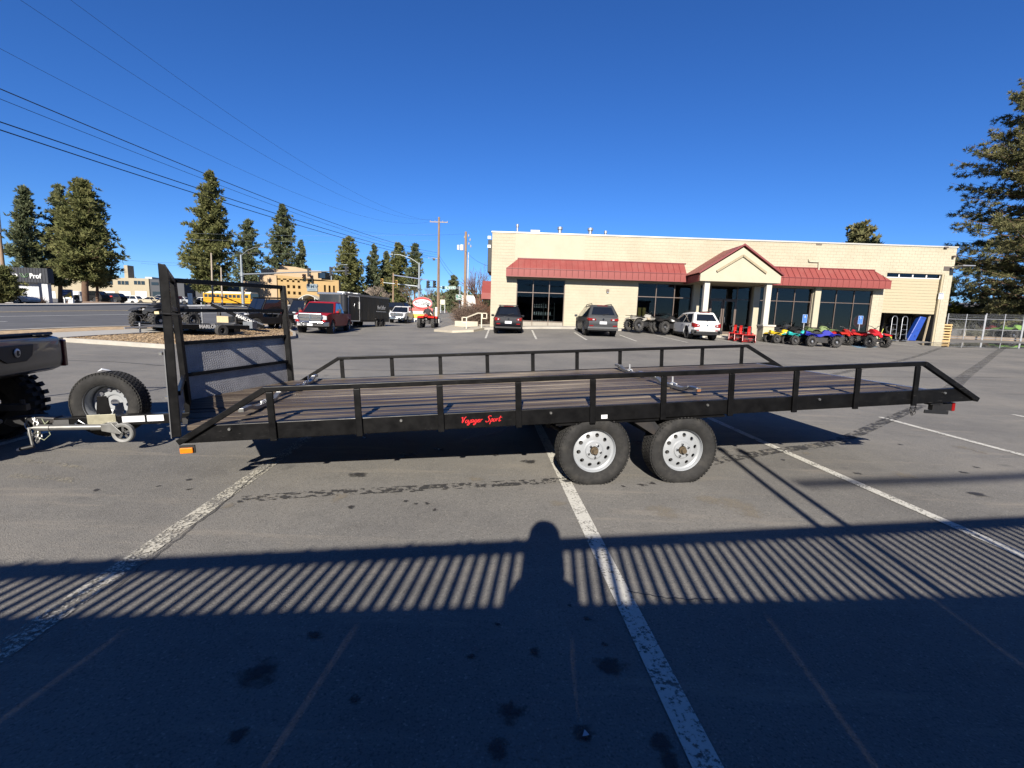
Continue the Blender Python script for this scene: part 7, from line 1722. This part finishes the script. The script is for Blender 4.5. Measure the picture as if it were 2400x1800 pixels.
# dark roofed sheds behind the chain-link fence
q = at(2300, 730, 60); sh = thing('shed_building', 'long dark roofed shed behind the chain link fence', 'building', (q.x, 58, G(40, 40))); zr = at(2300, 712, 58).z-sh.location.z; za = at(2300, 720, 58).z-sh.location.z
xl, xr_ = at(2226, 715, 58).x-q.x, at(2460, 715, 58).x-q.x
MB().b2((xl, 0, 0), (xr_, 10, za)).build('wall', mat('shed_wall', (.05, .05, .05), .8), sh); MB().prism([(xl-.4, -.8, za-.05), (xr_, -.8, za-.05), (xr_, 5, zr+.25), (xl-.4, 5, zr+.25)], (0, .02, .15)).build('roof', mat('shed_roof', (.20, .19, .19), .8, 0, .2, 2), sh)
# unseen arcade behind the camera, known by reflection; moved close to block sky light
bk = thing('arcade_building', 'pale stucco building with wide arches reflected in the shop windows', 'building', (-20, -9.5, 0)); g = MB()
zt_ = 4.9; nA = 7; wA = 6.0
for k in range(nA):
    x0 = k*wA; P = [(x0, 0, zt_), (x0, 0, 0), (x0+.7, 0, 0), (x0+.7, 0, 2.6)]
    for j in range(9): a = math.pi-math.pi*j/8; P.append((x0+wA/2+(wA/2-.7)*math.cos(a), 0, 2.6+1.7*math.sin(a)))
    P += [(x0+wA-.7, 0, 0), (x0+wA, 0, 0), (x0+wA, 0, zt_)]
    g = MB(); g.prism(P, (0, -.5, 0)); g.build('arch_bay', mat('stucco_pale', (.60, .56, .48), .9), bk, tri=True)
MB().b2((0, -3.5, 0), (nA*wA, -3.2, zt_)).build('rear_wall', mat('stucco_dark', (.12, .11, .10), .9), bk); MB().b2((-.2, -4, zt_), (nA*wA+.2, .2, zt_+.3)).build('roof', mat('roof_grey'), bk)
# ---------------------------------------------------------------- trees, shrubs, chain-link fence, puddle, handrail
pine_leaf = foliage_mat('pine_needles', (.090, .105, .040), (.220, .215, .092), .4)
pine_leaf2 = foliage_mat('pine_needles_cool', (.080, .102, .055), (.185, .200, .112), .4)
spruce_leaf = foliage_mat('spruce_needles', (.075, .085, .038), (.245, .225, .110), .35)
bark_m = mat('pine_bark', (.145, .085, .052), .95, 0, .35, 4, stretch=(3, 3, .5), bump=.6, bscale=14)
twig_m = mat('bare_twig', (.20, .145, .10), .9, 0, .25, 5)
twig_red = mat('red_twig', (.22, .115, .075), .9, 0, .25, 5)
def tuft(vs, fs, c, ax, L, w, n, rn):
    """a spray of needle blades round a twig end"""
    for k in range(n):
        d = (ax+Vector((rn.gauss(0, .75), rn.gauss(0, .75), rn.gauss(.12, .6)))).normalized(); s = d.cross(Vector((rn.gauss(0, 1), rn.gauss(0, 1), rn.gauss(0, 1)))).normalized()
        l = L*rn.uniform(.6, 1.2); o = len(vs); ww = w*rn.uniform(.7, 1.3)
        vs += [c-s*ww*.3, c+d*l*.55+s*ww, c+d*l, c+d*l*.5-s*ww]; fs.append((o, o+1, o+2, o+3))
def conifer(label, px, pyb, pyt, Y, half_px, seed, cb=.2, leaf=None, n_br=170, tufts=7, blades=8, tl=.62, tw=.10, shape=1.0, lean=0, droop=-.05, group=None, trunk_r=None, name='pine_tree', lopsided=0.0, gap=.26, flat=False):
    b = at(px, pyb, Y); top = at(px+lean, pyt, Y); z0 = min(G(b.x, b.y), b.z); H_ = top.z-z0; R = half_px*Y/FPX; rn = random.Random(seed)
    t = thing(name, label, 'tree', (b.x, b.y, z0), 0, group); dxt = top.x-b.x; tr = trunk_r or H_*.018
    g = MB(); g.tube([(dxt*k/8+rn.uniform(-.05, .05), rn.uniform(-.05, .05), H_*.98*k/8) for k in range(9)], tr, 9, tr*.12)
    vs, fs = [], []
    for i in range(n_br):
        lev = max(8, int(H_*1.35)) if not flat else 24; u = (int(i*lev/n_br)+rn.random()*.45)/lev; u = cb+(1-cb)*min(.995, u); h = H_*u; v = (u-cb)/(1-cb)
        env = (1-v)**(.72*shape)*(0.55+.45*min(1, v/.22)) if v < .97 else .06
        env = max(.05, env); Lb = R*env*rn.uniform(.62, 1.12)
        if rn.random() < gap: Lb *= .45
        if v > .04 and rn.random() < .10: continue
        az = rn.random()*2*math.pi; 
        if lopsided: Lb *= 1+lopsided*math.cos(az)
        up = rn.uniform(-.12, .28)+.55*v+droop
        d = Vector((math.cos(az), math.sin(az), up)).normalized(); st = Vector((dxt*u, 0, h)); P = [st]
        for k in range(1, 4): P.append(st+d*(Lb*k/3)+Vector((0, 0, (.10*Lb*(k/3)**2 if up > 0 else .03))))
        g.tube(P, max(.018, tr*.22*env+.012), 4, .01)
        m_ = max(2, int(tufts*(.5+.6*env)))
        for k in range(m_):
            f = .28+.72*(k+rn.random()*.8)/m_; q = st+d*(Lb*f)+Vector((0, 0, .10*Lb*f*f))+(Vector((rn.gauss(0, .07*Lb+.08), rn.gauss(0, .07*Lb+.08), rn.gauss(0, .035*Lb+.06))) if not flat else Vector((rn.gauss(0, .075*Lb*(1.15-f)+.12), rn.gauss(0, .075*Lb*(1.15-f)+.12), rn.gauss(0, .10)-.06*Lb*f*f)))
            tuft(vs, fs, q, d*.7+Vector((0, 0, .25)), tl*(.7+.5*env), tw, blades, rn)
    for k in range(10): tuft(vs, fs, Vector((dxt, 0, H_*(.955+.045*k/10))), Vector((0, 0, 1)), tl*.8, tw, blades, rn)
    g.build('trunk', bark_m, t, smooth=60); c = MB(); c.v = [tuple(p) for p in vs]; c.f = fs; c.build('crown', leaf or pine_leaf, t)
    return t
PG = 'tall pines across the street'
conifer('broad pine with dark trunk right of the low shop', 200, 711, 424, 62, 78, 1, .20, n_br=330, tufts=11, blades=12, tl=.60, tw=.075, shape=.8, lean=-8, group=PG, trunk_r=.42)
conifer('slim pine at the far left behind the low shop', 62, 690, 438, 66, 52, 2, .12, pine_leaf2, 230, 8, 11, .6, .075, shape=.85, lean=-6, group=PG)
conifer('darker pine between the two left hand pines', 140, 690, 434, 70, 46, 3, .15, pine_leaf2, 220, 8, 11, .6, .08, shape=.8, lean=-3, group=PG)
conifer('pine with dark lower trunk beside the warehouse cars', 228, 711, 520, 66, 48, 33, .22, pine_leaf2, 130, 7, 8, .7, .11, shape=.8, lean=-4, group=PG)
conifer('small bushy pine in front of the low shop at the left edge', -2, 712, 628, 43, 46, 4, .12, n_br=170, tufts=10, blades=13, tl=.36, tw=.042, shape=.75, group=PG, name='young_pine')
conifer('tallest pine rising behind the school bus', 492, 712, 402, 96, 66, 5, .10, n_br=360, tufts=11, blades=12, tl=.8, tw=.11, shape=.85, group=PG, trunk_r=.45)
conifer('pine just right of the tallest one behind the office', 582, 700, 515, 122, 44, 6, .15, pine_leaf2, 200, 9, 11, .8, .11, shape=.8, group=PG)
conifer('large pine standing behind the public office', 662, 690, 480, 126, 58, 7, .12, pine_leaf2, 280, 9, 11, .85, .115, shape=.9, group=PG)
conifer('short pine at the right shoulder of the office roof', 706, 690, 566, 126, 26, 8, .1, pine_leaf2, 110, 7, 8, 1.0, .17, group=PG)
conifer('dense rounded pine right of the public office', 817, 722, 556, 116, 44, 9, .08, n_br=240, tufts=8, blades=12, tl=.8, tw=.11, shape=.75, group=PG)
conifer('slender pine in the middle of the distant row', 876, 722, 574, 125, 30, 10, .1, pine_leaf2, 170, 8, 11, .8, .11, group=PG)
conifer('pointed pine behind the signal arm', 935, 722, 571, 128, 40, 11, .1, n_br=220, tufts=8, blades=12, tl=.8, tw=.11, shape=.75, group=PG)
conifer('small pine left of the pointed pine', 905, 722, 592, 130, 28, 12, .1, pine_leaf2, 130, 7, 8, 1.0, .17, group=PG)
conifer('thin open pine left of the wooden pole', 972, 722, 574, 120, 24, 13, .3, pine_leaf2, 80, 6, 8, 1.0, .16, shape=.6, group=PG, gap=.35)
conifer('dark conifer between the two utility poles', 1063, 738, 648, 98, 20, 14, .05, pine_leaf2, 140, 7, 9, .7, .12, shape=.7, group=PG)
# the big conifer at the right edge and the tops behind the dealership
conifer('huge conifer with dense olive branches at the right edge', 2455, 800, 165, 44, 285, 15, .07, spruce_leaf, 480, 26, 26, .40, .028, shape=.9, lean=14, droop=-.10, trunk_r=.45, name='conifer_tree', gap=.25, flat=True)
conifer('conifer top showing above the dealership roof', 2015, 760, 530, 66, 56, 16, .3, spruce_leaf, 170, 8, 10, .75, .11, shape=.55, name='conifer_tree', lean=2)
conifer('thin conifer glimpsed beyond the fence sheds', 2310, 735, 672, 90, 24, 17, .2, pine_leaf2, 60, 5, 8, .7, .11, name='conifer_tree', gap=.4)
conifer('small tree behind the right corner of the dealership', 2222, 790, 650, 60, 26, 18, .2, pine_leaf2, 80, 6, 8, .6, .1, name='conifer_tree')
# bare trees
def bare(label, px, pyb, pyt, Y, half_px, seed, m=twig_m, depth=5, r0=.16, group='bare winter trees', name='bare_tree', split=3, stems=1):
    b = at(px, pyb, Y); top = at(px, pyt, Y); z0 = G(b.x, b.y); H_ = top.z-z0; rn = random.Random(seed); t = thing(name, label, 'tree', (b.x, b.y, z0), 0, group); W_ = half_px*Y/FPX; g = MB(); tw = MB()
    def grow(p, d, L, r, k):
        mid = p+d*(L*.5)+Vector((rn.gauss(0, .05), rn.gauss(0, .05), rn.gauss(0, .03)))*L; e = p+d*L
        (g if k > 2 else tw).tube([p, mid, e], r, 5 if k > 3 else 3, r*.62)
        if k == 0: return
        for j in range(split if k < depth else split+1):
            nd_ = (d+Vector((rn.gauss(0, .55)*W_/H_*2, rn.gauss(0, .5), rn.gauss(.10, .30)))).normalized()
            grow(p.lerp(e, rn.uniform(.55, 1.0)), nd_, L*rn.uniform(.58, .82), r*.58, k-1)
    for s in range(stems): grow(Vector((rn.gauss(0, .15)*(stems > 1), 0, 0)), Vector((rn.gauss(0, .15)*(stems > 1), 0, 1)).normalized(), H_*.33, r0, depth)
    g.build('trunk', m, t, smooth=60); tw.build('crown', m, t); return t
bare('pollarded bare tree right of the enclosed trailer top', 882, 730, 655, 88, 34, 41, mat('pale_limb', (.36, .29, .22), .9), 4, .28, split=4)
bare('second pollarded bare tree beneath the signal heads', 912, 730, 668, 86, 26, 42, mat('pale_limb'), 4, .22, split=4)
bare('fine twigged bare tree behind the yellow signals', 960, 732, 640, 100, 32, 43, twig_m, 5, .16)
bare('brown bare tree left of the wooden pole', 1003, 735, 650, 104, 26, 44, twig_m, 5, .15)
bare('reddish bare tree between pole and camper', 1046, 737, 672, 100, 20, 45, twig_red, 5, .12)
bare('tall reddish bare tree behind the dealership corner', 1128, 760, 610, 58, 34, 46, twig_red, 5, .10, stems=3)
bare('brown thicket tree behind the enclosed trailer', 850, 735, 690, 92, 26, 47, twig_red, 5, .10, stems=2)
def thicket(label, px, pyb, pyt, Y, half_px, seed, m, n=900, dep=1.4, cat='shrub', name='bare_shrub'):
    b = at(px, pyb, Y); top = at(px, pyt, Y); z0 = G(b.x, b.y); H_ = top.z-z0; W_ = half_px*Y/FPX; rn = random.Random(seed); t = thing(name, label, cat, (b.x, b.y, z0)); g = MB()
    for k in range(n):
        a = rn.random()*6.28; r = math.sqrt(rn.random()); p = Vector((W_*r*math.cos(a)*.8, dep*r*math.sin(a)*.8, rn.random()*H_*.35)); d = Vector((rn.gauss(0, .55)+.3*r*math.cos(a), rn.gauss(0, .55), rn.uniform(.2, 1))).normalized()
        env = math.sqrt(max(.05, 1-r*r*.8)); L = H_*rn.uniform(.35, .75)*env; e = p+d*L; mid = p+d*L*.5+Vector((rn.gauss(0, .08), rn.gauss(0, .08), rn.gauss(0, .05)))
        g.tube([p, mid, e], .016, 3, .006)
        for j in range(2): q = p.lerp(e, rn.uniform(.3, .9)); g.tube([q, q+Vector((rn.gauss(0, .25), rn.gauss(0, .25), rn.gauss(.1, .2)))], .009, 3, .004)
    g.build('twigs', m, t); return t
thicket('dense brown bare shrub by the concrete ramp handrail', 1105, 768, 695, 39, 42, 51, mat('shrub_twig', (.17, .115, .085), .95, 0, .3, 6), 1300)
thicket('rusty shrub climbing the dealership corner', 1135, 768, 668, 40, 18, 52, mat('rust_twig', (.26, .12, .07), .95, 0, .3, 6), 420)
thicket('pale sage brush left behind the chain link fence', 2250, 795, 742, 38.5, 16, 53, mat('sage', (.20, .195, .14), .95, 0, .2, 6), 120, .5)
thicket('second pale sage brush behind the chain link fence', 2292, 790, 755, 38.5, 15, 54, mat('sage'), 110, .5)
thicket('low dry bush beside the low shop pillar', 92, 712, 698, 49, 14, 55, mat('shrub_twig'), 200, .6)
# hedge of dark conifers behind the fence and under the big tree
def hedge(label, px0, px1, pyb, pyt, Y, seed, leaf, n=900, tl=.4):
    a, c = at(px0, pyb, Y), at(px1, pyb, Y); H_ = at(px0, pyt, Y).z-G(a.x, Y); rn = random.Random(seed); t = thing('hedge', label, 'hedge', ((a.x+c.x)/2, Y, G(a.x, Y))); vs, fs = [], []; W_ = (c.x-a.x)/2
    for k in range(n):
        x = rn.uniform(-W_, W_); z = rn.random()*H_*(.85+.15*math.sin(x*1.7)); tuft(vs, fs, Vector((x, rn.uniform(-.7, .7), z)), Vector((0, -.3, .6)), tl, .07, 7, rn)
    c_ = MB(); c_.v = [tuple(p) for p in vs]; c_.f = fs; c_.build('foliage', leaf, t); return t
hedge('dark yellow green hedge below the shed roof', 2228, 2335, 745, 718, 50, 61, foliage_mat('hedge_leaf', (.03, .04, .012), (.13, .12, .02), .2), 1500, .6)
hedge('dark evergreen mass below the large right conifer', 2330, 2460, 790, 700, 47, 62, spruce_leaf, 2600, .6)
# background trees that read as one distant wood along the horizon
rn = random.Random(77); vs, fs = [], []
for k in range(5200):
    px = rn.uniform(-200, 1200); Y = rn.uniform(150, 210); q = at(px, 715, Y); hh_ = rn.uniform(0, 7)*(.5+.5*abs(math.sin(px*.013)))
    tuft(vs, fs, Vector((q.x, Y, G(q.x, Y)+hh_)), Vector((0, -.2, .6)), 1.6, .35, 5, rn)
c = MB(); c.v = [tuple(p) for p in vs]; c.f = fs; tag(c.build('distant_wood', pine_leaf2, None), 'far line of evergreen trees along the horizon', kind='stuff')
rn = random.Random(78); vs, fs = [], []
for k in range(3000):
    px = rn.uniform(2200, 3000); Y = rn.uniform(95, 130); q = at(px, 730, Y); tuft(vs, fs, Vector((q.x, Y, G(q.x, Y)+rn.uniform(0, 4.2))), Vector((0, -.2, .6)), 1.2, .28, 5, rn)
c = MB(); c.v = [tuple(p) for p in vs]; c.f = fs; tag(c.build('distant_wood', pine_leaf2, None), 'far evergreens behind the fenced yard', kind='stuff')
# ---------------------------------------------------------------- chain-link fence with double gate
def link_mat():
    m, nt, p = nodes('chain_link'); L = nt.links; tc = N(nt, 'TexCoord'); outs = []
    for rot in (.785, -.785):
        mp = N(nt, 'Mapping'); mp.inputs['Rotation'].default_value = (0, rot, 0); L.new(tc.outputs['Object'], mp.inputs[0]); sp = N(nt, 'SeparateXYZ'); L.new(mp.outputs[0], sp.inputs[0])
        md = N(nt, 'Math', operation='PINGPONG'); L.new(sp.outputs[0], md.inputs[0]); md.inputs[1].default_value = .03; lt = N(nt, 'Math', operation='LESS_THAN'); L.new(md.outputs[0], lt.inputs[0]); lt.inputs[1].default_value = .0016; outs.append(lt.outputs[0])
    mx = N(nt, 'Math', operation='MAXIMUM'); L.new(outs[0], mx.inputs[0]); L.new(outs[1], mx.inputs[1]); L.new(mx.outputs[0], p.inputs['Alpha']); p.inputs['Base Color'].default_value = (.16, .17, .175, 1); p.inputs['Metallic'].default_value = .5; p.inputs['Roughness'].default_value = .5; return m
clm = link_mat(); FY = 37.0
def fpt(px, Y=FY): return at(px, 780, Y).x
def fence_bay(label, px0, px1, cat='fence', name='chain_link_gate', mids=1, Y=FY):
    x0, x1 = fpt(px0), fpt(px1); z0 = G(x0, Y); t = thing(name, label, cat, (x0, Y, z0), 0, 'chain link fence bays'); w = x1-x0; h = at(px0, 738, Y).z-z0
    for x in [0, w]+[w*(k+1)/(mids+1) for k in range(mids)]: MB().cyl((x, 0, 0), (x, 0, h+.12), .045 if x in (0, w) else .032, n=10).build('post', galv, t, smooth=40)
    for z in (.14, h*.42, h*.84): MB().cyl((0, 0, z), (w, 0, z), .024, n=8).build('rail', galv, t, smooth=40)
    MB().face([(0, 0, .05), (w, 0, .05), (w, 0, h), (0, 0, h)]).build('wire_mesh', clm, t)
    for z in (h*.93, h+.0, h+.08): MB().cyl((0, -.02, z), (w, -.02, z), .006, n=5).build('barbed_wire', galv, t)
fence_bay('left chain link gate leaf beside the dealership', 2216, 2303); fence_bay('right chain link gate leaf before the lime green quad', 2305, 2394); fence_bay('chain link fence running out of the right edge', 2396, 2520, name='chain_link_fence', mids=2)
cb = thing('concrete_block', 'low grey concrete block behind the left fence gate', 'block', (fpt(2240), FY+1.2, G(fpt(2240), FY+1))); MB().b2((0, 0, 0), (fpt(2288)-fpt(2240), .6, .72)).build('block', mat('dark_concrete', (.13, .13, .13), .9, 0, .15, 3), cb, bevel=.03); MB().b2((fpt(2288)-fpt(2240)+.05, -.1, 0), (fpt(2296)-fpt(2240), .7, .85)).build('pale_end', concrete, cb, bevel=.03)
mb = MB(); poly_sheet(mb, [(fpt(2216), FY+.6), (fpt(2520), FY+.3), (fpt(2520), FY+9), (fpt(2216), FY+9)], .25, 1.2, .3); tag(mb.build('dirt_bank', dirt), kind='structure')
# puddle with water standing by the pallets
def water_mat():
    m, nt, p = nodes('puddle_water'); p.inputs['Base Color'].default_value = (.012, .013, .016, 1); p.inputs['Roughness'].default_value = .03; p.inputs['Specular IOR Level'].default_value = .6
    g_ = N(nt, 'NewGeometry'); nz = N(nt, 'TexNoise', i_2=2.0, i_3=4.0); nt.links.new(g_.outputs['Position'], nz.inputs[0]); b_ = N(nt, 'Bump'); b_.inputs['Strength'].default_value = .04; b_.inputs['Distance'].default_value = .02; nt.links.new(nz.outputs[0], b_.inputs['Height']); nt.links.new(b_.outputs[0], p.inputs['Normal'])
    return m
P = [gp(*p) for p in ((2150,805),(2195,803),(2240,803),(2330,804),(2420,806),(2420,817),(2350,817),(2290,814),(2250,815),(2200,812),(2160,809))]
mb = MB(); poly_sheet(mb, [(p.x, p.y) for p in P], .006, .8); tag(mb.build('puddle', water_mat()), 'shallow puddle in front of the pallets and the fence gate', kind='structure')
# ---------------------------------------------------------------- ramp corner with white handrail
RPx = [(1017,777),(1060,780),(1110,778),(1150,770),(1150,764),(1090,764),(1062,765),(1040,771)]
P = [gp(*p) for p in RPx]; mb = MB(); poly_sheet(mb, [(p.x, p.y) for p in P], .14, .8, .2); tag(mb.build('ramp_pavement', mat('ramp_concrete', (.55, .49, .38), .85, 0, .08, 2)), kind='structure')
hr = thing('handrail', 'cream bent handrail at the concrete ramp by the brown shrub', 'handrail', tuple(gp(1093, 775))); b0 = Vector(hr.location); q1 = at(1094, 744, b0.y)-b0; q2 = at(1129, 734, b0.y+.5)-b0; g = MB(); w_ = mat('rail_cream', (.66, .60, .46), .5)
g.bar((0, 0, 0), (0, 0, q1.z), .07, .07); g.bar((q2.x, .5, 0), (q2.x, .5, q2.z), .07, .07); g.build('post', w_, hr); MB().bar((0, 0, q1.z), (q2.x*.75, .38, q2.z), .07, .07).bar((q2.x*.75, .38, q2.z), (q2.x, .5, q2.z), .07, .07).build('rail', w_, hr)
g = MB()
for (x, y, z) in ((-.3, 0, q1.z), (q2.x+.05, .5, q2.z)):
    for (a, c) in (((0, 0, 0), (.3, 0, 0)), ((0, 0, -.35), (.3, 0, -.35)), ((0, 0, 0), (0, 0, -.35)), ((.3, 0, 0), (.3, 0, -.35))): g.bar(Vector((x, y, z))+Vector(a), Vector((x, y, z))+Vector(c), .06, .06)
g.build('end_loop', w_, hr)
p = gp(1100, 770); pb = thing('planter_block', 'small cream concrete planter block on the ramp corner', 'planter', tuple(p)); MB().b2((-1.1, .2, .1), (.6, 1.0, .52)).build('block', mat('ramp_concrete'), pb, bevel=.03)
